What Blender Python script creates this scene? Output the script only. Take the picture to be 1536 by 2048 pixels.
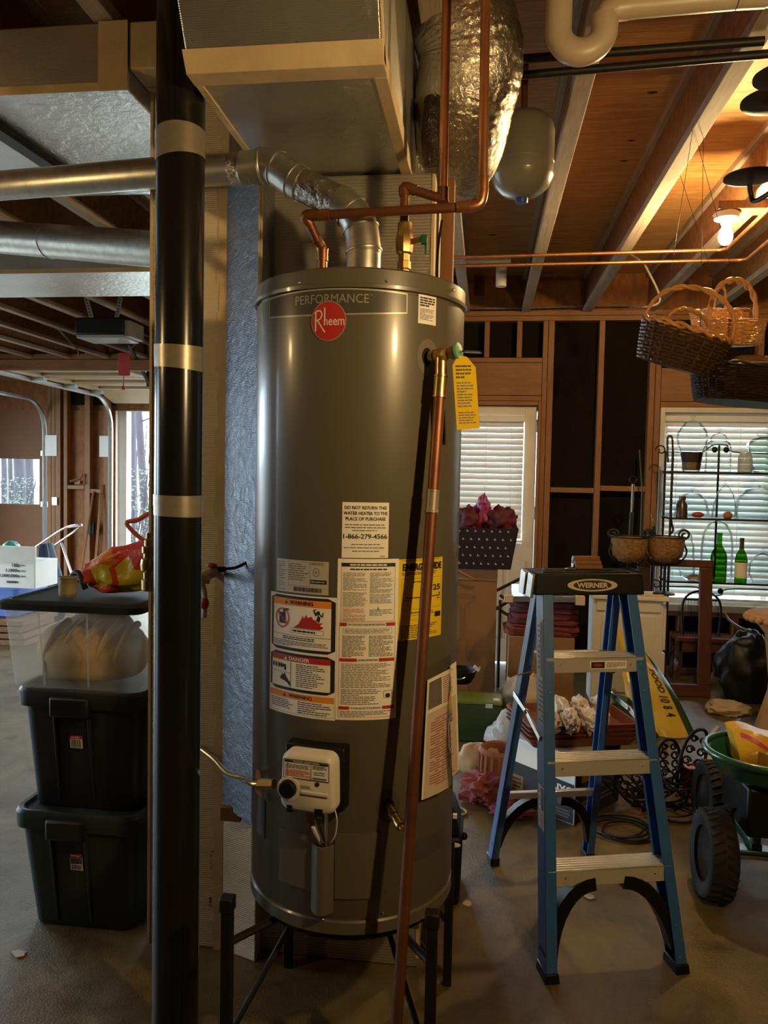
import bpy, bmesh, math, random
from mathutils import Vector, Matrix
from mathutils import noise as mnoise
for _o in list(bpy.data.objects): bpy.data.objects.remove(_o)
S = bpy.context.scene
COL = S.collection
V = Vector
rnd = random.Random(11)
R = math.radians

# ------------------------------------------------------------------ camera
FPX, EYE = 1540.0, 1.48
YAW, PITCH, ROLL = R(7.4), R(2.8), R(1.1)
FW = V((-math.sin(YAW)*math.cos(PITCH), math.cos(YAW)*math.cos(PITCH), -math.sin(PITCH)))
_rt = V((math.cos(YAW), math.sin(YAW), 0)); _up = _rt.cross(FW)
RT = math.cos(ROLL)*_rt + math.sin(ROLL)*_up
UP = math.cos(ROLL)*_up - math.sin(ROLL)*_rt
C0 = V((0, 0, EYE))
cam = bpy.data.cameras.new('camera'); cam_o = bpy.data.objects.new('camera', cam); COL.objects.link(cam_o)
cam.sensor_fit = 'VERTICAL'; cam.sensor_height = 36; cam.lens = FPX/2048*36
cam.clip_start = 0.05
cam_o.matrix_world = Matrix.Translation(C0) @ Matrix((RT, UP, -FW)).transposed().to_4x4()
S.camera = cam_o
# measured points of the photograph, taken to real planes of the room
def ray(u, v): return (FW*FPX + RT*(u-768) - UP*(v-1024))/FPX
def PY(u, v, y): r = ray(u, v); return C0 + r*(y/r.y)
def PZ(u, v, z): r = ray(u, v); return C0 + r*((z-EYE)/r.z)
def PX(u, v, x): r = ray(u, v); return C0 + r*(x/r.x)

# ------------------------------------------------------------------ world, exposure
S.view_settings.view_transform = 'Standard'; S.view_settings.look = 'None'
S.view_settings.gamma = 1; S.view_settings.use_curve_mapping = False
S.view_settings.exposure = 0.2
w = bpy.data.worlds.new('world'); S.world = w; w.use_nodes = True
bg = w.node_tree.nodes['Background']; bg.inputs[0].default_value = (0.72, 0.89, 1.0, 1); bg.inputs[1].default_value = 13.5
BULB_POWER, BULB2_POWER, BULB3_POWER = 1500.0, 1120.0, 240.0     # emission of the two bare bulbs
BULB_COL = (1.0, 0.66, 0.28)

def portal(name, loc, sx, sy, rot):
    l = bpy.data.lights.new(name, 'AREA'); l.shape = 'RECTANGLE'; l.size = sx; l.size_y = sy
    l.cycles.is_portal = True
    o = bpy.data.objects.new(name, l); COL.objects.link(o); o.location = loc; o.rotation_euler = rot
    return o
portal('garage_daylight', (-2.7, 8.75, 1.1), 3.2, 2.2, (R(-90), 0, 0))
portal('door_daylight', (0.05, 6.32, 1.3), 0.7, 1.4, (R(-90), 0, 0))
portal('window_daylight', (2.1, 6.32, 1.25), 1.6, 1.6, (R(-90), 0, 0))
portal('left_daylight', (-6.55, 5.7, 1.15), 2.8, 2.2, (R(90), 0, R(-90)))
portal('side_daylight', (-6.55, 2.2, 1.15), 1.2, 2.2, (R(90), 0, R(-90)))

# ------------------------------------------------------------------ mesh helper
class MB:
    def __init__(s): s.v = []; s.f = []
    def add(s, vs, fs, M=None):
        n = len(s.v)
        s.v += [(M @ V(p)) if M else V(p) for p in vs]
        s.f += [tuple(i+n for i in f) for f in fs]
        return s
    def box(s, x0, y0, z0, x1, y1, z1, M=None):
        x0, x1 = min(x0, x1), max(x0, x1); y0, y1 = min(y0, y1), max(y0, y1); z0, z1 = min(z0, z1), max(z0, z1)
        vs = [(x0,y0,z0),(x1,y0,z0),(x1,y1,z0),(x0,y1,z0),(x0,y0,z1),(x1,y0,z1),(x1,y1,z1),(x0,y1,z1)]
        return s.add(vs, [(0,3,2,1),(4,5,6,7),(0,1,5,4),(1,2,6,5),(2,3,7,6),(3,0,4,7)], M)
    def hexa(s, b, t):       # eight corners, bottom ring then top ring
        return s.add(list(b)+list(t), [(0,3,2,1),(4,5,6,7),(0,1,5,4),(1,2,6,5),(2,3,7,6),(3,0,4,7)])
    def bar(s, p0, p1, w, h, up=(0,0,1)):
        p0, p1 = V(p0), V(p1); d = (p1-p0).normalized(); up = V(up)
        if abs(d.dot(up)) > .98: up = V((0,1,0)) if abs(d.y) < .9 else V((1,0,0))
        a = d.cross(up).normalized()*w/2; b = a.normalized().cross(d)*h/2
        return s.hexa([p0-a-b, p0+a-b, p0+a+b, p0-a+b], [p1-a-b, p1+a-b, p1+a+b, p1-a+b])
    def tube(s, pts, r, n=10, closed=False, caps=True):
        pts = [V(p) for p in pts]; m = len(pts); base = len(s.v)
        rr = r if isinstance(r, (list, tuple)) else [r]*m
        prev = None
        for i in range(m):
            if closed: t = pts[(i+1) % m]-pts[i-1]
            else: t = pts[min(i+1, m-1)]-pts[max(i-1, 0)]
            t = t.normalized() if t.length > 1e-9 else V((0,0,1))
            if prev is None:
                a = t.cross(V((0,0,1)) if abs(t.z) < .9 else V((1,0,0))).normalized()
            else:
                a = prev - t*prev.dot(t)
                a = a.normalized() if a.length > 1e-6 else t.orthogonal().normalized()
            prev = a; b = t.cross(a)
            for k in range(n):
                q = 2*math.pi*k/n
                s.v.append(pts[i] + (a*math.cos(q)+b*math.sin(q))*rr[i])
        for i in range(m if closed else m-1):
            j = (i+1) % m
            for k in range(n):
                l = (k+1) % n
                s.f.append((base+i*n+k, base+i*n+l, base+j*n+l, base+j*n+k))
        if caps and not closed:
            s.f.append(tuple(base+k for k in reversed(range(n))))
            s.f.append(tuple(base+(m-1)*n+k for k in range(n)))
        return s
    def lathe(s, prof, n=24, M=None, cap0=True, cap1=True):
        vs = []; fs = []; m = len(prof)
        for r, z in prof:
            for k in range(n):
                q = 2*math.pi*k/n; vs.append((r*math.cos(q), r*math.sin(q), z))
        for i in range(m-1):
            for k in range(n):
                l = (k+1) % n; fs.append((i*n+k, i*n+l, (i+1)*n+l, (i+1)*n+k))
        if cap0: fs.append(tuple(reversed(range(n))))
        if cap1: fs.append(tuple((m-1)*n+k for k in range(n)))
        return s.add(vs, fs, M)
    def prism(s, poly, z0, z1, M=None):
        n = len(poly)
        vs = [(x, y, z0) for x, y in poly]+[(x, y, z1) for x, y in poly]
        fs = [tuple(reversed(range(n))), tuple(range(n, 2*n))]+[(i, (i+1) % n, n+(i+1) % n, n+i) for i in range(n)]
        return s.add(vs, fs, M)
    def grid(s, fn, nu, nv, wrap=False):
        vs = [fn(i/nu, j/nv) for j in range(nv+1) for i in range(nu+(0 if wrap else 1))]
        w_ = nu if wrap else nu+1
        fs = []
        for j in range(nv):
            for i in range(nu):
                i2 = (i+1) % w_ if wrap else i+1
                fs.append((j*w_+i, j*w_+i2, (j+1)*w_+i2, (j+1)*w_+i))
        return s.add(vs, fs)
    def sphere(s, c, r, nu=16, nv=10, sc=(1,1,1)):
        c = V(c)
        prof = [(max(1e-4, math.sin(math.pi*j/nv)), -math.cos(math.pi*j/nv)) for j in range(nv+1)]
        return s.lathe(prof, nu, Matrix.Translation(c) @ Matrix.Diagonal((r*sc[0], r*sc[1], r*sc[2], 1)), False, False)
    def build(s, name, mat, parent=None, smooth=None, bevel=0, seg=2, solid=0, kind=None, label=None):
        if not s.v: return None
        lo = V((min(p.x for p in s.v), min(p.y for p in s.v), min(p.z for p in s.v)))
        hi = V((max(p.x for p in s.v), max(p.y for p in s.v), max(p.z for p in s.v)))
        c = (lo+hi)/2; c.z = lo.z
        me = bpy.data.meshes.new(name); me.from_pydata([p-c for p in s.v], [], s.f)
        me.materials.append(mat); me.validate()
        bm = bmesh.new(); bm.from_mesh(me); bmesh.ops.recalc_face_normals(bm, faces=bm.faces); bm.to_mesh(me); bm.free()
        if smooth:
            me.shade_smooth(); me.set_sharp_from_angle(angle=R(smooth))
        o = bpy.data.objects.new(name, me); COL.objects.link(o)
        place(o, parent, c)
        if solid:
            m = o.modifiers.new('solid', 'SOLIDIFY'); m.thickness = solid; m.offset = 0
        if bevel:
            m = o.modifiers.new('bevel', 'BEVEL'); m.width = bevel; m.segments = seg; m.limit_method = 'ANGLE'; m.angle_limit = R(40)
            me.shade_smooth()
            if not smooth: me.set_sharp_from_angle(angle=R(50))
        if kind: o['kind'] = kind
        if label: o['label'] = label
        return o
def wloc(o):
    p = V((0,0,0))
    while o is not None: p += o.location; o = o.parent
    return p
def place(o, parent, c):
    if parent is not None:
        o.parent = parent; o.location = V(c)-wloc(parent)
    else: o.location = V(c)
def thing(name, label, cat, loc, group=None):
    o = bpy.data.objects.new(name, None); COL.objects.link(o); o.location = V(loc); o.empty_display_size = .05
    o['label'] = label; o['category'] = cat
    if group: o['group'] = group
    return o
def tag(o, label, cat, group=None, kind=None):
    o['label'] = label; o['category'] = cat
    if group: o['group'] = group
    if kind: o['kind'] = kind
    return o
def struct(o, label=None):
    o['kind'] = 'structure'
    if label: o['label'] = label
    return o
def again(o, d, parent='same'):
    c = o.copy(); COL.objects.link(c); c.location = o.location+V(d)
    if parent != 'same': c.parent = parent
    for ch in o.children:
        k = again(ch, (0,0,0)); k.parent = c
    return c
def bez(pts, n=8, closed=False):       # smooth curve through points
    pts = [V(p) for p in pts]; out = []; m = len(pts)
    for i in range(m if closed else m-1):
        if closed: a, b, c, d = pts[i-1], pts[i], pts[(i+1) % m], pts[(i+2) % m]
        else: a, b, c, d = pts[max(i-1, 0)], pts[i], pts[i+1], pts[min(i+2, m-1)]
        for k in range(n):
            t = k/n
            out.append(.5*((2*b)+(c-a)*t+(2*a-5*b+4*c-d)*t*t+(3*b-a-3*c+d)*t**3))
    if not closed: out.append(pts[-1])
    return out
def rrect(w, h, r, n=5):               # rounded rectangle outline, centred
    o = []
    for cx, cy, a in ((w/2-r, h/2-r, 0), (-w/2+r, h/2-r, 90), (-w/2+r, -h/2+r, 180), (w/2-r, -h/2+r, 270)):
        for k in range(n+1):
            q = R(a+90*k/n); o.append((cx+r*math.cos(q), cy+r*math.sin(q)))
    return o
def frame_M(origin, xdir, zdir=(0,0,1)):
    x = V(xdir).normalized(); z = V(zdir); z = (z-x*z.dot(x)).normalized(); y = z.cross(x)
    return Matrix.Translation(V(origin)) @ Matrix((x, y, z)).transposed().to_4x4()
def rot_to(p, d):                       # frame at p whose z runs along d
    return Matrix.Translation(V(p)) @ V((0,0,1)).rotation_difference(V(d).normalized()).to_matrix().to_4x4()

# ------------------------------------------------------------------ materials
MATS = {}
def _new(name):
    m = bpy.data.materials.new(name); m.use_nodes = True; MATS[name] = m
    nt = m.node_tree; b = nt.nodes['Principled BSDF']
    return m, nt, b
def setp(b, **k):
    for n, v in k.items():
        i = b.inputs.get(n)
        if i is not None: i.default_value = v
def noise(nt, scale=(1,1,1), sc=5, det=4, rough=.6, coord='Object', dist=0):
    tc = nt.nodes.new('ShaderNodeTexCoord'); mp = nt.nodes.new('ShaderNodeMapping'); mp.inputs['Scale'].default_value = scale
    nt.links.new(tc.outputs[coord], mp.inputs[0])
    n = nt.nodes.new('ShaderNodeTexNoise'); n.inputs['Scale'].default_value = sc; n.inputs['Detail'].default_value = det
    n.inputs['Roughness'].default_value = rough; n.inputs['Distortion'].default_value = dist
    nt.links.new(mp.outputs[0], n.inputs['Vector'])
    return n, mp
def ramp(nt, src, stops):
    r = nt.nodes.new('ShaderNodeValToRGB'); e = r.color_ramp.elements
    while len(e) < len(stops): e.new(.5)
    for el, (p, c) in zip(e, stops): el.position = p; el.color = (*c, 1)
    nt.links.new(src, r.inputs[0]); return r
def bump(nt, b, src, st=.3, dist=.01):
    n = nt.nodes.new('ShaderNodeBump'); n.inputs['Strength'].default_value = st; n.inputs['Distance'].default_value = dist
    nt.links.new(src, n.inputs['Height']); nt.links.new(n.outputs[0], b.inputs['Normal']); return n
def plain(name, col, rough=.5, metal=0, var=.12, vs=6, bp=0, bs=60, coat=0, stretch=(1,1,1), spec=.5, coord='Object', bd=.004):
    m, nt, b = _new(name)
    n, mp = noise(nt, stretch, vs, 5, coord=coord)
    lo = tuple(c*(1-var) for c in col); hi = tuple(min(1, c*(1+var)) for c in col)
    r = ramp(nt, n.outputs[0], [(.3, lo), (.7, hi)])
    nt.links.new(r.outputs[0], b.inputs['Base Color'])
    setp(b, Roughness=rough, Metallic=metal)
    b.inputs['Specular IOR Level'].default_value = spec
    if coat: setp(b, **{'Coat Weight': coat, 'Coat Roughness': .12})
    if bp:
        n2, _ = noise(nt, stretch, bs, 4, coord=coord); bump(nt, b, n2.outputs[0], bp, bd)
    return m
def wood(name, c1, c2, stretch, sc=6, rough=.6, bp=.25, knots=True):
    m, nt, b = _new(name)
    n, mp = noise(nt, stretch, sc, 6, .65, 'Object', 1.2)
    r = ramp(nt, n.outputs[0], [(.28, c1), (.5, tuple((a+d)/2 for a, d in zip(c1, c2))), (.72, c2)])
    n2, _ = noise(nt, (1,1,1), 2.2, 3)
    mx = nt.nodes.new('ShaderNodeMix'); mx.data_type = 'RGBA'; mx.blend_type = 'MULTIPLY'; mx.inputs[0].default_value = .5
    r2 = ramp(nt, n2.outputs[0], [(.3, (.6,.58,.55)), (.65, (1,1,1))])
    nt.links.new(r.outputs[0], mx.inputs[6]); nt.links.new(r2.outputs[0], mx.inputs[7])
    nt.links.new(mx.outputs[2], b.inputs['Base Color']); setp(b, Roughness=rough)
    bump(nt, b, n.outputs[0], bp, .003)
    return m
def foil(name, col, rough, metal, rib=0, ribscale=180, crinkle=.3, cs=40, cd=.004, stretch=(1,1,1), ribdir='Z'):
    m, nt, b = _new(name)
    n, mp = noise(nt, stretch, cs, 5, .6, 'Object', .6)
    n3, _ = noise(nt, (1,1,1), 3, 3)
    r = ramp(nt, n3.outputs[0], [(.3, tuple(c*.8 for c in col)), (.7, col)])
    nt.links.new(r.outputs[0], b.inputs['Base Color']); setp(b, Roughness=rough, Metallic=metal)
    h = n.outputs[0]
    if rib:
        tc = nt.nodes.new('ShaderNodeTexCoord')
        wv = nt.nodes.new('ShaderNodeTexWave'); wv.wave_type = 'BANDS'; wv.bands_direction = ribdir; wv.inputs['Scale'].default_value = ribscale/6.283
        wv.inputs['Distortion'].default_value = 1.2
        nt.links.new(tc.outputs['Object'], wv.inputs[0])
        ad = nt.nodes.new('ShaderNodeMath'); ad.operation = 'MULTIPLY_ADD'; ad.inputs[1].default_value = rib
        nt.links.new(wv.outputs['Fac'], ad.inputs[0]); nt.links.new(h, ad.inputs[2]); h = ad.outputs[0]
    bump(nt, b, h, crinkle, cd)
    return m
def glass(name, col=(.9,.95,.95), glossy=.5, tint=1.0):
    m, nt, b = _new(name); nt.nodes.remove(b)
    out = nt.nodes['Material Output']
    t = nt.nodes.new('ShaderNodeBsdfTransparent'); t.inputs[0].default_value = (*col, 1)
    g = nt.nodes.new('ShaderNodeBsdfGlossy'); g.inputs['Roughness'].default_value = .04
    lw = nt.nodes.new('ShaderNodeLayerWeight'); lw.inputs[0].default_value = glossy*.22
    mx = nt.nodes.new('ShaderNodeMixShader')
    mu = nt.nodes.new('ShaderNodeMath'); mu.operation = 'MULTIPLY'; mu.inputs[1].default_value = .8; nt.links.new(lw.outputs['Fresnel'], mu.inputs[0])
    nt.links.new(mu.outputs[0], mx.inputs[0]); nt.links.new(t.outputs[0], mx.inputs[1]); nt.links.new(g.outputs[0], mx.inputs[2])
    nt.links.new(mx.outputs[0], out.inputs[0]); return m
def cloudy(name, col, clear=.5):        # milky see-through plastic
    m, nt, b = _new(name); out = nt.nodes['Material Output']
    t = nt.nodes.new('ShaderNodeBsdfTransparent'); t.inputs[0].default_value = (*col, 1)
    tr = nt.nodes.new('ShaderNodeBsdfTranslucent'); tr.inputs[0].default_value = (*col, 1)
    setp(b, **{'Base Color': (*col, 1), 'Roughness': .25})
    m1 = nt.nodes.new('ShaderNodeMixShader'); m1.inputs[0].default_value = .5
    nt.links.new(b.outputs[0], m1.inputs[1]); nt.links.new(tr.outputs[0], m1.inputs[2])
    m2 = nt.nodes.new('ShaderNodeMixShader'); m2.inputs[0].default_value = clear
    nt.links.new(m1.outputs[0], m2.inputs[1]); nt.links.new(t.outputs[0], m2.inputs[2])
    nt.links.new(m2.outputs[0], out.inputs[0]); return m
def emit(name, col, st):
    m, nt, b = _new(name); setp(b, **{'Base Color': (0,0,0,1), 'Emission Color': (*col, 1), 'Emission Strength': st}); return m

# concrete
def concrete():
    m, nt, b = _new('concrete')
    n1, _ = noise(nt, (1,1,1), 1.1, 7, .68, dist=.8); n2, _ = noise(nt, (1,1,1), 7, 8, .72, dist=.4); n3, _ = noise(nt, (1,1,1), 150, 3); n4, _ = noise(nt, (1,1,1), 46, 5, .75)
    r1 = ramp(nt, n1.outputs[0], [(.30, (.064,.041,.012)), (.5, (.125,.084,.028)), (.70, (.21,.150,.062))])
    r2 = ramp(nt, n2.outputs[0], [(.30, (.42,.40,.38)), (.48, (.92,.91,.90)), (.60, (1,1,1)), (.72, (.78,.76,.72))])
    r4 = ramp(nt, n4.outputs[0], [(.27, (.25,.22,.20)), (.36, (1,1,1)), (.68, (1,1,1)), (.76, (1.0,1.0,.98))])
    def mul(a, c, f):
        mx = nt.nodes.new('ShaderNodeMix'); mx.data_type = 'RGBA'; mx.blend_type = 'MULTIPLY'; mx.inputs[0].default_value = f
        nt.links.new(a, mx.inputs[6]); nt.links.new(c, mx.inputs[7]); return mx.outputs[2]
    nt.links.new(mul(mul(r1.outputs[0], r2.outputs[0], .9), r4.outputs[0], .8), b.inputs['Base Color'])
    rr = ramp(nt, n2.outputs[0], [(.3, (.32,)*3), (.7, (.52,)*3)]); nt.links.new(rr.outputs[0], b.inputs['Roughness'])
    ad = nt.nodes.new('ShaderNodeMath'); ad.operation = 'ADD'; nt.links.new(n2.outputs[0], ad.inputs[0]); nt.links.new(n3.outputs[0], ad.inputs[1])
    bump(nt, b, ad.outputs[0], .35, .006); return m
M_concrete = concrete()
M_ply = wood('plywood', (.30,.13,.036), (.68,.39,.145), (1.0, 13, 1), 4, .6, .12)
M_osb = plain('osb', (.21,.070,.012), .7, var=.35, vs=22, bp=.3, bs=40, stretch=(1, 1, .45))
M_stud = wood('stud_pine', (.20,.078,.020), (.31,.135,.042), (14, 14, 1.2), 3)
M_studx = wood('plate_pine', (.20,.078,.020), (.31,.135,.042), (1.2, 14, 14), 3)
M_flange = wood('joist_flange', (.30,.23,.17), (.46,.38,.31), (14, 1.2, 14), 4, .7)
M_web = plain('joist_web', (.24,.11,.04), .7, var=.35, vs=26, bp=.3, bs=40)
M_tar = plain('black_sheathing', (.011,.0085,.0065), .95, var=.3, spec=.1)
M_cream = plain('cream_paint', (.62,.56,.45), .5, var=.05)
M_white = plain('white_paint', (.72,.70,.66), .45, var=.05)
M_black = plain('black_plastic', (.006,.006,.006), .45, var=.2, spec=.3)
M_iron = plain('black_iron', (.018,.015,.013), .5, .4, var=.3)
M_galv = plain('galvanised_steel', (.50,.49,.45), .38, .9, var=.18, vs=30)
M_zinc = plain('zinc_track', (.55,.56,.56), .35, .9, var=.1, vs=20)
M_steel = plain('bright_steel', (.68,.67,.64), .22, 1.0, var=.08)
M_alu = plain('aluminium_tread', (.84,.82,.78), .30, .6, var=.12, vs=40, stretch=(1,20,20))
M_copper = plain('copper', (.60,.27,.13), .33, .92, var=.22, vs=14)
M_copper_d = plain('aged_copper', (.20,.078,.036), .46, .65, var=.25, vs=9)
M_brass = plain('brass', (.55,.37,.13), .3, .9, var=.2, vs=20)
M_paper = plain('paper', (.82,.80,.75), .6, var=.05)
M_ink = plain('black_ink', (.018,.016,.016), .6, var=.1)
M_grey_ink = plain('grey_ink', (.16,.14,.12), .7, var=.15)
M_red_ink = plain('red_ink', (.42,.02,.02), .55, var=.1)
M_orange_ink = plain('orange_ink', (.75,.25,.02), .55, var=.1)
M_pink_ink = plain('pink_ink', (.62,.26,.19), .6, var=.2, vs=200)
M_yellow = plain('yellow_paper', (.72,.52,.02), .5, var=.05)
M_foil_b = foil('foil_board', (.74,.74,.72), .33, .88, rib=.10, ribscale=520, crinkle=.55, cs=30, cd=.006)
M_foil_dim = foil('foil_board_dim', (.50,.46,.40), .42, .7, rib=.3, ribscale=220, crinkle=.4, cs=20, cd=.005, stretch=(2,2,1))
M_foil_col = foil('kraft_foil_facing', (.78,.66,.47), .55, .1, rib=.22, ribscale=330, crinkle=.6, cs=30, cd=.008, stretch=(1,1,1.2))
M_flex = foil('flex_duct_foil', (.66,.61,.52), .22, .95, crinkle=.7, cs=60, cd=.008, stretch=(1,1,1))
M_tape = plain('mastic_tape', (.60,.46,.27), .55, var=.14, vs=12, bp=.3, bs=40)
M_duct_tape = plain('duct_tape', (.34,.30,.24), .36, .45, var=.12, vs=30)
M_cardboard = plain('cardboard', (.25,.122,.043), .8, var=.08, vs=4)
M_pvc = plain('aged_pvc', (.42,.35,.25), .4, var=.1)
M_pvcw = plain('white_pvc', (.70,.68,.64), .4, var=.05)
M_glass = glass('clear_glass', (.93,.97,.96), .6)
M_glass_t = glass('teal_glass', (.72,.86,.82), .7)
M_pane = glass('window_glass', (.96,.98,.98), .25)
M_rubber = plain('tyre_rubber', (.014,.013,.012), .75, var=.3, bp=.5, bs=50)

# ================================================================== THE ROOM
YB, YG = 6.10, 8.50          # window wall, garage-door wall
XL, XR, YR = -6.3, 4.0, -2.6
ZC = 3.05
struct(MB().box(XL-.2, YR-.2, -.12, XR+.2, YG+.25, 0).build('floor', M_concrete))
ceil = struct(MB().box(XL-.2, YR-.2, ZC, XR+.2, YG+.2, ZC+.03).build('ceiling', M_ply))
# wooden I-joists running front to back under the subfloor
def joist(x):
    wb = MB().box(x-.006, YR, 2.785, x+.006, YG-.02, 3.015).build('joist', M_web, ceil)
    MB().box(x-.032, YR, 2.75, x+.032, YG-.02, 2.787).build('flange', M_flange, wb, bevel=.003)
    MB().box(x-.032, YR, 3.013, x+.032, YG-.02, 3.05).build('flange', M_flange, wb, bevel=.003)
    return wb
j0 = joist(-.18)
for k in list(range(-13, 0))+list(range(1, 9)): again(j0, (.4625*k, 0, 0))

M_knot = plain('plywood_knot', (.05,.02,.008), .8)
for u_, v_, r_ in ((1305, 185, .022), (1262, 281, .018), (1248, 322, .020), (985, 470, .03)):
    p_ = PZ(u_, v_, ZC-.0005); MB().add([(p_.x+r_*math.cos(2*math.pi*i/14), p_.y+r_*.55*math.sin(2*math.pi*i/14), ZC-.0006) for i in range(14)], [tuple(range(14))]).build('knot', M_knot, ceil)

# ---- window wall
wb = struct(MB().box(-.66, YB+.10, 0, -.60, YG, ZC).build('wall_jog', M_osb))
wall = struct(MB().box(-.60, YB+.105, 2.0, 2.95, YB+.125, 2.75).build('wall_back', M_tar))
def on_wall(nm, x0, z0, x1, z1, mat, y0=YB, y1=YB+.09, bev=.003): return MB().box(x0, y0, z0, x1, y1, z1).build(nm, mat, wall, bevel=bev)
on_wall('sheathing', .41, 0, 1.35, 2.0, M_tar, YB+.09, YB+.125)
on_wall('sheathing', 1.35, 0, 2.95, .52, M_tar, YB+.09, YB+.125)
on_wall('sheathing', 2.95, 0, XR, 2.75, M_tar, YB+.09, YB+.125)
on_wall('sheathing', -.60, 0, -.42, 2.0, M_tar, YB+.09, YB+.125)
on_wall('rim_board', -.60, 2.76, XR, 3.05, M_osb, YB+.06, YB+.10)
on_wall('top_plate', -.60, 2.725, XR, 2.763, M_studx)
on_wall('top_plate', -.60, 2.685, XR, 2.723, M_studx)
for a, b in ((.42, .457), (.460, .505), (.842, .883), (1.222, 1.262), (1.266, 1.306), (2.97, 3.01), (3.4, 3.44)): on_wall('stud', a, 0, b, 2.684, M_stud)
for a in (-.30, -.03, .22): on_wall('cripple_stud', a, 2.405, a+.04, 2.684, M_stud)
for a in (1.55, 2.0, 2.4): on_wall('cripple_stud', a, 2.33, a+.04, 2.684, M_stud)
on_wall('header', -.47, 2.113, .418, 2.365, M_studx)
on_wall('header_plate', -.47, 2.367, .418, 2.403, M_studx)
on_wall('header_plate', -.47, 2.070, .418, 2.110, M_studx)
on_wall('header', 1.308, 2.075, 2.965, 2.325, M_studx)
on_wall('header_plate', 1.308, 2.030, 2.965, 2.072, M_studx)
on_wall('blocking', .507, 1.365, .840, 1.405, M_studx)
on_wall('blocking', .885, 1.385, 1.220, 1.425, M_studx)
on_wall('window_sill_plate', 1.308, .44, 2.965, .48, M_studx)
for a in (1.5, 1.9, 2.3, 2.7): on_wall('cripple_stud', a, 0.04, a+.04, .438, M_stud)
on_wall('sole_plate', .507, 0, 2.95, .04, M_studx)

# half-glazed back door
d1 = struct(MB().box(-.40, YB+.035, .01, -.27, YB+.078, 2.03).box(.30, YB+.035, .01, .392, YB+.078, 2.03)
            .box(-.27, YB+.035, .01, .30, YB+.078, .96).box(-.27, YB+.035, 1.945, .30, YB+.078, 2.03).build('door_1', M_cream, bevel=.003))
MB().box(-.46, YB-.01, 0, -.405, YB+.1, 2.068).build('jamb', M_stud, d1, bevel=.003)
MB().box(.397, YB-.015, 0, .4185, YB+.1, 2.068).build('jamb', M_stud, d1, bevel=.003)
MB().box(-.403, YB-.012, 2.035, .396, YB+.1, 2.068).build('jamb', M_studx, d1, bevel=.003)
MB().box(-.27, YB+.052, .96, .30, YB+.058, 1.945).build('pane', M_pane, d1)
for z in (1.15, .35, 1.83): MB().box(.385, YB+.018, z, .3965, YB+.036, z+.1).build('hinge', M_white, d1, bevel=.002)
for k in range(4):
    x = -.33+k*.175
    MB().box(x, YB+.026, .2, x+.14, YB+.0345, .82).build('panel', M_cream, d1, bevel=.006)
tag(MB().box(-.005, YB-.022, 1.90, .062, YB-.0195, 1.945).build('sticky_note', M_yellow), 'small yellow sticky note on the headrail of the door blind', 'note')

M_slat = None
def slat_mat():
    m, nt, b = _new('blind_slat'); out = nt.nodes['Material Output']
    setp(b, **{'Base Color': (.74,.73,.69,1), 'Roughness': .45})
    tr = nt.nodes.new('ShaderNodeBsdfTranslucent'); tr.inputs[0].default_value = (.7,.72,.7,1)
    mx = nt.nodes.new('ShaderNodeMixShader'); mx.inputs[0].default_value = .20
    nt.links.new(b.outputs[0], mx.inputs[1]); nt.links.new(tr.outputs[0], mx.inputs[2]); nt.links.new(mx.outputs[0], out.inputs[0]); return m
M_slat = slat_mat()
def blind(x0, x1, z0, z1, y, pitch, label, tilt, cords):
    t = thing('window_blind', label, 'blind', ((x0+x1)/2, y, z0))
    MB().box(x0, y-.028, z1, x1, y+.028, z1+.045).build('headrail', M_white, t, bevel=.003)
    MB().box(x0, y-.025, z0-.012, x1, y+.025, z0+.006).build('bottom_rail', M_white, t, bevel=.003)
    n = int((z1-z0)/pitch); c, s = math.cos(tilt), math.sin(tilt); hw = .0255
    m = MB(); pr = [(-hw, 0), (-hw*.5, .0035), (0, .0045), (hw*.5, .0035), (hw, 0)]
    pts = [(a, b) for a, b in pr]+[(a, b-.0022) for a, b in reversed(pr)]
    pts = [(a*c-b*s, a*s+b*c) for a, b in pts]
    k = len(pts); z = z1-.02
    m.add([(x0+.006, y+a, z+b) for a, b in pts]+[(x1-.006, y+a, z+b) for a, b in pts],
          [tuple(range(k)), tuple(reversed(range(k, 2*k)))]+[(i, k+i, k+(i+1) % k, (i+1) % k) for i in range(k)])
    o = m.build('slat', M_slat, t, smooth=50)
    for i in range(1, n): again(o, (0, 0, -i*pitch))
    for f in cords:
        x = x0+(x1-x0)*f
        MB().tube([(x, y-.029, z1), (x, y-.029, z0)], .0016, 5).build('ladder_cord', M_white, t)
    return t
blind(-.29, .297, .98, 1.905, YB-.012, .0455, 'cream slatted blind covering the glass of the back door', R(59), (.15, .5, .83))
# big window
w1 = struct(MB().box(1.312, YB-.012, .482, 1.345, YB+.12, 2.028).box(2.93, YB-.012, .482, 2.963, YB+.12, 2.028)
            .box(1.345, YB-.012, 1.99, 2.93, YB+.12, 2.028).box(1.29, YB-.03, .482, 2.98, YB+.12, .535).build('window_1', M_cream, bevel=.003))
MB().box(1.345, YB+.085, .535, 1.39, YB+.115, 1.99).box(2.885, YB+.085, .535, 2.93, YB+.115, 1.99).box(1.39, YB+.085, 1.945, 2.885, YB+.115, 1.99)\
    .box(1.39, YB+.085, .535, 2.885, YB+.115, .58).box(2.115, YB+.085, .58, 2.16, YB+.115, 1.945).build('sash', M_white, w1, bevel=.003)
MB().box(1.39, YB+.098, .58, 2.885, YB+.102, 1.945).build('pane', M_pane, w1)
blind(1.352, 2.925, .575, 1.925, YB+.045, .0455, 'wide white slatted blind behind the glassware shelves', R(57), (.06, .35, .65, .94))

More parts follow.
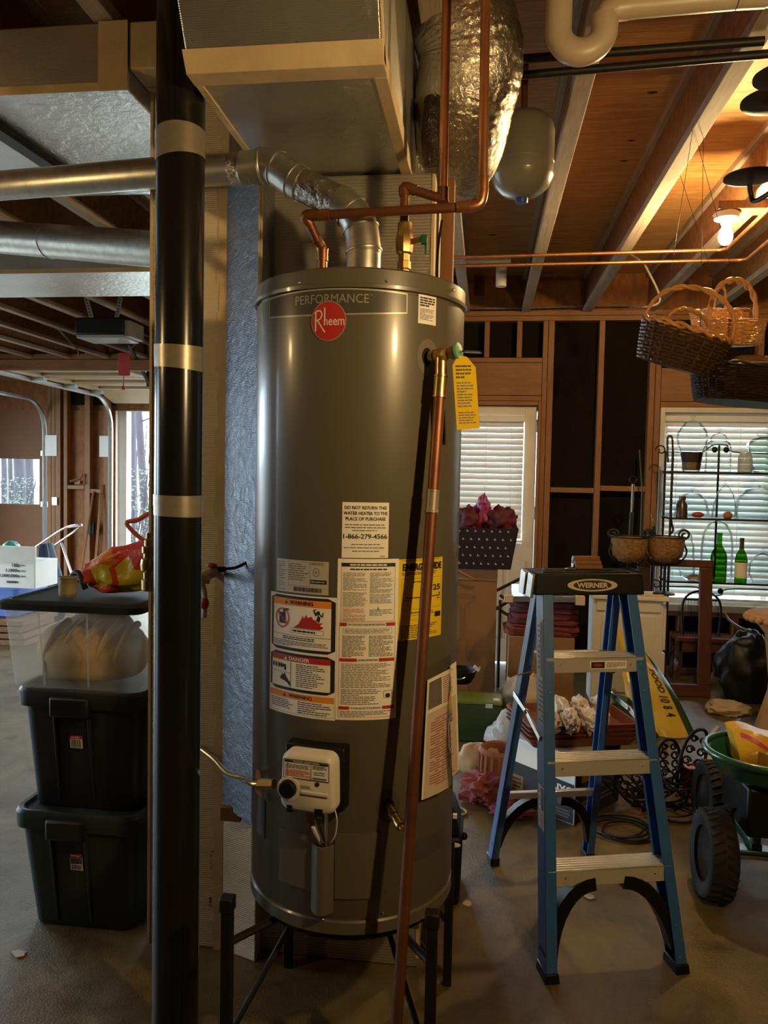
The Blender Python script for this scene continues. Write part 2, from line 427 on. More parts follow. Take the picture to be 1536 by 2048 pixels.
# ---- garage-door wall
def xg(u, v=950): return PY(u, v, YG).x
def zg(u, v): return PY(u, v, YG).z
wg = struct(MB().box(XL, YG+.02, 2.16, -.60, YG+.16, ZC).build('wall_garage', M_osb))
def on_g(nm, x0, z0, x1, z1, mat, y0=YG-.09, y1=YG, bev=.003): return MB().box(x0, y0, z0, x1, y1, z1).build(nm, mat, wg, bevel=bev)
on_g('panel', -5.03, 0, -4.27, 2.16, M_osb, YG, YG+.02)
on_g('panel', -1.15, 0, -.60, 2.16, M_osb, YG, YG+.02)
on_g('paper_strip', -5.03, 2.22, -4.27, 2.46, M_tar, YG-.006, YG+.018)
on_g('header', XL, 2.50, -.66, 2.74, M_studx, YG-.06, YG+.018)
on_g('top_plate', XL, 2.745, -.66, 2.80, M_studx)
for a, b in ((-5.06, -5.015), (-5.012, -4.967), (-4.964, -4.90), (-4.86, -4.815), (-4.60, -4.535), (-4.37, -4.315)): on_g('stud', a, 0, b, 2.495, M_stud)
on_g('blocking', -4.812, 1.24, -4.603, 1.285, M_studx)
on_g('blocking', -4.532, 1.20, -4.373, 1.245, M_studx)
for k in range(7): on_g('cripple_stud', -6.2+k*.8, 2.80, -6.155+k*.8, 3.045, M_stud)
# closed sectional garage door on the left
M_gdoor = plain('garage_door_brown', (.19,.066,.012), .6, var=.1)
d2 = struct(MB().box(XL+.1, YG+.03, 0, -5.11, YG+.07, .52).build('door_2', M_gdoor))
MB().box(XL+.1, YG+.03, .525, -5.11, YG+.07, 1.0).build('panel', M_gdoor, d2)
zs0, zs1 = 1.03, 1.58
xs = [-5.235, -5.84, -5.93, -6.53, -6.62, -7.2]
MB().box(XL+.1, YG+.03, 1.005, -5.11, YG+.07, zs0).box(XL+.1, YG+.03, zs1, -5.11, YG+.07, 1.66).box(-5.235, YG+.03, zs0, -5.11, YG+.07, zs1)\
    .box(XL+.1, YG+.03, zs0, -5.84, YG+.07, zs1).build('panel', M_gdoor, d2)
for a, b in ((-5.84, -5.235),): MB().box(a, YG+.045, zs0, b, YG+.05, zs1).build('pane', M_pane, d2)
MB().box(XL+.1, YG+.03, 1.665, -5.11, YG+.07, 2.16).build('panel', M_gdoor, d2)
for z in (.5, 1.0, 1.63): MB().box(XL+.1, YG+.015, z, -5.11, YG+.03, z+.045).build('strut', M_gdoor, d2)
for z in (.28, 1.02, 1.62): MB().box(-5.20, YG-.0, z, -5.09, YG+.03, z+.06).build('roller_hinge', M_zinc, d2)
# open sectional door parked under the joists
M_gdin = plain('garage_door_cream', (.38,.26,.14), .6, var=.08)
zd = 2.36
d3 = struct(MB().box(-4.22, 6.30, zd, -1.16, 6.80, zd+.018).build('door_3', M_gdin))
for i, y in enumerate((6.30, 6.84, 7.38)):
    if i: MB().box(-4.22, y, zd, -1.16, y+.5, zd+.018).build('panel', M_gdin, d3)
    for a in (-4.22, -3.22, -2.22, -1.28): MB().box(a, y, zd-.03, a+.12, y+.5, zd-.001).build('stile', M_gdin, d3)
    for yy in (y+.002, y+.425): MB().box(-4.22, yy, zd-.026, -1.16, yy+.07, zd-.001).build('rail', M_gdin, d3)
MB().hexa([V((-4.22,7.92,zd)), V((-1.16,7.92,zd)), V((-1.16,8.36,zd-.13)), V((-4.22,8.36,zd-.13))], [V((-4.22,7.92,zd+.03)), V((-1.16,7.92,zd+.03)), V((-1.16,8.37,zd-.10)), V((-4.22,8.37,zd-.10))]).build('panel', M_gdin, d3)
MB().box(-4.22, 6.262, zd-.04, -1.16, 6.298, zd+.05).build('edge_beam', M_studx, d3)
for y in (6.80, 7.36, 7.9): MB().box(-4.27, y, zd-.07, -4.13, y+.06, zd-.03).build('roller_hinge', M_zinc, d3)
MB().box(-3.10, 7.43, zd-.004, -2.35, 7.80, zd-.0015).build('pane', M_glass, d3)
def track(nm, pts, label):
    o = MB().tube(pts, .026, 6).build(nm, M_zinc, smooth=40); return tag(o, label, 'track')

def trk(x, y1, zt, y_end):
    r = .36; p = [(x, y1, 0.0), (x, y1, zt-r)]
    for a in range(10, 91, 10): p.append((x, y1-r*(1-math.cos(R(a))), zt-r+r*math.sin(R(a))))
    return p+[(x, y_end, zt+.03)]
track('door_track', trk(-4.275, 8.40, 2.30, 5.4), 'curved steel track of the raised garage door')
track('door_track', trk(-5.10, 8.42, 2.26, 6.3), 'curved steel track of the closed garage door')
b = MB().box(-4.99, 8.385, 1.05, -4.93, 8.41, 1.14).build('track_bracket', M_zinc); tag(b, 'galvanised track bracket on the post beside the closed garage door', 'bracket')
for x, lab in ((-5.0, 'white paper notice on the thick post beside the closed garage door'), (-4.33, 'white paper notice pinned beside the raised garage door track')):
    tag(MB().box(x-.085, 8.402, 1.62, x+.06, 8.405, 1.86).build('notice', M_white), lab, 'notice')
tag(MB().box(-4.69, 8.34, 1.30, -4.62, 8.41, 1.34).tube([(-4.72, 8.30, 1.33), (-4.63, 8.36, 1.36), (-4.61, 8.38, 1.42)], .016, 6).build('wood_hook', M_stud), 'small forked wooden hook on the stud between garage doors', 'hook')
for x, t_, lab in ((-4.50, .10, 'thin pole leaning on the studs between the garage doors'), (-4.40, .02, 'short dark rod leaning right of the thin pole')):
    tag(MB().tube([(x-t_, 8.25, .0), (x+.02, 8.39, 1.32-t_)], .012, 6).build('pole', M_stud), lab, 'pole')
# other walls, mostly behind the viewer
struct(MB().box(XL-.15, YR, 0, XL, 1.6, ZC).box(XL-.15, 7.1, 0, XL, YG, ZC).box(XL-.15, 1.6, 2.25, XL, 7.1, ZC).box(XL-.15, 2.8, 0, XL, 4.3, 2.25).build('wall_left', M_tar))
struct(MB().box(XR, YR, 0, XR+.15, YB+.12, ZC).build('wall_right', M_tar))
struct(MB().box(XL, YR-.15, 0, XR, YR, ZC).build('wall_rear', M_tar))
struct(MB().box(XL-.12, 1.54, 0, XL+.02, 1.6, 2.29).box(XL-.12, 7.1, 0, XL+.02, 7.16, 2.29).box(XL-.12, 1.6, 2.23, XL+.02, 7.1, 2.29).build('trim_3', M_white))

# ---- outside
M_litter = plain('leaf_litter', (.20,.19,.17), .95, var=.4, vs=3)
struct(MB().box(-40, YG+.26, -.16, 30, 60, -.05).box(-40, -20, -.16, XL-.21, YG+.26, -.05).build('ground_outside', M_litter))
struct(MB().box(-4.36, YG+.02, 0, -4.28, YG+.20, 2.16).build('trim_1', M_white))
struct(MB().box(-4.28, YG+.10, 0, -4.18, YG+.22, 2.16).build('trim_2', M_white))
M_bark = plain('pine_bark', (.032,.025,.032), .95, var=.4, vs=6, bp=.8, bs=14, stretch=(1,1,.25))
M_leaf = plain('pale_leaves', (.055,.07,.05), .9, var=.4, vs=8)
def tree(x, y, h, r, label, lean=0, br=5):
    t = thing('pine_tree', label, 'tree', (x, y, -.05), 'trees beyond the garage')
    pts = [V((x+lean*z/h, y+.03*math.sin(z*1.7), -.05+z)) for z in [h*i/10 for i in range(11)]]
    MB().tube(pts, [r*(1-.45*i/10) for i in range(11)], 12).build('trunk', M_bark, t, smooth=60)
    for k in range(br):
        z = h*(.25+.1*k+rnd.random()*.05); a = rnd.uniform(-.7, 3.8); l = rnd.uniform(.6, 1.5)
        p = V((x+lean*z/h, y, z)); q = p+V((math.cos(a)*l, math.sin(a)*l*.5, rnd.uniform(-.1, .4)*l))
        MB().tube(bez([p, (p+q)/2+V((0,0,.12)), q], 4), [r*.22]*4+[r*.15]*4+[r*.06], 5).build('branch', M_bark, t)
def og(u, y): return PY(u, 950, y).x
tree(og(262, 15), 15, 9, .105, 'straight pine trunk in the middle of the garage opening', .05)
tree(og(293, 13), 13, 9, .075, 'pine trunk at the right of the garage opening, leaning left', -.5)
tree(og(243, 21), 21, 9, .09, 'thin far tree next to the white post of the garage opening')
tree(og(20, 17), 17, 9, .06, 'thin sapling at the left in the garage door window')
tree(og(38, 16), 16, 9, .13, 'middle tree seen through the garage door window')
tree(og(58, 20), 20, 9, .12, 'right tree seen through the garage door window')
tree(og(8, 24), 24, 9, .10, 'far leftmost tree seen through the garage door window')
def shrub(x, y, h, n, label):
    t = thing('shrub', label, 'shrub', (x, y, -.05), 'shrubs beyond the garage')
    m = MB()
    for k in range(n):
        c = V((x+rnd.gauss(0, .42*h*.6), y+rnd.gauss(0, .3), max(.05, rnd.random()*h))); a = rnd.random()*6.28; l = rnd.uniform(.025, .06)
        d = V((math.cos(a), math.sin(a)*.5, rnd.uniform(-.4, .8))).normalized(); e = d.orthogonal().normalized()
        m.add([c-e*l*.3, c+d*l*.6, c+e*l*.3, c-d*l*.6], [(0,1,2,3)])
    o = m.build('foliage', M_leaf, t); o['kind'] = 'stuff'
    s = MB()
    for k in range(7):
        a = k*.9; s.tube([(x, y, -.05), (x+.3*math.cos(a), y+.1*math.sin(a), h*.5), (x+.45*math.cos(a), y+.2*math.sin(a), h*.95)], .012, 5)
    s.build('stems', M_bark, t)
shrub(og(270, 12), 12, 1.5, 900, 'pale green shrub low in the garage opening')
shrub(og(25, 13), 13, 1.3, 900, 'pale shrub low in the garage door window')
shrub(og(275, 16.6), 16.6, 2.6, 1100, 'tall pale green bush behind the pine trunks')

# ================================================================== DUCTS, PIPES, LAMPS
# furnace enclosure and duct-board column behind the heater
fc = thing('duct_column', 'tall foil-faced duct-board column behind the black pipe', 'duct', (-.89, 2.5, 0))
MB().box(-1.008, 2.235, 0, -.775, 2.90, 2.60).build('board', M_foil_col, fc, bevel=.006)
m = MB()
zz = [i*2.6/60 for i in range(61)]
for i in range(60):
    a0 = rnd.uniform(.018, .034); a1 = rnd.uniform(.018, .034)
    m.add([(-.775-a0, 2.2325, zz[i]), (-.770, 2.2325, zz[i]), (-.770, 2.2325, zz[i+1]), (-.775-a0, 2.2325, zz[i+1])], [(0,1,2,3)])
    m.add([(-.7725, 2.2325, zz[i]), (-.7725, 2.262+a0*.4, zz[i]), (-.7725, 2.262+a0*.4, zz[i+1]), (-.7725, 2.2325, zz[i+1])], [(0,1,2,3)])
m.build('corner_tape', M_tape, fc)
MB().box(-1.012, 2.230, 0, -1.004, 2.238, 2.60).build('edge_tape', M_tape, fc)
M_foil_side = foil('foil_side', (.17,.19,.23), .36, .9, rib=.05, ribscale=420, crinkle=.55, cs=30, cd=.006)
L3 = None
fr = thing('furnace_cabinet', 'foil-wrapped furnace cabinet standing directly behind the water heater', 'furnace', (-.42, 2.6, 0))
xa = -.655
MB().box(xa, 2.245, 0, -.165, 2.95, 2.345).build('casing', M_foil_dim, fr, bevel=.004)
MB().hexa([V((-.773,2.231,.46)),V((-.634,2.105,.46)),V((-.632,2.24,.46)),V((-.773,2.24,.46))],[V((-.773,2.231,2.345)),V((-.634,2.105,2.345)),V((-.632,2.24,2.345)),V((-.773,2.24,2.345))]).build('angled_panel', M_foil_side, fr)
MB().hexa([V((-.77,2.233,0)),V((-.65,2.19,0)),V((-.65,2.244,0)),V((-.77,2.244,0))],[V((-.77,2.233,.455)),V((-.65,2.19,.455)),V((-.65,2.244,.455)),V((-.77,2.244,.455))]).build('plinth', M_foil_col, fr, bevel=.004)
MB().box(-.640, 2.106, .46, -.630, 2.116, 2.345).build('edge_tape', M_tape, fr)
MB().box(-.170, 2.241, .03, -.161, 2.36, 2.34).build('edge_tape', M_tape, fr)
MB().box(-.168, 2.40, 0.3, -.160, 2.55, 2.3).build('edge_tape', M_white, fr)
tag(MB().box(-.150, 2.36, 0, -.112, 2.42, 2.375).build('wood_post', M_stud, bevel=.003), 'bare wooden post right of the foil furnace cabinet', 'post')
tag(MB().box(-.765, 2.185, .43, -.70, 2.203, .475).build('board_scrap', M_cardboard, bevel=.003), 'small tan board scrap on the ledge beside the column', 'board')
# main trunk duct above the heater
pl = thing('trunk_duct', 'large foil-faced trunk duct hanging over the water heater', 'duct', (-.45, 1.95, 2.35))
prof = [(1.665, 2.352), (2.80, 2.352), (2.80, 2.74), (1.54, 2.74), (1.585, 2.49)]
Mx = Matrix(((0,0,1,0),(1,0,0,0),(0,1,0,0),(0,0,0,1)))
def xprism(m, poly, x0, x1): return m.prism(poly, x0, x1, Mx)
xprism(MB(), prof, -.668, -.238).build('duct_board', M_foil_b, pl, bevel=.004)
def off(m, a, b, x0, x1, d=.003):        # tape strip between two profile points
    return m
m = MB(); m.hexa([V((-.672,1.662,2.3495)), V((-.235,1.662,2.3495)), V((-.235,1.636,2.388)), V((-.672,1.636,2.388))], [V((-.672,1.664,2.354)), V((-.235,1.664,2.354)), V((-.235,1.642,2.390)), V((-.672,1.642,2.390))])
m.box(-.672, 1.662, 2.3485, -.235, 1.715, 2.351)
m.build('front_tape', M_tape, pl)
m = MB().box(-.2375, 1.665, 2.352, -.2345, 2.80, 2.395).box(-.262, 1.7155, 2.3475, -.2345, 2.80, 2.3512)
m.build('side_tape', M_tape, pl)
m = MB().hexa([V((-.2375,1.66,2.36)), V((-.2345,1.66,2.36)), V((-.2345,1.70,2.36)), V((-.2375,1.70,2.36))], [V((-.2375,1.575,2.50)), V((-.2345,1.575,2.50)), V((-.2345,1.61,2.50)), V((-.2375,1.61,2.50))]); m.build('corner_tape', M_tape, pl)
MB().box(-.671, 1.67, 2.349, -.655, 2.25, 2.36).build('corner_tape', M_foil_col, pl)
# left branch ducts
def branch(y0, y1, x0, x1, z0, label):
    t = thing('branch_duct', label, 'duct', ((x0+x1)/2, (y0+y1)/2, z0))
    MB().box(x0, y0, z0, x1, y1, 2.742).build('duct_board', M_foil_b, t, bevel=.004)
    MB().box(x0, y0-.003, z0-.002, x1, y0, z0+.022).build('edge_tape', M_tape, t)
    return t
bd = branch(2.12, 2.92, -3.4, -1.03, 2.555, 'nearer foil duct crossing the ceiling at upper left')
MB().box(-1.115, 2.113, 2.55, -1.028, 2.1165, 2.742).build('end_tape', M_tape, bd)
branch(4.05, 4.62, -4.6, -1.012, 2.56, 'farther foil duct crossing the ceiling behind the round pipe')
tag(MB().box(-1.028, 2.12, 2.61, -.68, 2.225, 2.74).box(-1.028, 2.226, 2.61, -.78, 2.9, 2.74).build('mastic_collar', M_tape, bevel=.004), 'tan taped collar joining the column to the upper left duct', 'duct collar')
p, q = PZ(-60, 225, 2.535), PZ(120, 345, 2.535)
tag(MB().bar(p, q+(q-p)*.1, .05, .018).bar(p+V((.02,0,.012)), q+(q-p)*.1+V((.02,0,.012)), .012, .02).build('hanger_rail', M_iron), 'dark steel rail crossing under the upper left duct', 'rail')

# black drain stack with duct tape bands
bp = thing('drain_stack', 'black plastic drain stack wrapped with three tape bands', 'pipe', (-.737, 1.79, 0))
xb, yb = -.737, 1.79
M_abs = plain('black_abs', (.010,.010,.010), .22, var=.2)
MB().tube([(xb, yb, 0), (xb, yb, 3.04)], .0568, 40).build('pipe', M_abs, bp, smooth=40)
def zpx(u, v): return PY(u, v, yb-.057).z
for v0, v1, sk in ((246, 304, .010), (684, 734, -.006), (990, 1034, -.003)):
    z1, z0 = zpx(355, v0), zpx(355, v1); h = (z1-z0)
    for k, (a, b_) in enumerate(((0, .62), (.45, 1.0))):
        pr = []
        n = 40; vs = []; fs = []
        for i in range(n):
            q = 2*math.pi*i/n; dz = sk*math.cos(q+k)*.8; rr = .0582+.0007*k
            vs += [(xb+rr*math.cos(q), yb+rr*math.sin(q), z0+h*a+dz), (xb+rr*math.cos(q), yb+rr*math.sin(q), z0+h*b_+dz)]
        fs = [(2*i, 2*((i+1) % n), 2*((i+1) % n)+1, 2*i+1) for i in range(n)]
        MB().add(vs, fs).build('tape_band', M_duct_tape, bp, smooth=60)
tag(MB().tube([(-.835, 1.92, 1.40), (-.832, 1.92, 2.55)], .006, 8).tube([(-.838, 1.92, .0), (-.835, 1.92, 1.42)], .0035, 6).build('thin_conduit', M_copper_d), 'thin copper line running up behind the left of the black stack', 'pipe')

# flue
M_fluefoil = foil('crumpled_foil_tape', (.60,.54,.45), .22, .95, crinkle=.9, cs=45, cd=.01)
hx, hy, HR = -.318, 1.93, .2575
fl = thing('flue_pipe', 'galvanised flue pipe elbowing from heater top off to the left', 'flue', (hx, hy, 1.94))
A = V((hx+.004, hy, 1.955)); B0 = V((hx+.004, hy, 2.035))
P1 = PY(690, 412, 1.94); P2 = PY(590, 362, 1.96); P3 = PY(545, 338, 1.975); P4 = PY(495, 337, 1.98); P5 = PY(300, 347, 2.0); P6 = PY(-40, 375, 2.10)
MB().lathe([(.085, 1.938), (.083, 1.946), (.062, 1.962), (.048, 1.972), (.044, 1.975)], 36, Matrix.Translation((A.x, A.y, 0))).build('draft_hood', M_galv, fl, smooth=50)
MB().tube([A, B0], .0425, 32).build('collar', M_galv, fl, smooth=40)
for dx, dy in ((.078, 0), (-.078, 0), (0, -.078)): MB().box(A.x+dx-.008, A.y+dy-.008, 1.928, A.x+dx+.008, A.y+dy+.008, 1.95).build('hood_leg', M_galv, fl)
e1 = bez([B0-V((0,0,.03)), B0, (B0+P1)/2+V((.012,0,.012)), P1, P1+(P2-P1)*.3], 5)
MB().tube(e1[4:-3], .0435, 28).build('elbow', M_galv, fl, smooth=35)
MB().tube([P1, P2], .0415, 28).build('pipe', M_fluefoil, fl, smooth=40)
e2 = bez([P2+(P1-P2)*.3, P2, P3+V((0,0,.006)), P4, P4+(P5-P4)*.2], 5)
MB().tube(e2[3:-4], .0435, 28).build('elbow', M_galv, fl, smooth=35)
MB().tube([P4+(P5-P4)*.08, P5, P6], .0395, 32).build('pipe', M_galv, fl, smooth=40)
dd = (P5-P4).normalized()
MB().tube([P4-dd*.012, P4+dd*.02, P4+dd*.045], [.0428, .0418, .0405], 28).build('tape_wrap', M_fluefoil, fl, smooth=40)
def ring(p, d, r, nm='seam_bead', mat=M_galv, par=fl, t=.0035):
    d = V(d).normalized(); a = d.orthogonal().normalized(); b = d.cross(a)
    return MB().tube([V(p)+(a*math.cos(q)+b*math.sin(q))*r for q in [2*math.pi*i/28 for i in range(28)]], t, 6, closed=True).build(nm, mat, par, smooth=60)
for i in (5, 9, 13): ring(e1[i], e1[i+1]-e1[i-1], .0435)
for i in (5, 9, 12): ring(e2[i], e2[i+1]-e2[i-1], .0435)
ring(A+V((0,0,.022)), (0,0,1), .0432)
p, q = PY(-60, 470, 3.45), PY(330, 500, 3.05)
r2 = thing('vent_pipe', 'large round galvanised pipe at left below the flue', 'vent pipe', (p+q)/2-V((0,0,.08)))
MB().tube([p, q], .073, 32).build('pipe', M_galv, r2, smooth=40)
ring(q+(p-q)*.55, q-p, .0735, 'seam_bead', M_galv, r2, .003)

# ---- copper water lines
def fitting(p, d, l, r, par, mat=M_copper, nm='fitting'):
    d = V(d).normalized(); p = V(p)
    return MB().tube([p-d*l/2, p-d*l*.42, p-d*l*.4, p+d*l*.4, p+d*l*.42, p+d*l/2], [r*1.08, r*1.08, r, r, r*1.08, r*1.08], 16).build(nm, mat, par, smooth=40)
hw = thing('hot_water_line', 'bright copper hot water line rising from heater to ceiling', 'water pipe', (-.41, 1.9, 1.93))
h0 = V((-.412, 1.90, 1.93)); h1 = V((-.412, 1.90, 2.025)); h2 = PY(612, 432, 1.85); h3 = PY(944, 413, 1.83); h4 = V((h3.x+.024, h3.y, h3.z+.03)); h5 = V((h4.x-.006, h3.y, 2.74))
MB().tube([h0, h1], .0112, 18).build('nipple', M_copper, hw, smooth=40)
MB().tube(bez([h1-V((0,0,.01)), h1, h1+V((-.006,0,.018)), h1+(h2-h1)*.45], 5), .0125, 16).build('elbow', M_copper, hw, smooth=50)
MB().tube([h1+(h2-h1)*.35, h2], .0112, 16).build('riser', M_copper_d, hw, smooth=40)
MB().tube(bez([h2-(h2-h1).normalized()*.02, h2, h2+(h3-h2).normalized()*.035], 6), .0135, 16).build('elbow', M_copper_d, hw, smooth=50)
MB().tube([h2, h3], .0112, 18).build('cross_run', M_copper_d, hw, smooth=40)
MB().tube(bez([h3-V((.02,0,0)), h3, h3+V((.018,0,.008)), h4, h4+V((0,0,.02))], 5), .0128, 16).build('elbow', M_copper, hw, smooth=50)
MB().tube([h4, h5], .0112, 18).build('riser', M_copper, hw, smooth=40)
fitting(h1-V((0,0,.005)), (0,0,1), .03, .0132, hw); fitting(h0+V((0,0,.022)), (0,0,1), .03, .016, hw, M_brass, 'union')
fitting(h2+(h3-h2).normalized()*.045, h3-h2, .028, .0132, hw); fitting(h3-V((.02,0,0)), h3-h2, .03, .0132, hw); fitting(h4+V((0,0,.022)), (0,0,1), .03, .0132, hw)
cw = thing('cold_water_line', 'copper cold water line with a brass ball valve on heater', 'water pipe', (-.214, 1.95, 1.93))
c0 = V((-.214, 1.945, 1.93)); c1 = V((-.216, 1.945, 2.195)); c2 = PZ(886, 398, 2.165); c3 = V((c2.x-.002, c2.y, 2.74))
MB().tube([c0, c1], .0112, 16).build('riser', M_copper_d, cw, smooth=40)
MB().tube(bez([c1-V((0,0,.02)), c1, c1+(c2-c1).normalized()*.03], 5), .0135, 16).build('elbow', M_copper_d, cw, smooth=50)
MB().tube([c1, c2], .0112, 16).build('cross_run', M_copper_d, cw, smooth=40)
MB().tube([c2, c3], .0112, 16).build('riser', M_copper, cw, smooth=40)
fitting(c2+V((0,0,.01)), (0,0,1), .035, .0135, cw, M_copper_d)
bv = MB().lathe([(.012, 1.958), (.019, 1.960), (.019, 1.975), (.013, 1.978), (.013, 1.992), (.017, 1.994), (.017, 2.012), (.014, 2.014), (.0145, 2.03), (.020, 2.034), (.022, 2.05), (.022, 2.072), (.019, 2.086), (.018, 2.088), (.018, 2.108), (.012, 2.11)], 8, Matrix.Translation((c0.x, c0.y, 0))).build('ball_valve', M_brass, cw, smooth=30)
MB().tube([(c0.x+.018, c0.y-.004, 2.06), (c0.x+.042, c0.y-.010, 2.064)], .007, 10).build('valve_stem', M_brass, bv, smooth=40)
M_greenh = plain('green_handle', (.01,.10,.05), .4)
MB().box(c0.x+.042, c0.y-.018, 2.052, c0.x+.058, c0.y-.004, 2.074).box(c0.x+.052, c0.y-.014, 2.028, c0.x+.058, c0.y-.008, 2.054).build('valve_handle', M_greenh, bv, bevel=.002)
fitting(c0+V((0,0,.02)), (0,0,1), .028, .016, cw, M_brass, 'union')

# foil flex duct
fx = bez([V((-.236, 2.60, 2.53)), V((-.13, 2.55, 2.525)), PY(925, 205, 2.38), PY(942, 110, 2.32), PY(915, 10, 2.32), PY(880, -90, 2.4)], 12)
fx = [p for p in fx if p.z < 2.93]
m = MB(); nn = 44; n = len(fx)
prev = None
pts_r = []
def flexfn():
    vs = []; a = None
    dens = []
    for i in range(n-1):
        for k in range(2): dens.append(fx[i].lerp(fx[i+1], k/2))
    dens.append(fx[-1])
    for i, c in enumerate(dens):
        t = (dens[min(i+1, len(dens)-1)]-dens[max(i-1, 0)]).normalized()
        if a is None: a = t.cross(V((0,0,1))).normalized()
        a = (a-t*a.dot(t)).normalized(); b_ = t.cross(a)
        for k in range(nn):
            q = 2*math.pi*k/nn
            rr = .152+.0016*math.sin(i*2.1+q)+.0025*math.sin(3*q+i*.11)+.0022*mnoise.noise(V((q*4, i*.35, 0)))
            vs.append(c+(a*math.cos(q)+b_*math.sin(q))*rr)
    L = len(dens)
    fs = [(i*nn+k, i*nn+(k+1) % nn, (i+1)*nn+(k+1) % nn, (i+1)*nn+k) for i in range(L-1) for k in range(nn)]
    fs.append(tuple(range(nn)))
    return vs, fs
vs, fs = flexfn()
fxo = thing('flex_duct', 'fat silver insulated flex duct bulging beside the trunk duct', 'flex duct', fx[0]-V((0,0,.15)))
MB().add(vs, fs).build('jacket', M_flex, fxo, smooth=60)
M_bfoil = foil('black_tape_foil', (.06,.045,.035), .3, .6, crinkle=.9, cs=30, cd=.02)
MB().tube(bez([PY(868, 200, 2.20), PY(862, 270, 2.19), PY(868, 330, 2.20)], 5), .028, 12).build('collar_tape', M_bfoil, fxo, smooth=60)

# expansion tank
tk = PY(1045, 330, 2.88); M_tank = plain('tank_grey', (.21,.185,.15), .3, var=.06, coat=.3)
ex = thing('expansion_tank', 'small grey expansion tank hanging between joists by flex duct', 'tank', (tk.x, tk.y, PY(1045, 403, 2.88).z))
zb = PY(1045, 398, 2.88).z; zt = PY(1045, 225, 2.88).z; rt_ = .112
pr = [(.004, zb), (.03, zb+.003), (.07, zb+.02), (.098, zb+.045), (.110, zb+.075), (rt_, zb+.08), (rt_, zt-.07), (.104, zt-.045), (.08, zt-.018), (.03, zt-.002), (.004, zt)]
MB().lathe(pr, 36, Matrix.Translation((tk.x, tk.y, 0))).build('shell', M_tank, ex, smooth=60)
ring((tk.x, tk.y, zb+.12), (0,0,1), rt_, 'seam', M_tank, ex, .003)
MB().lathe([(.021, zb-.016), (.023, zb-.012), (.023, zb+.012)], 16, Matrix.Translation((tk.x, tk.y, 0))).build('valve_cap', plain('blue_cap', (.02,.06,.25), .4), ex, smooth=40)
MB().tube([(tk.x, tk.y, zt-.005), (tk.x, tk.y, 2.98)], .012, 10).build('nipple', M_copper_d, ex, smooth=40)

# PVC drain with trap, iron pipes
pv = thing('pvc_trap', 'aged white PVC drain pipe with a U trap under joists', 'pipe', PY(1160, 115, 2.1))
Yp = 2.10
c = PY(1163, 58, Yp); rr = .0585
u = [c+V((-rr, 0, .30)), c+V((-rr, 0, .05))]+[c+V((rr*math.cos(R(a)), 0, rr*math.sin(R(a)))) for a in range(180, 361, 15)]+[c+V((rr, 0, .03))]
MB().tube(bez(u, 3), .034, 24).build('u_bend', M_pvc, pv, smooth=50)
a0 = PY(1210, 28, Yp); a1 = PY(1600, 22, 2.08)
MB().tube([c+V((rr, 0, .02)), c+V((rr+.004, 0, .035)), c+V((rr+.03, 0, .048)), c+V((rr+.06, 0, .05))], .032, 20).build('elbow', M_pvc, pv, smooth=60)
MB().tube([c+V((rr+.05, 0, .05)), V((1.2, 2.06, c.z+.055))], .030, 24).build('pipe', M_pvc, pv, smooth=40)
cc = PY(1490, 28, 2.08); MB().tube([V((cc.x-.02, 2.08, c.z+.053)), V((cc.x+.05, 2.08, c.z+.053))], .035, 24).build('coupling', M_pvc, pv, smooth=40)
def simple_tube(nm, pts, r, mat, label, cat, n=12, smooth=50):
    return tag(MB().tube(pts, r, n).build(nm, mat, smooth=smooth), label, cat)
i0, i1 = PZ(1040, 151, 2.72), PZ(1560, 106, 2.72)
simple_tube('iron_pipe', [i0, i1], .0125, M_iron, 'black iron gas pipe running below the PVC trap', 'pipe')
i0, i1 = PZ(1020, 75, 2.735), PZ(1560, 32, 2.735)
simple_tube('iron_pipe', [i0+V((0,.12,0)), i1+V((0,.12,0))], .0125, M_iron, 'black iron pipe passing behind the PVC U trap', 'pipe')
q0, q1 = PZ(870, 516, 2.70), PZ(1440, 500, 2.70)
simple_tube('copper_line', [q0, q1+V((-.02,0,0)), q1, q1+V((.03,-.03,0)), V((q1.x+.02, 3.0, 2.70))], .0095, M_copper, 'upper of two long copper lines crossing under the joists', 'water pipe')
q0, q1 = PZ(870, 533, 2.70), PZ(1480, 520, 2.70)
simple_tube('copper_line', [q0, q1+V((-.02,0,0)), q1, q1+V((.03,-.03,0)), V((q1.x+.02, 3.0, 2.70))], .0095, M_copper, 'lower of two long copper lines crossing under the joists', 'water pipe')
ws = PZ(1003, 545, 2.66)
st = thing('pvc_stub', 'short white PVC tee stub hanging near the window wall', 'pipe', (ws.x, 5.2, 2.6))
pp = PY(1003, 530, 5.2)
MB().tube([pp, pp-V((0,0,.14))], .035, 16).build('stub', M_pvcw, st, smooth=40)
MB().tube([pp+V((-.35,0,.02)), pp+V((.06,0,.02))], .022, 14).build('branch_pipe', M_pvcw, st, smooth=40)
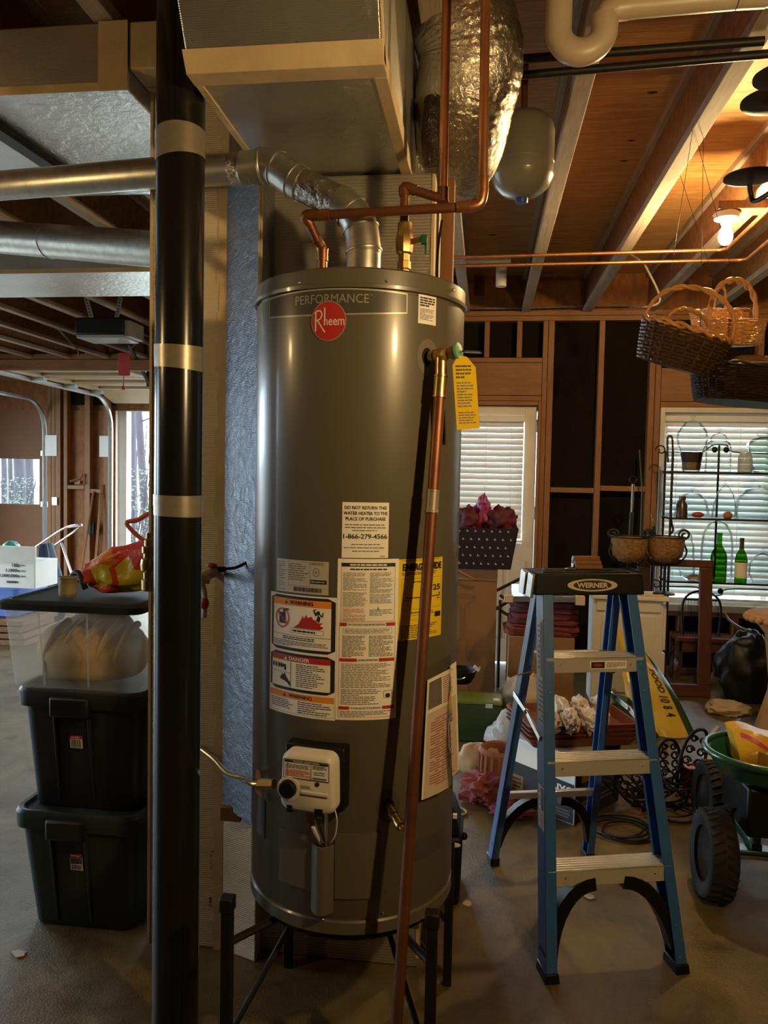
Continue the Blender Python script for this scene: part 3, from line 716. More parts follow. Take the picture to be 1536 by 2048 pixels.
# loose cables on the ceiling
M_cable = plain('white_cable', (.14,.115,.085), .6)
simple_tube('cable', bez([V((.775, 4.6, 2.77)), V((.85, 4.6, 2.72)), PY(1295, 540, 4.6), PY(1320, 600, 4.6), PY(1285, 615, 4.6), PY(1262, 612, 5.0)], 6), .006, M_cable, 'dangling white cable left of the big wicker basket', 'cable', 6)
simple_tube('cable', bez([PY(930, 617, 6.07), PY(1050, 616, 6.07), PY(1180, 612, 6.07), PY(1262, 611, 6.07)], 6), .008, M_cable, 'white cable lying along the top plate of window wall', 'cable', 6)
simple_tube('cable', bez([PY(0, 630, 7.0), PY(60, 643, 7.0), PY(110, 655, 7.0), PY(130, 672, 7.0), PY(155, 700, 7.2), PY(157, 712, 7.3)], 5), .009, M_cable, 'white cable under the joists above the garage doors', 'cable', 6)
simple_tube('cable', bez([PY(884, 440, 2.34), PY(876, 500, 2.34), PY(874, 570, 2.34)], 5), .004, M_black, 'thin black wire beside the wooden post by heater', 'cable', 6)

# ---- lamps
def bulb_lamp(name, label, p, power, top, cord=False):
    t = thing(name, label, 'light bulb', (p.x, p.y, p.z-.055))
    m, nt, b_ = _new('bulb_glow_'+name)
    setp(b_, **{'Base Color': (1,.9,.7,1), 'Emission Color': (*BULB_COL, 1), 'Emission Strength': power})
    pr = [(.004, -.052), (.018, -.047), (.029, -.03), (.032, -.012), (.029, .006), (.020, .026), (.0145, .040), (.0145, .052)]
    MB().lathe(pr, 16, Matrix.Translation(p)).build('bulb', m, t, smooth=80)
    MB().lathe([(.020, .040), (.024, .044), (.026, .062), (.052, .066), (.055, .072), (.055, .092), (.050, .096)], 28, Matrix.Translation(p)).build('lamp_holder', M_white, t, smooth=40)
    if cord: MB().tube([p+V((0,0,.096)), (p.x, p.y, top)], .004, 8).build('cord', M_black, t)
    else: MB().box(p.x-.05, p.y-.05, p.z+.096, p.x+.20, p.y+.05, top).build('mounting_block', M_stud, t, bevel=.003)
    return t
bulb_lamp('ceiling_bulb', 'glowing bare bulb in a white porcelain holder under joist', V((1.07, 3.77, 2.615)), BULB_POWER, 2.75)
bulb_lamp('hanging_bulb', 'bare bulb hanging on a cord far left of the heater', V((-1.9, 1.2, 1.95)), BULB3_POWER, 2.75, True)
bulb_lamp('hanging_bulb', 'second bare bulb hanging on a cord near the ladder', V((.80, .72, 1.96)), BULB2_POWER, 2.75, True)

# ================================================================== WATER HEATER
M_jacket = plain('heater_jacket', (.105,.092,.066), .34, var=.03, vs=3, coat=.2)
M_dark_jacket = plain('heater_dark_band', (.06,.056,.046), .3, var=.03)
Z0, Z1 = .432, 1.930
wh = thing('water_heater', 'tall taupe gas water heater covered with paper labels', 'water heater', (hx, hy, Z0))
pr = [(HR-.012, Z0), (HR+.001, Z0+.003), (HR+.001, Z0+.030), (HR-.003, Z0+.034), (HR-.003, Z0+.040), (HR, Z0+.045), (HR, 1.878), (HR-.004, 1.880), (HR-.004, 1.884)]
MB().lathe(pr, 128, Matrix.Translation((hx, hy, 0))).build('jacket', M_jacket, wh, smooth=40)
pr = [(HR-.003, 1.884), (HR+.006, 1.885), (HR+.007, 1.893), (HR+.002, 1.895), (HR+.002, 1.926), (HR-.006, 1.931), (HR-.05, 1.934), (.02, 1.937)]
MB().lathe(pr, 128, Matrix.Translation((hx, hy, 0))).build('top_cap', M_jacket, wh, smooth=30)
def hz(u, v):                 # photo point -> (arc length, height) on the jacket
    d = ray(u, v); ox, oy = -hx, -hy
    a = d.x**2+d.y**2; b = 2*(ox*d.x+oy*d.y); c = ox*ox+oy*oy-HR*HR
    t = (-b-math.sqrt(max(0, b*b-4*a*c)))/(2*a); p = C0+d*t
    return HR*math.atan2(p.x-hx, -(p.y-hy)), p.z
def cyl(e):
    def f(s, z):
        a = s/HR; r = HR+e; return V((hx+r*math.sin(a), hy-r*math.cos(a), z))
    return f
def plane_map(o, ax, ay, e=0):
    o = V(o); ax = V(ax).normalized(); ay = V(ay).normalized(); n = ax.cross(ay)
    return lambda h: (lambda s, z: o+ax*s+ay*z+n*(e+h))
TXT = {}
def glyphs(s, bold=0):
    k = (s, bold)
    if k not in TXT:
        c = bpy.data.curves.new('lettering', 'FONT'); c.body = s; c.align_x = 'LEFT'; c.offset = bold; c.resolution_u = 3
        o = bpy.data.objects.new('lettering', c); me = bpy.data.meshes.new_from_object(o)
        vs = [(v.co.x, v.co.y) for v in me.vertices]; fs = [tuple(p.vertices) for p in me.polygons]
        bpy.data.objects.remove(o); bpy.data.curves.remove(c); bpy.data.meshes.remove(me)
        x0 = min(v[0] for v in vs); x1 = max(v[0] for v in vs); y0 = min(v[1] for v in vs); y1 = max(v[1] for v in vs)
        TXT[k] = ([((x-x0)/(x1-x0), (y-y0)/(y1-y0)) for x, y in vs], fs, (x1-x0)/(y1-y0))
    return TXT[k]
class Label:                  # flat print built in label coordinates, then laid on a surface
    def __init__(s): s.l = {}
    def _m(s, mat, lv): return s.l.setdefault((mat.name, lv), (mat, [], []))
    def poly(s, pts, mat, lv=1):
        m = s._m(mat, lv); x0 = min(p[0] for p in pts); x1 = max(p[0] for p in pts); k = max(1, int(math.ceil((x1-x0)/.010)))
        for i in range(k):
            q = list(pts)
            if k > 1:
                for sgn, lim in ((1, x0+(x1-x0)*i/k), (-1, x0+(x1-x0)*(i+1)/k)):
                    o = []
                    for a, b in zip(q, q[1:]+q[:1]):
                        da, db = sgn*(a[0]-lim), sgn*(b[0]-lim)
                        if da >= 0: o.append(a)
                        if da*db < 0: t = da/(da-db); o.append((lim, a[1]+(b[1]-a[1])*t))
                    q = o
            if len(q) > 2:
                n = len(m[1]); m[1].extend(q); m[2].append(tuple(range(n, n+len(q))))
    def rect(s, x0, y0, x1, y1, mat, lv=0, seg=.014):
        m = s._m(mat, lv); k = max(1, int(math.ceil(abs(x1-x0)/seg))); n = len(m[1])
        for i in range(k+1):
            x = x0+(x1-x0)*i/k; m[1].extend([(x, y0), (x, y1)])
        for i in range(k): m[2].append((n+2*i, n+2*i+2, n+2*i+3, n+2*i+1))
    def frame(s, x0, y0, x1, y1, t, mat, lv=1):
        s.rect(x0, y0, x1, y0+t, mat, lv); s.rect(x0, y1-t, x1, y1, mat, lv); s.rect(x0, y0+t, x0+t, y1-t, mat, lv); s.rect(x1-t, y0+t, x1, y1-t, mat, lv)
    def text(s, t, x0, y0, x1, y1, mat, lv=2, bold=.02):
        vs, fs, asp = glyphs(t, bold); m = s._m(mat, lv); n = len(m[1])
        m[1].extend([(x0+a*(x1-x0), y0+b*(y1-y0)) for a, b in vs]); m[2].extend([tuple(i+n for i in f) for f in fs])
    def lines(s, x0, y0, x1, y1, n, mat, lv=2, fill=.45, rag=.15):      # unreadable small print
        h = (y1-y0)/n
        for i in range(n):
            y = y1-(i+.5)*h; xe = x1-(x1-x0)*rag*rnd.random() if (i % 4) != 3 else x0+(x1-x0)*rnd.uniform(.3, .8); x = x0
            while x < xe-.002:
                l = rnd.uniform(.004, .014); s.rect(x, y-h*fill/2, min(x+l, xe), y+h*fill/2, mat, lv); x += l+.0016
    def disc(s, cx, cy, rx, ry, mat, lv=1, n=40, inner=None):
        p = [(cx+rx*math.cos(2*math.pi*i/n), cy+ry*math.sin(2*math.pi*i/n)) for i in range(n)]
        if inner is None: s.poly(p, mat, lv)
        else:
            for i in range(n):
                j = (i+1) % n; f = inner
                s.poly([p[i], p[j], (cx+(p[j][0]-cx)*f, cy+(p[j][1]-cy)*f), (cx+(p[i][0]-cx)*f, cy+(p[i][1]-cy)*f)], mat, lv)
    def build(s, name, mapper, parent, base_mat=None, label=None, step=.00035):
        items = sorted(s.l.items(), key=lambda kv: kv[0][1]); base = None
        for (mn, lv), (mat, vs, fs) in items:
            f = mapper(.0006+lv*step); m = MB(); m.add([f(x, y) for x, y in vs], fs)
            nm = name if base is None else {'black_ink': 'black_print', 'red_ink': 'red_print', 'orange_ink': 'orange_band', 'grey_ink': 'small_print', 'pink_ink': 'red_small_print'}.get(mn, 'print')
            o = m.build(nm, mat, parent if base is None else base, kind=None if base is None else 'stuff')
            if base is None:
                base = o
                if label: o['label'] = label
        return base
def cylmap(e): return cyl(e)
def rc(u0, v0, u1, v1):       # corners in the photo -> label box
    s0, z1 = hz(u0, v0); s1, z0 = hz(u1, v1); return s0, z0, s1, z1
# brand panel
M_badge = plain('brand_panel', (.070,.064,.052), .28, var=.02, coat=.3)
M_line = plain('silver_print', (.40,.36,.29), .35, .3, var=.05)
s0, zt = hz(540, 592); s1, _ = hz(814, 592); zb_ = hz(815, 628)[1]; zt = hz(814, 590)[1]; sm = hz(657, 640)[0]; zlow = hz(657, 637)[1]
L = Label()
n = 24; top = []; bot = []
for i in range(n+1):
    x = s0+(s1-s0)*i/n; f = 1-abs(2*i/n-1)**2
    top.append((x, zt+.004*f)); bot.append((x, zb_-.010*f))
for i in range(n): L.poly([bot[i], bot[i+1], top[i+1], top[i]], M_badge, 0)
for i in range(n):
    for a in (top, bot): L.poly([a[i], a[i+1], (a[i+1][0], a[i+1][1]+.0034), (a[i][0], a[i][1]+.0034)], M_line, 1)
for e in (0, n): L.poly([(bot[e][0]-.0012, bot[e][1]), (bot[e][0]+.0012, bot[e][1]), (top[e][0]+.0012, top[e][1]+.003), (top[e][0]-.0012, top[e][1]+.003)], M_line, 1)
a0, z_0 = hz(592, 606); a1, z_1 = hz(738, 588)
L.text('PERFORMANCE', a0, hz(660, 606)[1], a1, hz(660, 588)[1], M_line, 2, .0)
L.text('TM', a1+.002, hz(660, 591)[1], a1+.008, hz(660, 588)[1], M_line, 2, 0)
cs, cz = hz(657, 642); rd = .0405
L.disc(cs, cz, rd, rd*1.08, M_line, 3); L.disc(cs, cz, rd*.95, rd*1.03, M_red_ink, 4)
M_lw = plain('logo_white', (.72,.60,.50), .5, var=.02)
def stroke(p, w):
    for (xa_, ya), (xb_, yb_) in zip(p, p[1:]):
        d = V((xb_-xa_, yb_-ya)); nn_ = V((-d.y, d.x)).normalized()*w/2
        L.poly([(xa_-nn_.x, ya-nn_.y), (xb_-nn_.x, yb_-nn_.y), (xb_+nn_.x, yb_+nn_.y), (xa_+nn_.x, ya+nn_.y)], M_lw, 5)
rx = cs-rd*.72
stroke([(rx, cz-.022), (rx, cz+.020)], .0035)
stroke([(rx-.003, cz+.017), (rx+.004, cz+.023), (rx+.012, cz+.022), (rx+.015, cz+.014), (rx+.011, cz+.005), (rx+.002, cz+.001)], .0028)
stroke([(rx+.004, cz+.002), (rx+.022, cz-.025)], .003)
stroke([(rx+.021, cz-.008), (rx+.021, cz+.029)], .003)
L.text('heem', rx+.0195, cz-.010, cs+rd*.90, cz+.010, M_lw, 6, .01)
L.build('brand_panel', cylmap, wh, label='brand panel with red round emblem')
# small top-right label
L = Label(); b = rc(837, 588, 871, 652); L.rect(*b, M_paper, 0); L.lines(b[0]+.004, b[3]-.026, b[2]-.004, b[3]-.004, 4, M_ink, 2, .6, .1); L.lines(b[0]+.004, b[1]+.008, b[2]-.004, b[3]-.030, 9, M_grey_ink, 2)
L.build('caution_label', cylmap, wh)
# do not return label
L = Label(); b = rc(685, 1004, 776, 1116); L.rect(*b, M_paper, 0); W = b[2]-b[0]; Hh = b[3]-b[1]
def at(fx0, fy0, fx1, fy1): return b[0]+W*fx0, b[1]+Hh*(1-fy1), b[0]+W*fx1, b[1]+Hh*(1-fy0)
L.text('DO NOT RETURN THIS', *at(.05, .065, .95, .125), M_ink); L.text('WATER HEATER TO THE', *at(.03, .165, .97, .225), M_ink); L.text('PLACE OF PURCHASE', *at(.075, .265, .925, .325), M_ink)
for y in (.385, .435): L.lines(*at(.06, y, .94, y+.035), 1, M_grey_ink, 2, .5, .05)
L.lines(*at(.22, .49, .80, .52), 1, M_grey_ink, 2, .5)
L.text('1-866-279-4566', *at(.03, .565, .97, .655), M_ink)
for y, a_, c_ in ((.74, .2, .82), (.80, .04, .96), (.86, .22, .8)): L.lines(*at(a_, y, c_, y+.03), 1, M_grey_ink, 2, .5, .05)
L.lines(*at(.82, .955, .96, .98), 1, M_grey_ink, 2, .5)
L.build('return_notice', cylmap, wh, label='white notice with a telephone number')
# rating plate
L = Label(); b = rc(555, 1119, 657, 1190); b = (b[0], hz(605, 1187)[1], b[2], hz(605, 1121)[1]); W = b[2]-b[0]; Hh = b[3]-b[1]
M_plate = plain('rating_plate', (.52,.49,.43), .45, .2, var=.04)
L.rect(*b, M_plate, 0); L.lines(*at(.03, .05, .24, .62), 9, M_grey_ink, 2, .35, .4); L.lines(*at(.28, .08, .66, .62), 8, M_grey_ink, 2, .35, .4); L.lines(*at(.03, .64, .2, .95), 5, M_grey_ink, 2, .3, .3)
L.lines(*at(.70, .03, .96, .12), 2, M_grey_ink); L.disc(b[0]+W*.79, b[1]+Hh*.67, .008, .010, M_grey_ink, 1, 20, .85); L.disc(b[0]+W*.79, b[1]+Hh*.67, .002, .003, M_grey_ink, 1, 8)
L.frame(*at(.26, .04, .68, .78), .0006, M_grey_ink, 1); L.rect(*at(.69, .56, .97, .68), M_ink, 1); L.lines(*at(.71, .60, .94, .64), 1, M_plate, 3, .7, .02)
x = b[0]+W*.38
while x < b[0]+W*.87: ww = rnd.choice((.0008, .0014, .002)); L.rect(x, b[1]+Hh*.06, x+ww, b[1]+Hh*.19, M_ink, 1); x += ww+rnd.choice((.0009, .0015))
L.build('rating_plate', cylmap, wh)
# warning sheet, left half
zt_, zb_ = hz(605, 1191)[1], hz(600, 1433)[1]
sL, sM, sR = hz(541, 1300)[0], hz(673, 1300)[0], hz(794, 1300)[0]
L = Label(); L.rect(sL, zb_, sM-.0005, zt_, M_paper, 0)
b = (sL, zb_, sM, zt_); W = b[2]-b[0]; Hh = b[3]-b[1]
def round_rect(x0, y0, x1, y1, mat, lv, r=.008):
    pts = [((x0+x1)/2+x, (y0+y1)/2+y) for x, y in rrect(x1-x0, y1-y0, r, 4)]
    # strips so that the print follows the curve of the jacket
    k = 10
    for i in range(k):
        xa_, xb_ = x0+(x1-x0)*i/k, x0+(x1-x0)*(i+1)/k
        def yy(x):
            d = max(0, r-(x-x0), r-(x1-x)); return r-math.sqrt(max(0, r*r-d*d))
        L.poly([(xa_, y0+yy(xa_)), (xb_, y0+yy(xb_)), (xb_, y1-yy(xb_)), (xa_, y1-yy(xa_))], mat, lv)
round_rect(*at(.03, .012, .985, .465), M_ink, 1); L.rect(*at(.075, .036, .93, .44), M_paper, 2)
L.rect(*at(.075, .036, .93, .092), M_orange_ink, 3); L.text('WARNING', *at(.36, .046, .70, .08), M_ink, 4, .04)
def tri(fx, fy, w_, mat, lv=4):
    x0, y0, x1, y1 = at(fx, fy, fx+w_, fy+.028); L.poly([(x0, y0), (x1, y0), ((x0+x1)/2, y1)], mat, lv)
tri(.28, .050, .05, M_ink)
cx_, cy_ = b[0]+W*.24, b[1]+Hh*(1-.20); 
L.rect(cx_-.010, cy_-.013, cx_+.010, cy_+.012, M_ink, 3); L.rect(cx_+.002, cy_+.010, cx_+.009, cy_+.022, M_ink, 3); L.rect(cx_+.004, cy_+.018, cx_+.020, cy_+.022, M_ink, 3)
L.disc(cx_, cy_, .0215, .0225, M_red_ink, 5, 36, .88)
L.poly([(cx_-.016, cy_+.012), (cx_-.013, cy_+.015), (cx_+.016, cy_-.012), (cx_+.013, cy_-.015)], M_red_ink, 5)
fl_ = [(.42,.27),(.50,.235),(.53,.20),(.56,.165),(.575,.19),(.61,.15),(.62,.18),(.68,.165),(.70,.19),(.74,.195),(.76,.215),(.83,.21),(.79,.235),(.84,.25),(.79,.27)]
L.poly([(b[0]+W*x, b[1]+Hh*(1-y)) for x, y in fl_], M_red_ink, 3)
px_, py_ = b[0]+W*.765, b[1]+Hh*(1-.155)
L.disc(px_, py_+.006, .0045, .005, M_ink, 4, 14)
for seg_ in (((0,.001),(-.004,-.010),(.003,-.016),(.006,-.004)), ((-.012,.012),(-.010,.014),(-.003,.001),(-.006,-.001)), ((-.012,.012),(-.005,.016),(-.004,.014),(-.010,.010)), ((.004,.0),(.012,-.003),(.012,-.001),(.005,.004)), ((.011,-.003),(.013,.008),(.011,.008),(.009,-.002))):
    L.poly([(px_+x, py_+y) for x, y in seg_], M_ink, 4)
L.lines(*at(.41, .285, .74, .305), 1, M_ink, 3, .7, .05); L.frame(*at(.38, .275, .84, .315), .0007, M_grey_ink, 3)
L.rect(*at(.075, .335, .93, .338), M_ink, 3); L.lines(*at(.25, .345, .72, .375), 2, M_ink, 3, .5, .05); L.lines(*at(.09, .380, .92, .43), 4, M_ink, 3, .4, .08)
round_rect(*at(.02, .485, .985, .80), M_ink, 1); L.rect(*at(.06, .507, .93, .775), M_paper, 2)
L.rect(*at(.06, .507, .93, .553), M_red_ink, 3); L.text('DANGER', *at(.36, .515, .66, .545), M_paper, 4, .02); tri(.28, .518, .05, M_paper)
L.lines(*at(.47, .565, .88, .76), 12, M_ink, 3, .38, .3); L.rect(*at(.385, .56, .392, .77), M_ink, 3)
for fx_ in (.09, .14, .19, .235): L.disc(b[0]+W*fx_, b[1]+Hh*(1-.60), .0035, .006, M_ink, 3, 12)
L.rect(*at(.21, .587, .31, .612), M_ink, 3); L.rect(*at(.28, .60, .315, .635), M_ink, 3)
L.rect(*at(.06, .652, .385, .655), M_grey_ink, 3)
hnd = [(.21,.70),(.235,.685),(.25,.665),(.262,.668),(.26,.685),(.285,.66),(.30,.665),(.32,.69),(.385,.735),(.385,.765),(.33,.735),(.27,.72),(.22,.715)]
L.poly([(b[0]+W*x, b[1]+Hh*(1-y)) for x, y in hnd], M_ink, 3)
L.frame(*at(.02, .815, .985, .985), .0006, M_ink, 1); L.rect(*at(.02, .815, .985, .862), M_orange_ink, 2); L.text('WARNING', *at(.36, .823, .70, .852), M_ink, 3, .02); tri(.27, .825, .05, M_ink)
L.lines(*at(.05, .875, .46, .955), 5, M_ink, 2, .35, .3); L.lines(*at(.50, .870, .95, .975), 6, M_ink, 2, .35, .3)
L.build('warning_sheet', cylmap, wh, label='paper sheet with orange WARNING and red DANGER panels')
# instruction sheet, right half
zt2 = hz(730, 1118)[1]; zb2 = hz(730, 1440)[1]
L = Label(); L.rect(sM, zb2, sR, zt2, M_paper, 0); b = (sM, zb2, sR, zt2); W = b[2]-b[0]; Hh = b[3]-b[1]
L.frame(*at(.06, .025, .94, .385), .0006, M_ink, 1); L.rect(*at(.06, .025, .94, .048), M_ink, 1); L.lines(*at(.2, .030, .82, .043), 1, M_paper, 3, .7, .02)
L.lines(*at(.20, .058, .80, .07), 1, M_ink, 2, .7, .02)
L.lines(*at(.09, .082, .48, .195), 13, M_grey_ink, 2, .42); L.lines(*at(.52, .082, .91, .21), 15, M_grey_ink, 2, .42); L.lines(*at(.09, .205, .48, .30), 12, M_grey_ink, 2, .42); L.lines(*at(.52, .215, .91, .275), 7, M_grey_ink, 2, .42)
L.lines(*at(.09, .305, .48, .36), 6, M_pink_ink, 2, .6); L.lines(*at(.09, .363, .48, .382), 2, M_grey_ink, 2, .4); L.lines(*at(.52, .31, .91, .35), 4, M_grey_ink, 2, .42)
tri(.64, .29, .04, M_grey_ink, 2)
def redband(y, h, l, r_, t):
    L.rect(*at(.05, y, l, y+h), M_red_ink, 1); L.rect(*at(r_, y, .95, y+h), M_red_ink, 1); L.text(t, *at(l+.02, y+.004, r_-.02, y+h-.004), M_ink, 2, .01)
redband(.395, .021, .16, .80, 'FOR YOUR SAFETY READ BEFORE OPERATING'); redband(.615, .021, .33, .69, 'LIGHTING INSTRUCTIONS'); redband(.915, .020, .22, .76, 'TO TURN GAS OFF TO THE APPLIANCE')
L.frame(*at(.04, .39, .96, .985), .0007, M_red_ink, 1); L.frame(*at(.10, .428, .90, .463), .0006, M_ink, 1)
L.lines(*at(.13, .433, .88, .458), 3, M_grey_ink, 2, .45); L.lines(*at(.09, .472, .48, .608), 16, M_grey_ink, 2, .5); L.lines(*at(.52, .472, .93, .605), 15, M_grey_ink, 2, .5)
L.lines(*at(.08, .645, .93, .80), 15, M_grey_ink, 2, .42); L.lines(*at(.08, .805, .74, .905), 9, M_grey_ink, 2, .42); L.frame(*at(.78, .82, .92, .865), .0009, M_ink, 1); L.disc(b[0]+W*.85, b[1]+Hh*.15, .006, .005, M_ink, 2, 12)
L.lines(*at(.07, .942, .92, .98), 4, M_grey_ink, 2, .45)
L.build('instruction_sheet', cylmap, wh, label='long paper instruction sheet with red bands')
# yellow energy label
s0, s1 = hz(796, 1200)[0], hz(883, 1190)[0]; zt_, zb_ = hz(797, 1119)[1], hz(796, 1282)[1]
L = Label(); b = (s0, zb_, s1, zt_); W = s1-s0; Hh = zt_-zb_; L.rect(*b, M_yellow, 0)
L.text('ENERGYGUIDE', *at(.07, .055, .955, .145), M_ink, 2, .06)
L.lines(*at(.06, .012, .94, .022), 1, M_ink, 2, .6); L.lines(*at(.06, .16, .9, .20), 2, M_ink, 2, .45)
L.frame(*at(.06, .24, .95, .62), .0005, M_ink, 1); L.lines(*at(.28, .275, .72, .295), 1, M_ink, 2, .6)
L.text('$325', *at(.52, .335, .93, .42), M_ink, 2, .03)
L.rect(*at(.13, .475, .93, .487), M_ink, 2); tri(.88, .435, .05, M_ink, 2)
for fx_ in (.12, .42, .62, .85): L.lines(*at(fx_, .505, fx_+.09, .52), 1, M_ink, 2, .7)
L.lines(*at(.25, .655, .75, .675), 1, M_ink, 2, .6); L.frame(*at(.12, .695, .55, .755), .0005, M_ink, 1); L.lines(*at(.62, .68, .80, .70), 1, M_ink); L.rect(*at(.80, .685, .965, .75), M_ink, 1)
L.lines(*at(.06, .81, .92, .985), 8, M_ink, 2, .35, .3)
L.build('energy_label', cylmap, wh, label='yellow energy label reading ENERGYGUIDE')

# gas control valve
gc, gz = hz(636, 1545)
cp = cyl(0)(gc, gz); gn = V((math.sin(gc/HR), -math.cos(gc/HR), 0)); gx = V((math.cos(gc/HR), math.sin(gc/HR), 0))
Mg = Matrix.Translation(cp) @ Matrix((gx, V((0,0,1)), gn)).transposed().to_4x4()      # x right, y up, z outward
M_valve = plain('valve_white', (.60,.57,.50), .45, var=.03)
s = .00117*.93
gv = MB(); 
def vpoly(w_, h_, r_): return rrect(w_, h_, r_, 5)
W_, H_ = .128, .132
def loft(secs):
    m = MB(); n = len(secs[0][0]); vs = []
    for poly, z in secs: vs += [(x, y, z) for x, y in poly]
    fs = [tuple(range(n-1, -1, -1)), tuple(range(n*(len(secs)-1), n*len(secs)))]
    for i in range(len(secs)-1): fs += [(i*n+k, i*n+(k+1) % n, (i+1)*n+(k+1) % n, (i+1)*n+k) for k in range(n)]
    return m, vs, fs
def shift(p, dx, dy, tp=1): return [((x*(tp if y > 0 else 1))+dx, y+dy) for x, y in p]
m, vs, fs = loft([(shift(vpoly(W_, H_, .022), 0, 0, .96), -.01), (shift(vpoly(W_, H_, .022), 0, 0, .96), .058), (shift(vpoly(W_-.008, H_-.008, .022), 0, 0, .95), .068), (shift(vpoly(W_-.02, H_-.02, .018), 0, 0, .94), .072)])
m.add(vs, fs, Mg); gvo = m.build('gas_valve', M_valve, wh, smooth=35)
MB().box(-.068, -.07, -.012, .072, .072, .03, Mg).build('valve_back', M_black, gvo, bevel=.004)
MB().lathe([(.020, .072), (.0195, .084), (.017, .088), (.003, .089)], 24, Mg @ Matrix.Translation((-.040, -.012, 0))).build('dial', M_black, gvo, smooth=40)
MB().lathe([(.027, .071), (.027, .0745), (.021, .0755)], 28, Mg @ Matrix.Translation((-.040, -.014, 0))).build('dial_bezel', M_valve, gvo, smooth=40)
MB().box(-.012, -.022, .070, .052, -.014, .0755, Mg).build('ridge', M_valve, gvo, bevel=.002)
MB().lathe([(.005, .071), (.005, .0735)], 12, Mg @ Matrix.Translation((.026, .004, 0))).build('status_light', M_ink, gvo)
for x, w_ in ((-.038, .012), (.030, .018)): MB().box(x-w_/2, -.066, .045, x+w_/2, -.050, .0735, Mg).build('foot_slot', M_black, gvo)
for y in (.035, -.03): MB().box(.062, y-.012, .0, .074, y+.012, .03, Mg).build('clip', M_black, gvo, bevel=.003)
L = Label(); L.rect(-.052, .012, .052, .052, M_paper, 0)
L.frame(-.053, .011, .053, .053, .0014, M_ink, 1); L.rect(-.050, .046, .050, .051, M_ink, 2); L.text('STATUS LIGHT CODE', -.030, .047, .030, .0502, M_paper, 3)
L.lines(-.048, .015, .010, .031, 6, M_pink_ink, 2, .8, .05); L.lines(-.048, .033, .010, .043, 3, M_grey_ink, 2, .5); L.rect(.011, .013, .012, .045, M_ink, 2); L.lines(.015, .036, .048, .045, 4, M_grey_ink, 2, .5); L.lines(.018, .023, .046, .032, 2, M_ink, 2, .3); L.rect(.015, .0145, .047, .0185, M_grey_ink, 2); L.rect(-.043, .013, -.042, .045, M_ink, 2)
gm = lambda e: (lambda x, y: Mg @ V((x, y, .0722+e)))
L.build('code_label', gm, gvo)
L = Label(); L.lines(-.058, .000, -.028, .006, 2, M_grey_ink, 0, .5); L.lines(-.020, -.012, .012, -.002, 4, M_grey_ink, 0, .4)
L.build('valve_print', gm, gvo)
# feed tubes and wires below the valve
def gp(u, v, e): s_, z_ = hz(u, v); return cyl(e)(s_, z_)
def wire(nm, pts, r, mat): return MB().tube(bez([gp(*p) for p in pts], 6), r, 8).build(nm, mat, wh, smooth=60)
wire('burner_tube', [(659, 1592, .035), (660, 1630, .034), (659, 1660, .028), (655, 1685, .012)], .0042, M_steel)
wire('sensor_wire', [(672, 1595, .035), (678, 1625, .034), (674, 1660, .024), (664, 1680, .012)], .0016, M_white)
wire('igniter_wire', [(632, 1598, .035), (630, 1620, .034), (634, 1645, .03), (642, 1675, .015)], .0030, M_copper_d)
wire('thermopile_wire', [(637, 1640, .034), (640, 1655, .028), (646, 1680, .012)], .0045, M_white)
wire('thermopile_wire', [(640, 1625, .036), (645, 1650, .03), (650, 1682, .012)], .0020, M_steel)
MB().bar(gp(629, 1610, .036), gp(631, 1630, .036), .008, .008).build('wire_tag', plain('orange_tag', (.55,.13,.04), .5), wh)
MB().bar(gp(643, 1612, .033), gp(652, 1612, .033), .001, .028).build('wire_flag', M_galv, wh)
# burner access cover: raised panel with a rounded middle
def patch(u0, u1, v0, v1, e, nm, mat, bulge=0, nu=20):
    s0_, s1_ = hz(u0, (v0+v1)/2)[0], hz(u1, (v0+v1)/2)[0]; z1_, z0_ = hz(660, v0)[1], hz(660, v1)[1]
    m = MB(); vs = []; fs = []
    def pt(i, z, ee): 
        t = i/nu; return cyl(ee+bulge*math.sin(math.pi*t))(s0_+(s1_-s0_)*t, z)
    m.grid(lambda a, c_: pt(a*nu, z0_+(z1_-z0_)*c_, e), nu, 1)
    m.grid(lambda a, c_: pt(a*nu, z0_, -.002+(e+.002)*c_), nu, 1); m.grid(lambda a, c_: pt(a*nu, z1_, -.002+(e+.002)*c_), nu, 1)
    m.grid(lambda a, c_: cyl(-.002+(e+.002)*a)(s0_, z0_+(z1_-z0_)*c_), 1, 1); m.grid(lambda a, c_: cyl(-.002+(e+.002)*a)(s1_, z0_+(z1_-z0_)*c_), 1, 1)
    return m.build(nm, mat, wh, smooth=50)
patch(560, 626, 1675, 1785, .0035, 'access_panel', M_jacket); patch(670, 760, 1665, 1795, .0035, 'access_panel', M_jacket)
patch(624, 668, 1688, 1822, .004, 'burner_cover', M_jacket, .022)
patch(503, 530, 1640, 1720, .0015, 'vent_screen', M_dark_jacket); patch(815, 880, 1700, 1740, .0015, 'vent_screen', M_dark_jacket)
for u_, v_ in ((648, 1838), (765, 1825), (600, 566), (772, 563), (905, 580)):
    MB().sphere(gp(u_, v_, .002), .0035, 8, 6).build('screw', M_steel, wh, smooth=60)
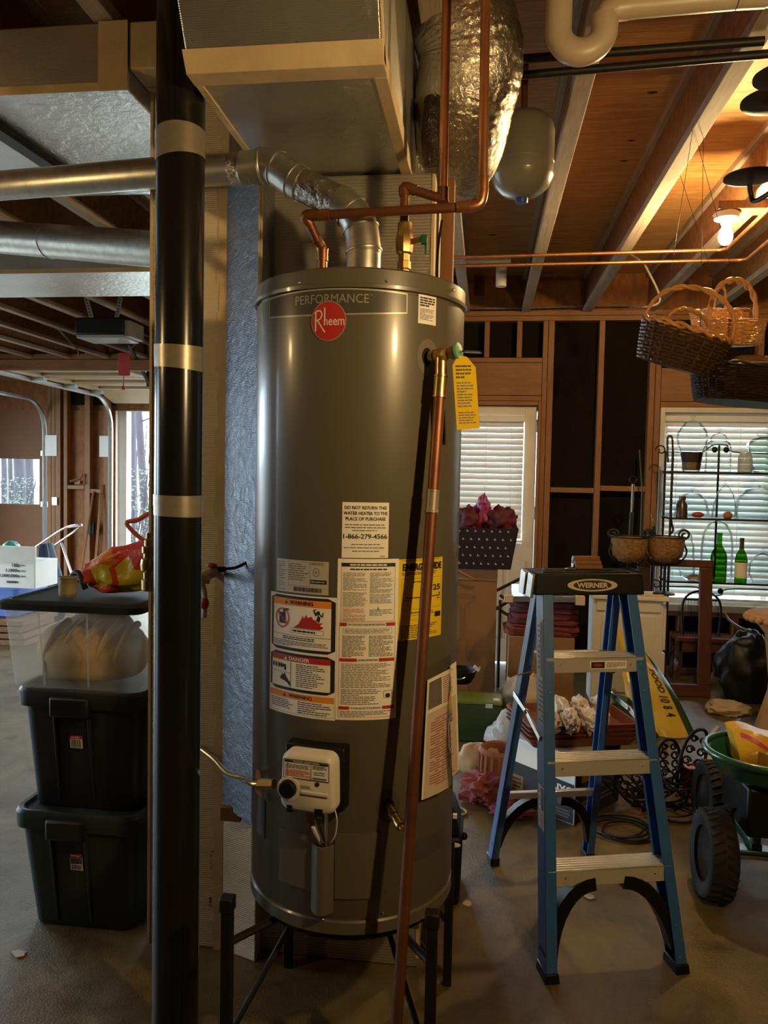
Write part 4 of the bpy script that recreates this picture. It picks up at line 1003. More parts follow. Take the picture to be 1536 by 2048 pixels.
# orange knock-out, drain valve
s_, z_ = hz(517, 1570); L = Label(); L.disc(s_, z_, .026, .038, plain('orange_plug', (.50,.17,.05), .6), 0, 24); L.build('orange_plug', cylmap, wh)
s_, z_ = hz(777, 1612); L = Label(); L.disc(s_, z_, .028, .038, M_dark_jacket, 0, 30); o = L.build('drain_escutcheon', cylmap, wh)
L = Label(); L.disc(s_, z_, .014, .018, M_black, 0, 20); L.build('drain_hole', lambda e: cyl(e+.001), wh)
dn = V((math.sin(s_/HR), -math.cos(s_/HR), 0)); d0 = cyl(0)(s_, z_)
dd_ = (dn+V((.12, 0, -.35))).normalized()
MB().lathe([(.009, -.01), (.009, .018), (.013, .019), (.013, .032), (.010, .034), (.010, .050), (.012, .051), (.012, .066), (.007, .068), (.006, .075)], 14, rot_to(d0, dd_)).build('drain_valve', M_brass, wh, smooth=35)

# relief valve, tag and discharge pipe
s_, z_ = hz(856, 714); tn = V((math.sin(s_/HR), -math.cos(s_/HR), 0)); t0 = cyl(0)(s_, z_)
L = Label(); L.disc(s_, z_, .031, .040, plain('escutcheon', (.15,.13,.095), .4), 0, 30); L.build('relief_escutcheon', cylmap, wh)
L = Label(); L.disc(s_-.004, z_, .014, .020, M_black, 0, 24); L.build('relief_hole', lambda e: cyl(e+.001), wh)
rv = thing('relief_valve', 'brass relief valve with green collar on heater side', 'valve', t0)
vb = t0+tn*.045
MB().lathe([(.010, -.005), (.010, .012), (.014, .013), (.014, .026), (.012, .028), (.015, .034), (.015, .058), (.010, .062)], 12, rot_to(t0, tn)).build('body', M_brass, rv, smooth=35)
hd = (V((.85, -.35, .12))).normalized()
MB().lathe([(.011, 0), (.011, .022), (.016, .024), (.016, .034), (.010, .036)], 14, rot_to(vb, hd)).build('spring_housing', M_brass, rv, smooth=35)
MB().lathe([(.019, .036), (.020, .039), (.019, .043), (.008, .045)], 18, rot_to(vb, hd)).build('green_collar', plain('green_collar', (.12,.33,.20), .5), rv, smooth=40)
MB().bar(vb+hd*.040, vb+hd*.085+V((.01,-.01,-.012)), .008, .004).build('lever', M_steel, rv)
MB().tube([vb, vb-V((0,0,.045))], .0135, 12).build('outlet', M_brass, rv, smooth=40)
M_ytag = plain('yellow_tag', (.62,.42,.012), .8, spec=.1, var=.04)
tg = thing('hang_tag', 'long yellow warning tag hanging from the relief valve', 'tag', vb+hd*.045-V((0,0,.18)))
cT = vb+hd*.046+V((-.002,-.004,0)); ax_ = V((.93, .30, .06)); ay_ = V((-.09, -.02, .995))
pm = plane_map(cT-ay_.normalized()*.172, ax_, ay_)
L = Label(); 
L.poly([(-.018, 0), (.034, .002), (.034, .135), (.016, .158), (-.004, .162), (-.018, .140)], M_ytag, 0)
L.lines(-.012, .012, .029, .040, 5, M_grey_ink, 2, .5, .15); L.lines(-.012, .048, .029, .105, 9, M_grey_ink, 2, .5, .25); L.lines(-.012, .110, .026, .142, 4, M_ink, 2, .5, .2)
L.build('tag_card', pm, tg)
tp0 = vb-V((0,0,.04)); tp1 = PY(793, 2048, 1.585); tp1 = tp0+(tp1-tp0)*((tp0.z-.02)/(tp0.z-tp1.z))
dp = thing('discharge_pipe', 'long aged copper discharge pipe slanting down in front of heater', 'water pipe', tp1-V((0,0,.02)))
d_ = (tp1-tp0).normalized()
MB().tube([tp0, tp1], .0128, 20).build('pipe', M_copper_d, dp, smooth=40)
fitting(tp0+d_*.03, d_, .05, .0145, dp, M_brass, 'adapter')
fitting(tp0+d_*.285, d_, .05, .0142, dp, M_duct_tape, 'coupling')
# instruction packet in a clear pouch taped on the right flank
pk = thing('document_packet', 'clear pouch of instruction papers taped to heater right side', 'papers', gp(872, 1590, .01))
mm = MB(); cs_ = [(848, 1358), (912, 1325), (918, 1545), (836, 1597)]
def gp2(u, v, e):
    if u < 893: return gp(u, v, e)
    a = gp(893, v, e); b__ = PY(u, v, a.y+.01); return V((b__.x, a.y+.012*(u-893)/10, b__.z))
def pk_pt(a, c_, e):
    u = (cs_[0][0]*(1-a)+cs_[1][0]*a)*(1-c_)+(cs_[3][0]*(1-a)+cs_[2][0]*a)*c_; v = (cs_[0][1]*(1-a)+cs_[1][1]*a)*(1-c_)+(cs_[3][1]*(1-a)+cs_[2][1]*a)*c_
    p = gp2(u, v, .012+.012*math.sin(math.pi*a)*c_); return p+V((-.1, -1, 0)).normalized()*e
def pks(nm, a0, a1, c0_, c1_, e, mat, n=8):
    return MB().grid(lambda a, c_: pk_pt(a0+(a1-a0)*a, c0_+(c1_-c0_)*c_, e), n, n).build(nm, mat, pk, smooth=60)
pks('sheets', 0, 1, 0, 1, 0, M_paper, 10)
pks('photo_print', .06, .42, .03, .26, .001, M_grey_ink, 4)
M_rose = plain('rose_ink', (.36,.12,.11), .6, var=.2, vs=60)
m = MB()
for i in range(13): 
    c_ = .04+i*.018
    m.grid(lambda a, q: pk_pt(.45+.48*a*(.75+.25*rnd.random()), c_+.009*q, .001), 4, 1)
for i in range(26):
    c_ = .36+i*.022
    e_ = .55+.35*rnd.random(); a_ = .14 if i % 5 else .25
    m.grid(lambda a, q: pk_pt(a_+e_*a*.75, c_+.010*q, .001), 4, 1)
m.build('red_text', M_rose, pk)
pks('second_sheet', .04, .96, .29, .995, .0005, plain('paper_rose', (.60,.50,.43), .6, var=.05), 8)
m = MB().grid(lambda a, c_: pk_pt(-.03+1.06*a, -.12+1.14*c_, .006+.003*math.sin(9*a+7*c_)), 16, 16); m.build('clear_pouch', glass('pouch_plastic', (.93,.92,.88), .5), pk, smooth=60)

# stand
sd = thing('heater_stand', 'black steel stand with splayed braces under the water heater', 'stand', (-.31, 1.91, 0))
M_std = plain('stand_black', (.012,.011,.010), .55, .3, var=.3)
fl0 = PY(455, 1795, 1.64); fr0 = PY(865, 1825, 1.64); bl0 = V((-.548, 2.19, 0)); br0 = V((-.072, 2.185, 0))
zs = .43
legs = [(fl0.x, fl0.y, fl0.z), (fr0.x, fr0.y, fr0.z), (bl0.x, bl0.y, .43), (br0.x, br0.y, .43)]
for x, y, z in legs: MB().box(x-.0125, y-.0125, 0, x+.0125, y+.0125, z).build('leg', M_std, sd, bevel=.002)
for x, y, z in legs[:2]: MB().box(x-.016, y-.016, z-.03, x+.016, y+.016, z+.003).build('leg_cap', M_std, sd, bevel=.004)
cxs, cys = -.318, 1.93
ringp = [(cxs+.23*math.cos(2*math.pi*i/32), cys+.23*math.sin(2*math.pi*i/32), .418) for i in range(32)]
MB().tube(ringp, .0115, 8, closed=True).build('support_ring', M_std, sd, smooth=50)
for x, y, z in legs:
    v_ = V((cxs-x, cys-y, 0)); q_ = V((cxs, cys, .415))-v_.normalized()*.215
    MB().tube([(x, y, min(z, .43)-.02), q_], .009, 8).build('arm', M_std, sd)
    MB().tube([(x, y, .18), V((cxs, cys, .41))-v_.normalized()*.17], .007, 8).build('brace', M_std, sd)

# ================================================================== LEFT SIDE
def blob(c, size, amp=.12, freq=3.0, seed=0, nu=36, nv=22, floor_z=None, power=1.0):
    c = V(c); vs = []; fs = []
    for j in range(nv+1):
        th = math.pi*j/nv
        for i in range(nu):
            ph = 2*math.pi*i/nu
            d = V((math.sin(th)*math.cos(ph), math.sin(th)*math.sin(ph), math.cos(th)))
            if power != 1: d = V([math.copysign(abs(x)**power, x) for x in d])
            k = 1+amp*mnoise.fractal(d*freq+V((seed*7.1, seed*3.3, 0)), .9, 2.0, 4)
            p = V((d.x*size[0]*k, d.y*size[1]*k, d.z*size[2]*k))+c
            if floor_z is not None: p.z = max(p.z, floor_z)
            vs.append(p)
    for j in range(nv):
        for i in range(nu): fs.append((j*nu+i, j*nu+(i+1) % nu, (j+1)*nu+(i+1) % nu, (j+1)*nu+i))
    return MB().add(vs, fs)
def loftz(secs, cap0=True, cap1=True):       # list of (outline, z)
    m = MB(); n = len(secs[0][0]); vs = []; fs = []
    for poly, z in secs: vs += [(x, y, z) for x, y in poly]
    if cap0: fs.append(tuple(range(n-1, -1, -1)))
    if cap1: fs.append(tuple(range(n*(len(secs)-1), n*len(secs))))
    for i in range(len(secs)-1): fs += [(i*n+k, i*n+(k+1) % n, (i+1)*n+(k+1) % n, (i+1)*n+k) for k in range(n)]
    return m.add(vs, fs)
def rr_at(cx, cy, w_, d_, r_, rot=0, n=5):
    c_, s_ = math.cos(rot), math.sin(rot)
    return [(cx+x*c_-y*s_, cy+x*s_+y*c_) for x, y in rrect(w_, d_, r_, n)]
def tote(name, label, cx, y0, w0, w1, dep, z0, z1, mat, lidmat, sticker=None, rot=0, grp=None):
    cy = y0+dep/2
    t = thing(name, label, 'storage tote', (cx, cy, z0), grp)
    k = w0/w1
    loftz([(rr_at(cx, cy, w0, dep*k, .04, rot), z0), (rr_at(cx, cy, w0+.006, dep*k+.006, .04, rot), z0+.01), (rr_at(cx, cy, w1-.03, dep-.03, .045, rot), z1-.06), (rr_at(cx, cy, w1-.03, dep-.03, .045, rot), z1-.05)], True, False).build('tub', mat, t, smooth=40)
    loftz([(rr_at(cx, cy, w1-.028, dep-.028, .045, rot), z1-.062), (rr_at(cx, cy, w1, dep, .05, rot), z1-.058), (rr_at(cx, cy, w1+.004, dep+.004, .05, rot), z1-.012), (rr_at(cx, cy, w1-.008, dep-.008, .05, rot), z1), (rr_at(cx, cy, w1-.03, dep-.03, .045, rot), z1-.002), (rr_at(cx, cy, w1-.035, dep-.035, .045, rot), z1-.014)]).build('rim_lid', lidmat, t, smooth=35)
    f = cy-dep/2
    h = MB().box(cx-.085, f-.016, z1-.085, cx+.045, f+.02, z1-.02); h.build('handle', lidmat, t, bevel=.008)
    for sx in (-.085, .030): 
        m = MB(); a = w0/w1
        yb_ = cy-dep*k/2-.004; yt_ = f+.010
        m.hexa([V((cx+sx*1.0, yb_+.012, z0+.02)), V((cx+sx+.010, yb_+.012, z0+.02)), V((cx+sx+.010, yb_-.004, z0+.02)), V((cx+sx, yb_-.004, z0+.02))], [V((cx+sx, yt_+.012, z1-.09)), V((cx+sx+.010, yt_+.012, z1-.09)), V((cx+sx+.010, yt_-.002, z1-.09)), V((cx+sx, yt_-.002, z1-.09))])
        m.build('rib', mat, t, bevel=.002)
    if sticker:
        bx, bz, ww, hh, cols = sticker
        fr_ = (bz-z0)/(z1-z0); yy = (cy-dep*k/2)*(1-fr_)+(f+.012)*fr_-.008
        sl = ((f+.012)-(cy-dep*k/2))/(z1-z0)
        pmap = plane_map((bx, yy, bz), (1, 0, 0), (0, sl, 1))
        L = Label(); L.rect(-ww/2, -hh/2, ww/2, hh/2, M_paper, 0); L.rect(-ww/2, hh*.24, ww/2, hh/2, M_red_ink, 1); L.lines(-ww*.4, hh*.28, ww*.38, hh*.45, 1, M_paper, 2, .5)
        if cols: L.rect(-ww*.46, -hh*.12, ww*.46, hh*.22, plain('blue_ink', (.06,.07,.16), .5), 1)
        x = -ww*.38
        while x < ww*.42: q = rnd.choice((.0012, .002, .003)); L.rect(x, -hh*.45, x+q, -hh*(.18 if cols else -.18), M_ink, 1); x += q+rnd.choice((.0012, .002))
        L.build('sticker', pmap, t)
    return t
M_tgreen = plain('tote_green', (.020,.032,.028), .5, var=.1, bp=.1, bs=120)
M_tnavy = plain('tote_navy', (.011,.012,.017), .5, var=.1, bp=.1, bs=120)
G = 'stacked plastic totes'
tote('storage_tote', 'dark green tote on the floor, bottom of the stack', -1.252, 2.215, .335, .418, .62, 0, .400, M_tgreen, M_tgreen, (-1.252, .235, .042, .058, True), grp=G)
tote('storage_tote', 'black tote in the middle of the stack, on the green one', -1.250, 2.235, .350, .425, .60, .390, .785, M_tnavy, M_tnavy, (-1.262, .615, .042, .042, False), grp=G)
# clear bin with lid
t = thing('clear_bin', 'clear plastic bin of beige cloth with dark lid, top of stack', 'storage bin', (-1.27, 2.55, .785), G)
M_clear = cloudy('milky_plastic', (.88,.86,.82), .76)
cx, cy = -1.268, 2.52
loftz([(rr_at(cx, cy, .40, .56, .03), .788), (rr_at(cx, cy, .405, .565, .03), .796), (rr_at(cx, cy, .452, .61, .035), 1.045)], True, False).build('tub', M_clear, t, smooth=40)
loftz([(rr_at(cx, cy, .470, .63, .04), 1.036), (rr_at(cx, cy, .486, .645, .04), 1.040), (rr_at(cx, cy, .486, .645, .04), 1.058), (rr_at(cx, cy, .460, .62, .04), 1.066), (rr_at(cx, cy, .43, .59, .04), 1.067), (rr_at(cx, cy, .42, .58, .04), 1.062)]).build('lid', plain('lid_dark_green', (.010,.013,.009), .55, var=.1), t, smooth=30)
for fx_ in (-.085, .06): MB().tube([(cx+fx_, cy-.288, .80), (cx+fx_*1.1, cy-.309, 1.03)], .003, 6).build('rib', M_clear, t)
M_linen = plain('beige_linen', (.66,.51,.32), .9, var=.12, vs=9, bp=.5, bs=12)
c = blob((-1.280, 2.42, .872), (.185, .17, .125), .13, 1.3, 8, floor_z=.797).build('folded_cloth', M_linen, smooth=70)
tag(c, 'bundled beige cloth inside the clear bin', 'cloth')
for k in range(5):       # soft folds running over the bundle
    x_ = -1.40+.06*k
    MB().tube(bez([(x_, 2.30+.01*k, .81), (x_+.02, 2.262+.008*abs(k-2), .88), (x_+.045, 2.29, .95), (x_+.06, 2.36, .985)], 6), [.004]*6+[.010]*6+[.012]*6+[.003], 8).build('fold', M_linen, c, smooth=60)
# things on the lid
M_can = plain('kraft_tin', (.22,.17,.09), .5, var=.15)
pc = PY(136, 1188, 2.33); zl = 1.067
can = thing('small_can', 'small tan can on the clear bin lid', 'can', (pc.x, 2.33, zl))
MB().lathe([(.027, zl), (.028, zl+.003), (.028, zl+.055), (.030, zl+.057), (.030, zl+.062), (.024, zl+.062), (.024, zl+.058)], 28, Matrix.Translation((pc.x, 2.33, 0))).build('body', M_can, can, smooth=40)
MB().lathe([(.0285, zl+.008), (.0285, zl+.04)], 28, Matrix.Translation((pc.x, 2.33, 0)), False, False).build('wrapper', plain('can_label', (.30,.23,.12), .7, var=.2, vs=30), can, smooth=40)
kp = PY(152, 1146, 2.42)
tag(MB().tube(bez([(kp.x-.03, 2.42, zl+.006), (kp.x-.02, 2.43, zl+.05), (kp.x+.01, 2.42, zl+.062), (kp.x+.03, 2.41, zl+.03), (kp.x+.04, 2.41, zl+.01)], 5), .010, 8).build('metal_clamp', M_iron, smooth=60), 'dark metal clamp behind the small can', 'clamp')
def patches():
    m, nt, b_ = _new('gift_bag_paper')
    tc = nt.nodes.new('ShaderNodeTexCoord'); mp = nt.nodes.new('ShaderNodeMapping'); mp.inputs['Rotation'].default_value = (0, R(20), R(25)); mp.inputs['Scale'].default_value = (1, .15, 1)
    nt.links.new(tc.outputs['Object'], mp.inputs[0])
    v_ = nt.nodes.new('ShaderNodeTexVoronoi'); v_.distance = 'CHEBYCHEV'; v_.inputs['Scale'].default_value = 15; v_.inputs['Randomness'].default_value = .55
    nt.links.new(mp.outputs[0], v_.inputs['Vector'])
    sp = nt.nodes.new('ShaderNodeSeparateColor'); nt.links.new(v_.outputs['Color'], sp.inputs[0])
    r_ = ramp(nt, sp.outputs[0], [(0, (.62,.05,.012)), (.3, (.75,.18,.01)), (.5, (.62,.46,.02)), (.7, (.55,.05,.07)), (.85, (.62,.04,.02))]); r_.color_ramp.interpolation = 'CONSTANT'
    nt.links.new(r_.outputs[0], b_.inputs['Base Color']); setp(b_, Roughness=.35)
    n_, _ = noise(nt, (1,1,1), 14, 3); bump(nt, b_, n_.outputs[0], .6, .02); return m
bg_ = PY(235, 1190, 2.42)
bag = thing('gift_bag', 'crumpled red and yellow checked bag lying on the bin lid', 'bag', (bg_.x, 2.42, zl))
M_patch = patches()
def bagpt(u, v):
    a = 2*math.pi*u; k = .5+.5*v
    h = .058+.038*v; d = .058+.01*v
    x = -1.315+.315*v
    ca, sa = math.cos(a), math.sin(a)
    sq = lambda q: math.copysign(abs(q)**.6, q)
    pz = zl+h+.010*v+h*sq(sa)*(1.15 if sa > 0 else 1.0)
    nz = .014*mnoise.noise(V((x*14, ca*2, sa*2)))
    shrink = .62+.38*min(1, v*4)
    return V((x+nz, 2.44+d*sq(ca)*shrink+nz, max(zl+.001, zl+h+(pz-zl-h)*shrink+nz)))
MB().grid(lambda u, v: bagpt(u, v), 36, 20, wrap=True).add([bagpt(i/36, 0) for i in range(36)], [tuple(range(36))]).add([bagpt(i/36, 1) for i in range(36)], [tuple(range(36))]).build('body', M_patch, bag, smooth=60)
pp_ = [PY(292, 1085, 2.44), PY(265, 1062, 2.44), PY(254, 1045, 2.44), PY(275, 1040, 2.44), PY(300, 1028, 2.44), PY(312, 1050, 2.44)]
MB().tube(bez(pp_, 6), .008, 8).build('handle', plain('orange_ribbon', (.50,.09,.02), .5), bag, smooth=60)
# brass valves either side of the black stack
bv_ = thing('brass_spigot', 'brass hose valve poking out left of the black stack', 'valve', PY(297, 1182, 1.93))
sp_ = PY(297, 1182, 1.93)
MB().lathe([(.014, 0), (.018, .004), (.018, .03), (.013, .034), (.013, .05), (.019, .055), (.021, .07), (.019, .085), (.013, .09), (.013, .10), (.017, .102), (.017, .118), (.011, .12), (.011, .135), (.007, .14), (.007, .155)], 12, Matrix.Translation(sp_)).build('body', M_brass, bv_, smooth=30)
MB().tube([sp_+V((.0, 0, .07)), sp_+V((.13, .10, .02))], .011, 10).build('pipe', M_brass, bv_, smooth=40)
rv_ = thing('hose_bibb', 'tan hose valve with red handles right of the black stack', 'valve', PY(415, 1240, 2.12))
a_, b_ = PY(395, 1160, 2.08), PY(432, 1140, 2.12)
MB().tube([a_, b_], [.017, .014], 14).build('body', M_pvc, rv_, smooth=40)
MB().tube([a_, (a_.x, 2.234, a_.z)], .010, 10).build('wall_pipe', M_pvc, rv_, smooth=40)
M_redh = plain('red_handle', (.35,.03,.02), .45)
MB().sphere(PY(424, 1131, 2.10), .013, 12, 8, (1.2, 1, .55)).build('handle', M_redh, rv_, smooth=60)
MB().tube(bez([PY(404, 1165, 2.1), PY(410, 1195, 2.1), PY(408, 1235, 2.1)], 4), .008, 8).build('drop_tube', M_pvc, rv_, smooth=50)
MB().sphere(PY(409, 1207, 2.09), .013, 12, 8, (1, 1, 1.3)).build('handle', M_redh, rv_, smooth=60)
MB().tube([b_, PY(452, 1138, 2.13)], [.010, .007], 12).build('nozzle', M_black, rv_, smooth=40)
MB().tube(bez([PY(450, 1138, 2.13), PY(475, 1134, 2.14), PY(505, 1118, 2.15), PY(512, 1112, 2.16)], 5), .0045, 8).build('hose', M_black, rv_, smooth=60)
# gas feed line
gl = bez([PY(330, 1440, 2.15), PY(372, 1470, 2.12), PY(398, 1494, 2.08), PY(428, 1518, 2.02), PY(455, 1546, 1.94), PY(490, 1556, 1.82), gp(540, 1556, .05), gp(572, 1557, .04)], 6)
gt = thing('gas_line', 'bent brass gas line running to the heater control', 'gas pipe', gl[0]-V((0,0,.1)))
MB().tube(gl, .0062, 10).build('tube', M_brass, gt, smooth=60)
MB().tube([gl[-5], gl[-1]], .012, 6).build('nut', M_brass, gt, smooth=30)

# ---- far-left corner by the garage doors
YS = 5.9
def sx(u): return PY(u, 1200, YS).x
kb = thing('flattened_boxes', 'pile of flattened brown boxes on the floor at left edge', 'cardboard', (sx(0), YS+.2, 0))
for k in range(4):
    dx = rnd.uniform(-.03, .05); z = k*.055
    MB().hexa([V((-4.6, YS-.05+dx, z)), V((sx(43)+dx, YS-.02, z)), V((sx(43)+dx, YS+.5, z)), V((-4.6, YS+.5, z))], [V((-4.6, YS-.05+dx, z+.03)), V((sx(42)+dx, YS-.03, z+.045)), V((sx(42)+dx, YS+.5, z+.05)), V((-4.6, YS+.5, z+.045))]).build('flat_box', M_cardboard, kb, bevel=.003)
bb = thing('blue_bin', 'pale blue translucent bin on the flattened boxes', 'storage bin', (sx(0), YS+.2, .23))
M_bluebin = cloudy('blue_plastic', (.32,.46,.80), .15)
loftz([(rr_at(sx(0)-.2, YS+.25, .62, .42, .04), .232), (rr_at(sx(0)-.2, YS+.25, .70, .50, .04), .46), (rr_at(sx(0)-.2, YS+.25, .73, .53, .04), .465), (rr_at(sx(0)-.2, YS+.25, .73, .53, .04), .475)]).build('tub', M_bluebin, bb, smooth=40)
pb = thing('printed_box', 'white printed carton with black numbers on the blue bin', 'box', (sx(20), YS+.2, .48))
MB().box(-4.35, YS, .477, sx(70), YS+.34, .70).build('carton', M_paper, pb, bevel=.004)
MB().hexa([V((-4.35, YS-.01, .69)), V((sx(72), YS-.01, .69)), V((sx(72), YS+.01, .69)), V((-4.35, YS+.01, .69))], [V((-4.35, YS-.06, .83)), V((sx(80), YS-.06, .83)), V((sx(80), YS-.045, .835)), V((-4.35, YS-.045, .835))]).build('flap', M_paper, pb)
L = Label(); x0 = sx(12)
for i, (s_, z_) in enumerate((('100s', .655), ('1,000s', .61), ('1,000,000s', .565))): L.text(s_, sx(30)-.055*(i+.4), z_, sx(40), z_+.03, M_ink, 1, .03); L.lines(sx(42), z_+.006, sx(52), z_+.024, 1, M_grey_ink, 1, .6)
L.lines(sx(14), .515, sx(38), .545, 1, M_ink, 1, .6)
L.build('carton_print', plane_map((0, YS-.0045, 0), (1, 0, 0), (0, 0, 1)), pb)['kind'] = 'stuff'
tag(blob((sx(8), YS+.1, .785), (.07, .09, .075), .12, 2, 9).build('tape_roll', plain('teal_plastic', (.12,.42,.40), .4), smooth=60), 'teal rounded thing peeking from the printed carton', 'container')
YH = 6.8
ht = thing('folding_cart', 'folded cart with chrome push handle and blue cloth bag', 'cart', (PY(90, 1200, YH).x, YH, 0))
h_ = [PY(u, v, YH) for u, v in ((20, 1130), (80, 1088), (133, 1054), (163, 1050))]
MB().tube(bez(h_+[PY(150, 1062, YH+.25), PY(110, 1090, YH+.28)], 5), .009, 10).build('push_handle', M_steel, ht, smooth=60)
MB().tube([h_[2], h_[3]], .013, 10).build('grip', M_white, ht, smooth=50)
MB().tube([h_[0], h_[0]+V((.05, 0, -.55)), V((h_[0].x+.1, YH, .05))], .012, 8).build('frame_leg', M_steel, ht)
MB().tube([h_[1]+V((.1,.2,0)), V((h_[1].x+.35, YH+.2, .05))], .012, 8).build('frame_leg', M_steel, ht)
def cl(u, v):
    a = PY(82+22*u, 1088-3*u, YH-.03); b__ = PY(74+54*u, 1190, YH-.03); p = a.lerp(b__, v)
    return p+V((0, -.03*math.sin(u*9+v*2)-.02*math.sin(u*17), 0))
MB().grid(cl, 20, 10).build('cloth_bag', plain('blue_grey_cloth', (.075,.10,.14), .85, var=.2), ht, smooth=70, solid=.01)
for k in range(2):
    MB().lathe([(.02, -.02), (.09, -.02), (.10, -.012), (.10, .012), (.09, .02), (.02, .02)], 20, Matrix.Translation((h_[1].x+.1+.3*k, YH+.1, .1)) @ Matrix.Rotation(R(90), 4, 'X')).build('wheel', M_rubber, ht, smooth=40)
tag(MB().box(-4.545, 8.375, .72, -4.47, 8.408, .86).build('outlet_box', M_black, bevel=.004), 'black outlet box on the stud between garage doors', 'outlet')
# garage door opener
YO = 5.5
op = thing('door_opener', 'black garage door opener hanging from slotted steel straps', 'door opener', PY(200, 685, YO))
x0, x1 = PY(149, 650, YO).x, PY(246, 650, YO).x; zt_, zb_ = PY(200, 634, YO).z, PY(200, 672, YO).z
MB().box(x0, YO, zb_+.012, x1, YO+.28, zt_).build('housing', M_black, op, bevel=.012)
MB().box(x0+.01, YO+.01, zb_-.012, x1+.0, YO+.27, zb_+.0125).build('light_lens', plain('opener_lens', (.35,.37,.40), .3), op, bevel=.004)
MB().box(x1-.002, YO+.02, zb_, x1+.045, YO+.26, zt_-.02).build('end_cover', plain('opener_grey', (.22,.22,.21), .5), op, bevel=.006)
for ua, ub in ((165, 185), (246, 232)):
    a_ = PY(ua, 570, YO+.12); b_ = PY(ub, 634, YO+.12); b_.z = zt_-.01
    a_ = b_+(a_-b_)*((2.785-b_.z)/(a_.z-b_.z))
    s_ = MB().bar(a_, b_, .035, .004, (0,1,0)).build('strap', M_zinc, op)
    m = MB()
    for k in range(7):
        p_ = a_.lerp(b_, (k+.8)/8); m.lathe([(.006, -.004), (.006, .004)], 8, Matrix.Translation(p_-V((0,.003,0))) @ Matrix.Rotation(R(90), 4, 'X'))
    m.build('strap_holes', M_black, s_)
MB().bar((x1-.05, YO+.2, zt_-.03), (x1+.02, YG-.1, zt_-.10), .04, .03).build('rail', M_iron, op)
arm0 = PY(258, 690, YO+.7); arm1 = PY(310, 790, YO+1.0)
MB().bar(arm0, arm1, .03, .012).bar(PY(296, 740, YO+.9), PY(296, 772, YO+.95), .025, .012).build('lift_arm', M_iron, op)
rp = V((x1-.05+.07*.25/(YG-.3-YO), YO+.45, zt_-.055))
rt2 = thing('release_tag', 'red plastic release tag and knob hanging under the opener', 'tag', PY(247, 780, YO+.45))
MB().tube([rp, PY(247, 712, YO+.45)], .003, 6).build('cord', M_redh, rt2)
q_ = PY(237, 706, YO+.45); q2 = PY(260, 752, YO+.45)
MB().box(q_.x, YO+.44, q2.z, q2.x, YO+.455, q_.z).build('tag_plate', plain('red_tag', (.45,.04,.03), .4), rt2, bevel=.003)
MB().tube([PY(247, 752, YO+.45), PY(247, 772, YO+.45)], .004, 6).build('cord', M_redh, rt2)
kk = PY(247, 775, YO+.45); MB().box(kk.x-.013, kk.y-.013, kk.z-.02, kk.x+.013, kk.y+.013, kk.z+.012).build('knob', M_redh, rt2, bevel=.004)

# printed lot numbers on the duct-board column
L = Label(); M_lot = plain('pale_red_ink', (.36,.12,.06), .7)
cx_ = PY(428, 1630, 2.234)
def vtext(t_, u_, v0, v1, w_):
    a = PY(u_, v0, 2.234); b_ = PY(u_, v1, 2.234); vs, fs, asp = glyphs(t_, .01)
    m = L._m(M_lot, 0); n = len(m[1]); m[1].extend([(a.x-w_*(1-y), b_.z+(a.z-b_.z)*x) for x, y in vs]); m[2].extend([tuple(i+n for i in f) for f in fs])
vtext('LOT# B3S4', 434, 1598, 1650, .011); vtext('06/01', 428, 1702, 1740, .011); vtext('SM', 424, 1794, 1815, .010)
L.build('lot_print', plane_map((0, 2.2335, 0), (1, 0, 0), (0, 0, 1)), fc)

# ================================================================== LADDER
LA = R(15.5); LO = V((.4275, 2.293, 0)); lx = V((math.cos(LA), math.sin(LA), 0)); ly = V((-math.sin(LA), math.cos(LA), 0))
ML = Matrix.Translation(LO) @ Matrix.Rotation(LA, 4, 'Z')
def lp(x, y, z): return ML @ V((x, y, z))
ld = thing('step_ladder', 'short blue fiberglass stepladder with aluminium treads and black cap', 'ladder', LO)
M_blue = plain('ladder_blue', (.030,.115,.33), .40, var=.10, vs=10)
def channel(nm, p0, p1, sgn, dep, fl_, t=.006):
    # rail: web on the outer side, flanges front and back pointing inwards
    p0, p1 = V(p0), V(p1); m = MB()
    def seg(x0, x1, y0, y1): 
        vs = [];
        for p in (p0, p1): vs += [lp(p.x+x0*sgn, p.y+y0, p.z), lp(p.x+x1*sgn, p.y+y0, p.z), lp(p.x+x1*sgn, p.y+y1, p.z), lp(p.x+x0*sgn, p.y+y1, p.z)]
        m.hexa(vs[:4], vs[4:])
    seg(0, t, -dep/2, dep/2); seg(-fl_, t, -dep/2-.0005, -dep/2+t); seg(-fl_, t, dep/2-t, dep/2+.0005)
    return m.build(nm, M_blue, ld, bevel=.0015)
HZ = 1.105
FT = {}
for sg, xb_, xt_ in ((-1, .215, .152), (1, .215, .158)):
    channel('front_rail', (sg*xb_, .03, .015), (sg*xt_, .325, HZ), sg, .072, .028)
    channel('rear_rail', (sg*.20+.012, .70, .015), (sg*.145+.005, .41, HZ), sg, .05, .022)
    MB().hexa([lp(sg*xb_-.022*(sg > 0)-.012, -.012, 0), lp(sg*xb_+.022*(sg < 0)+.012, -.012, 0), lp(sg*xb_+.022*(sg < 0)+.012, .072, 0), lp(sg*xb_-.022*(sg > 0)-.012, .072, 0)],
              [lp(sg*xb_-.022*(sg > 0)-.009, -.008, .028), lp(sg*xb_+.022*(sg < 0)+.009, -.008, .028), lp(sg*xb_+.022*(sg < 0)+.009, .072, .028), lp(sg*xb_-.022*(sg > 0)-.009, .072, .028)]).build('foot', M_black, ld, bevel=.003)
    x_ = sg*.20+.012-.010*sg
    MB().box(x_-.018, .67, 0, x_+.018, .73, .03, ML).build('foot', M_black, ld, bevel=.003)
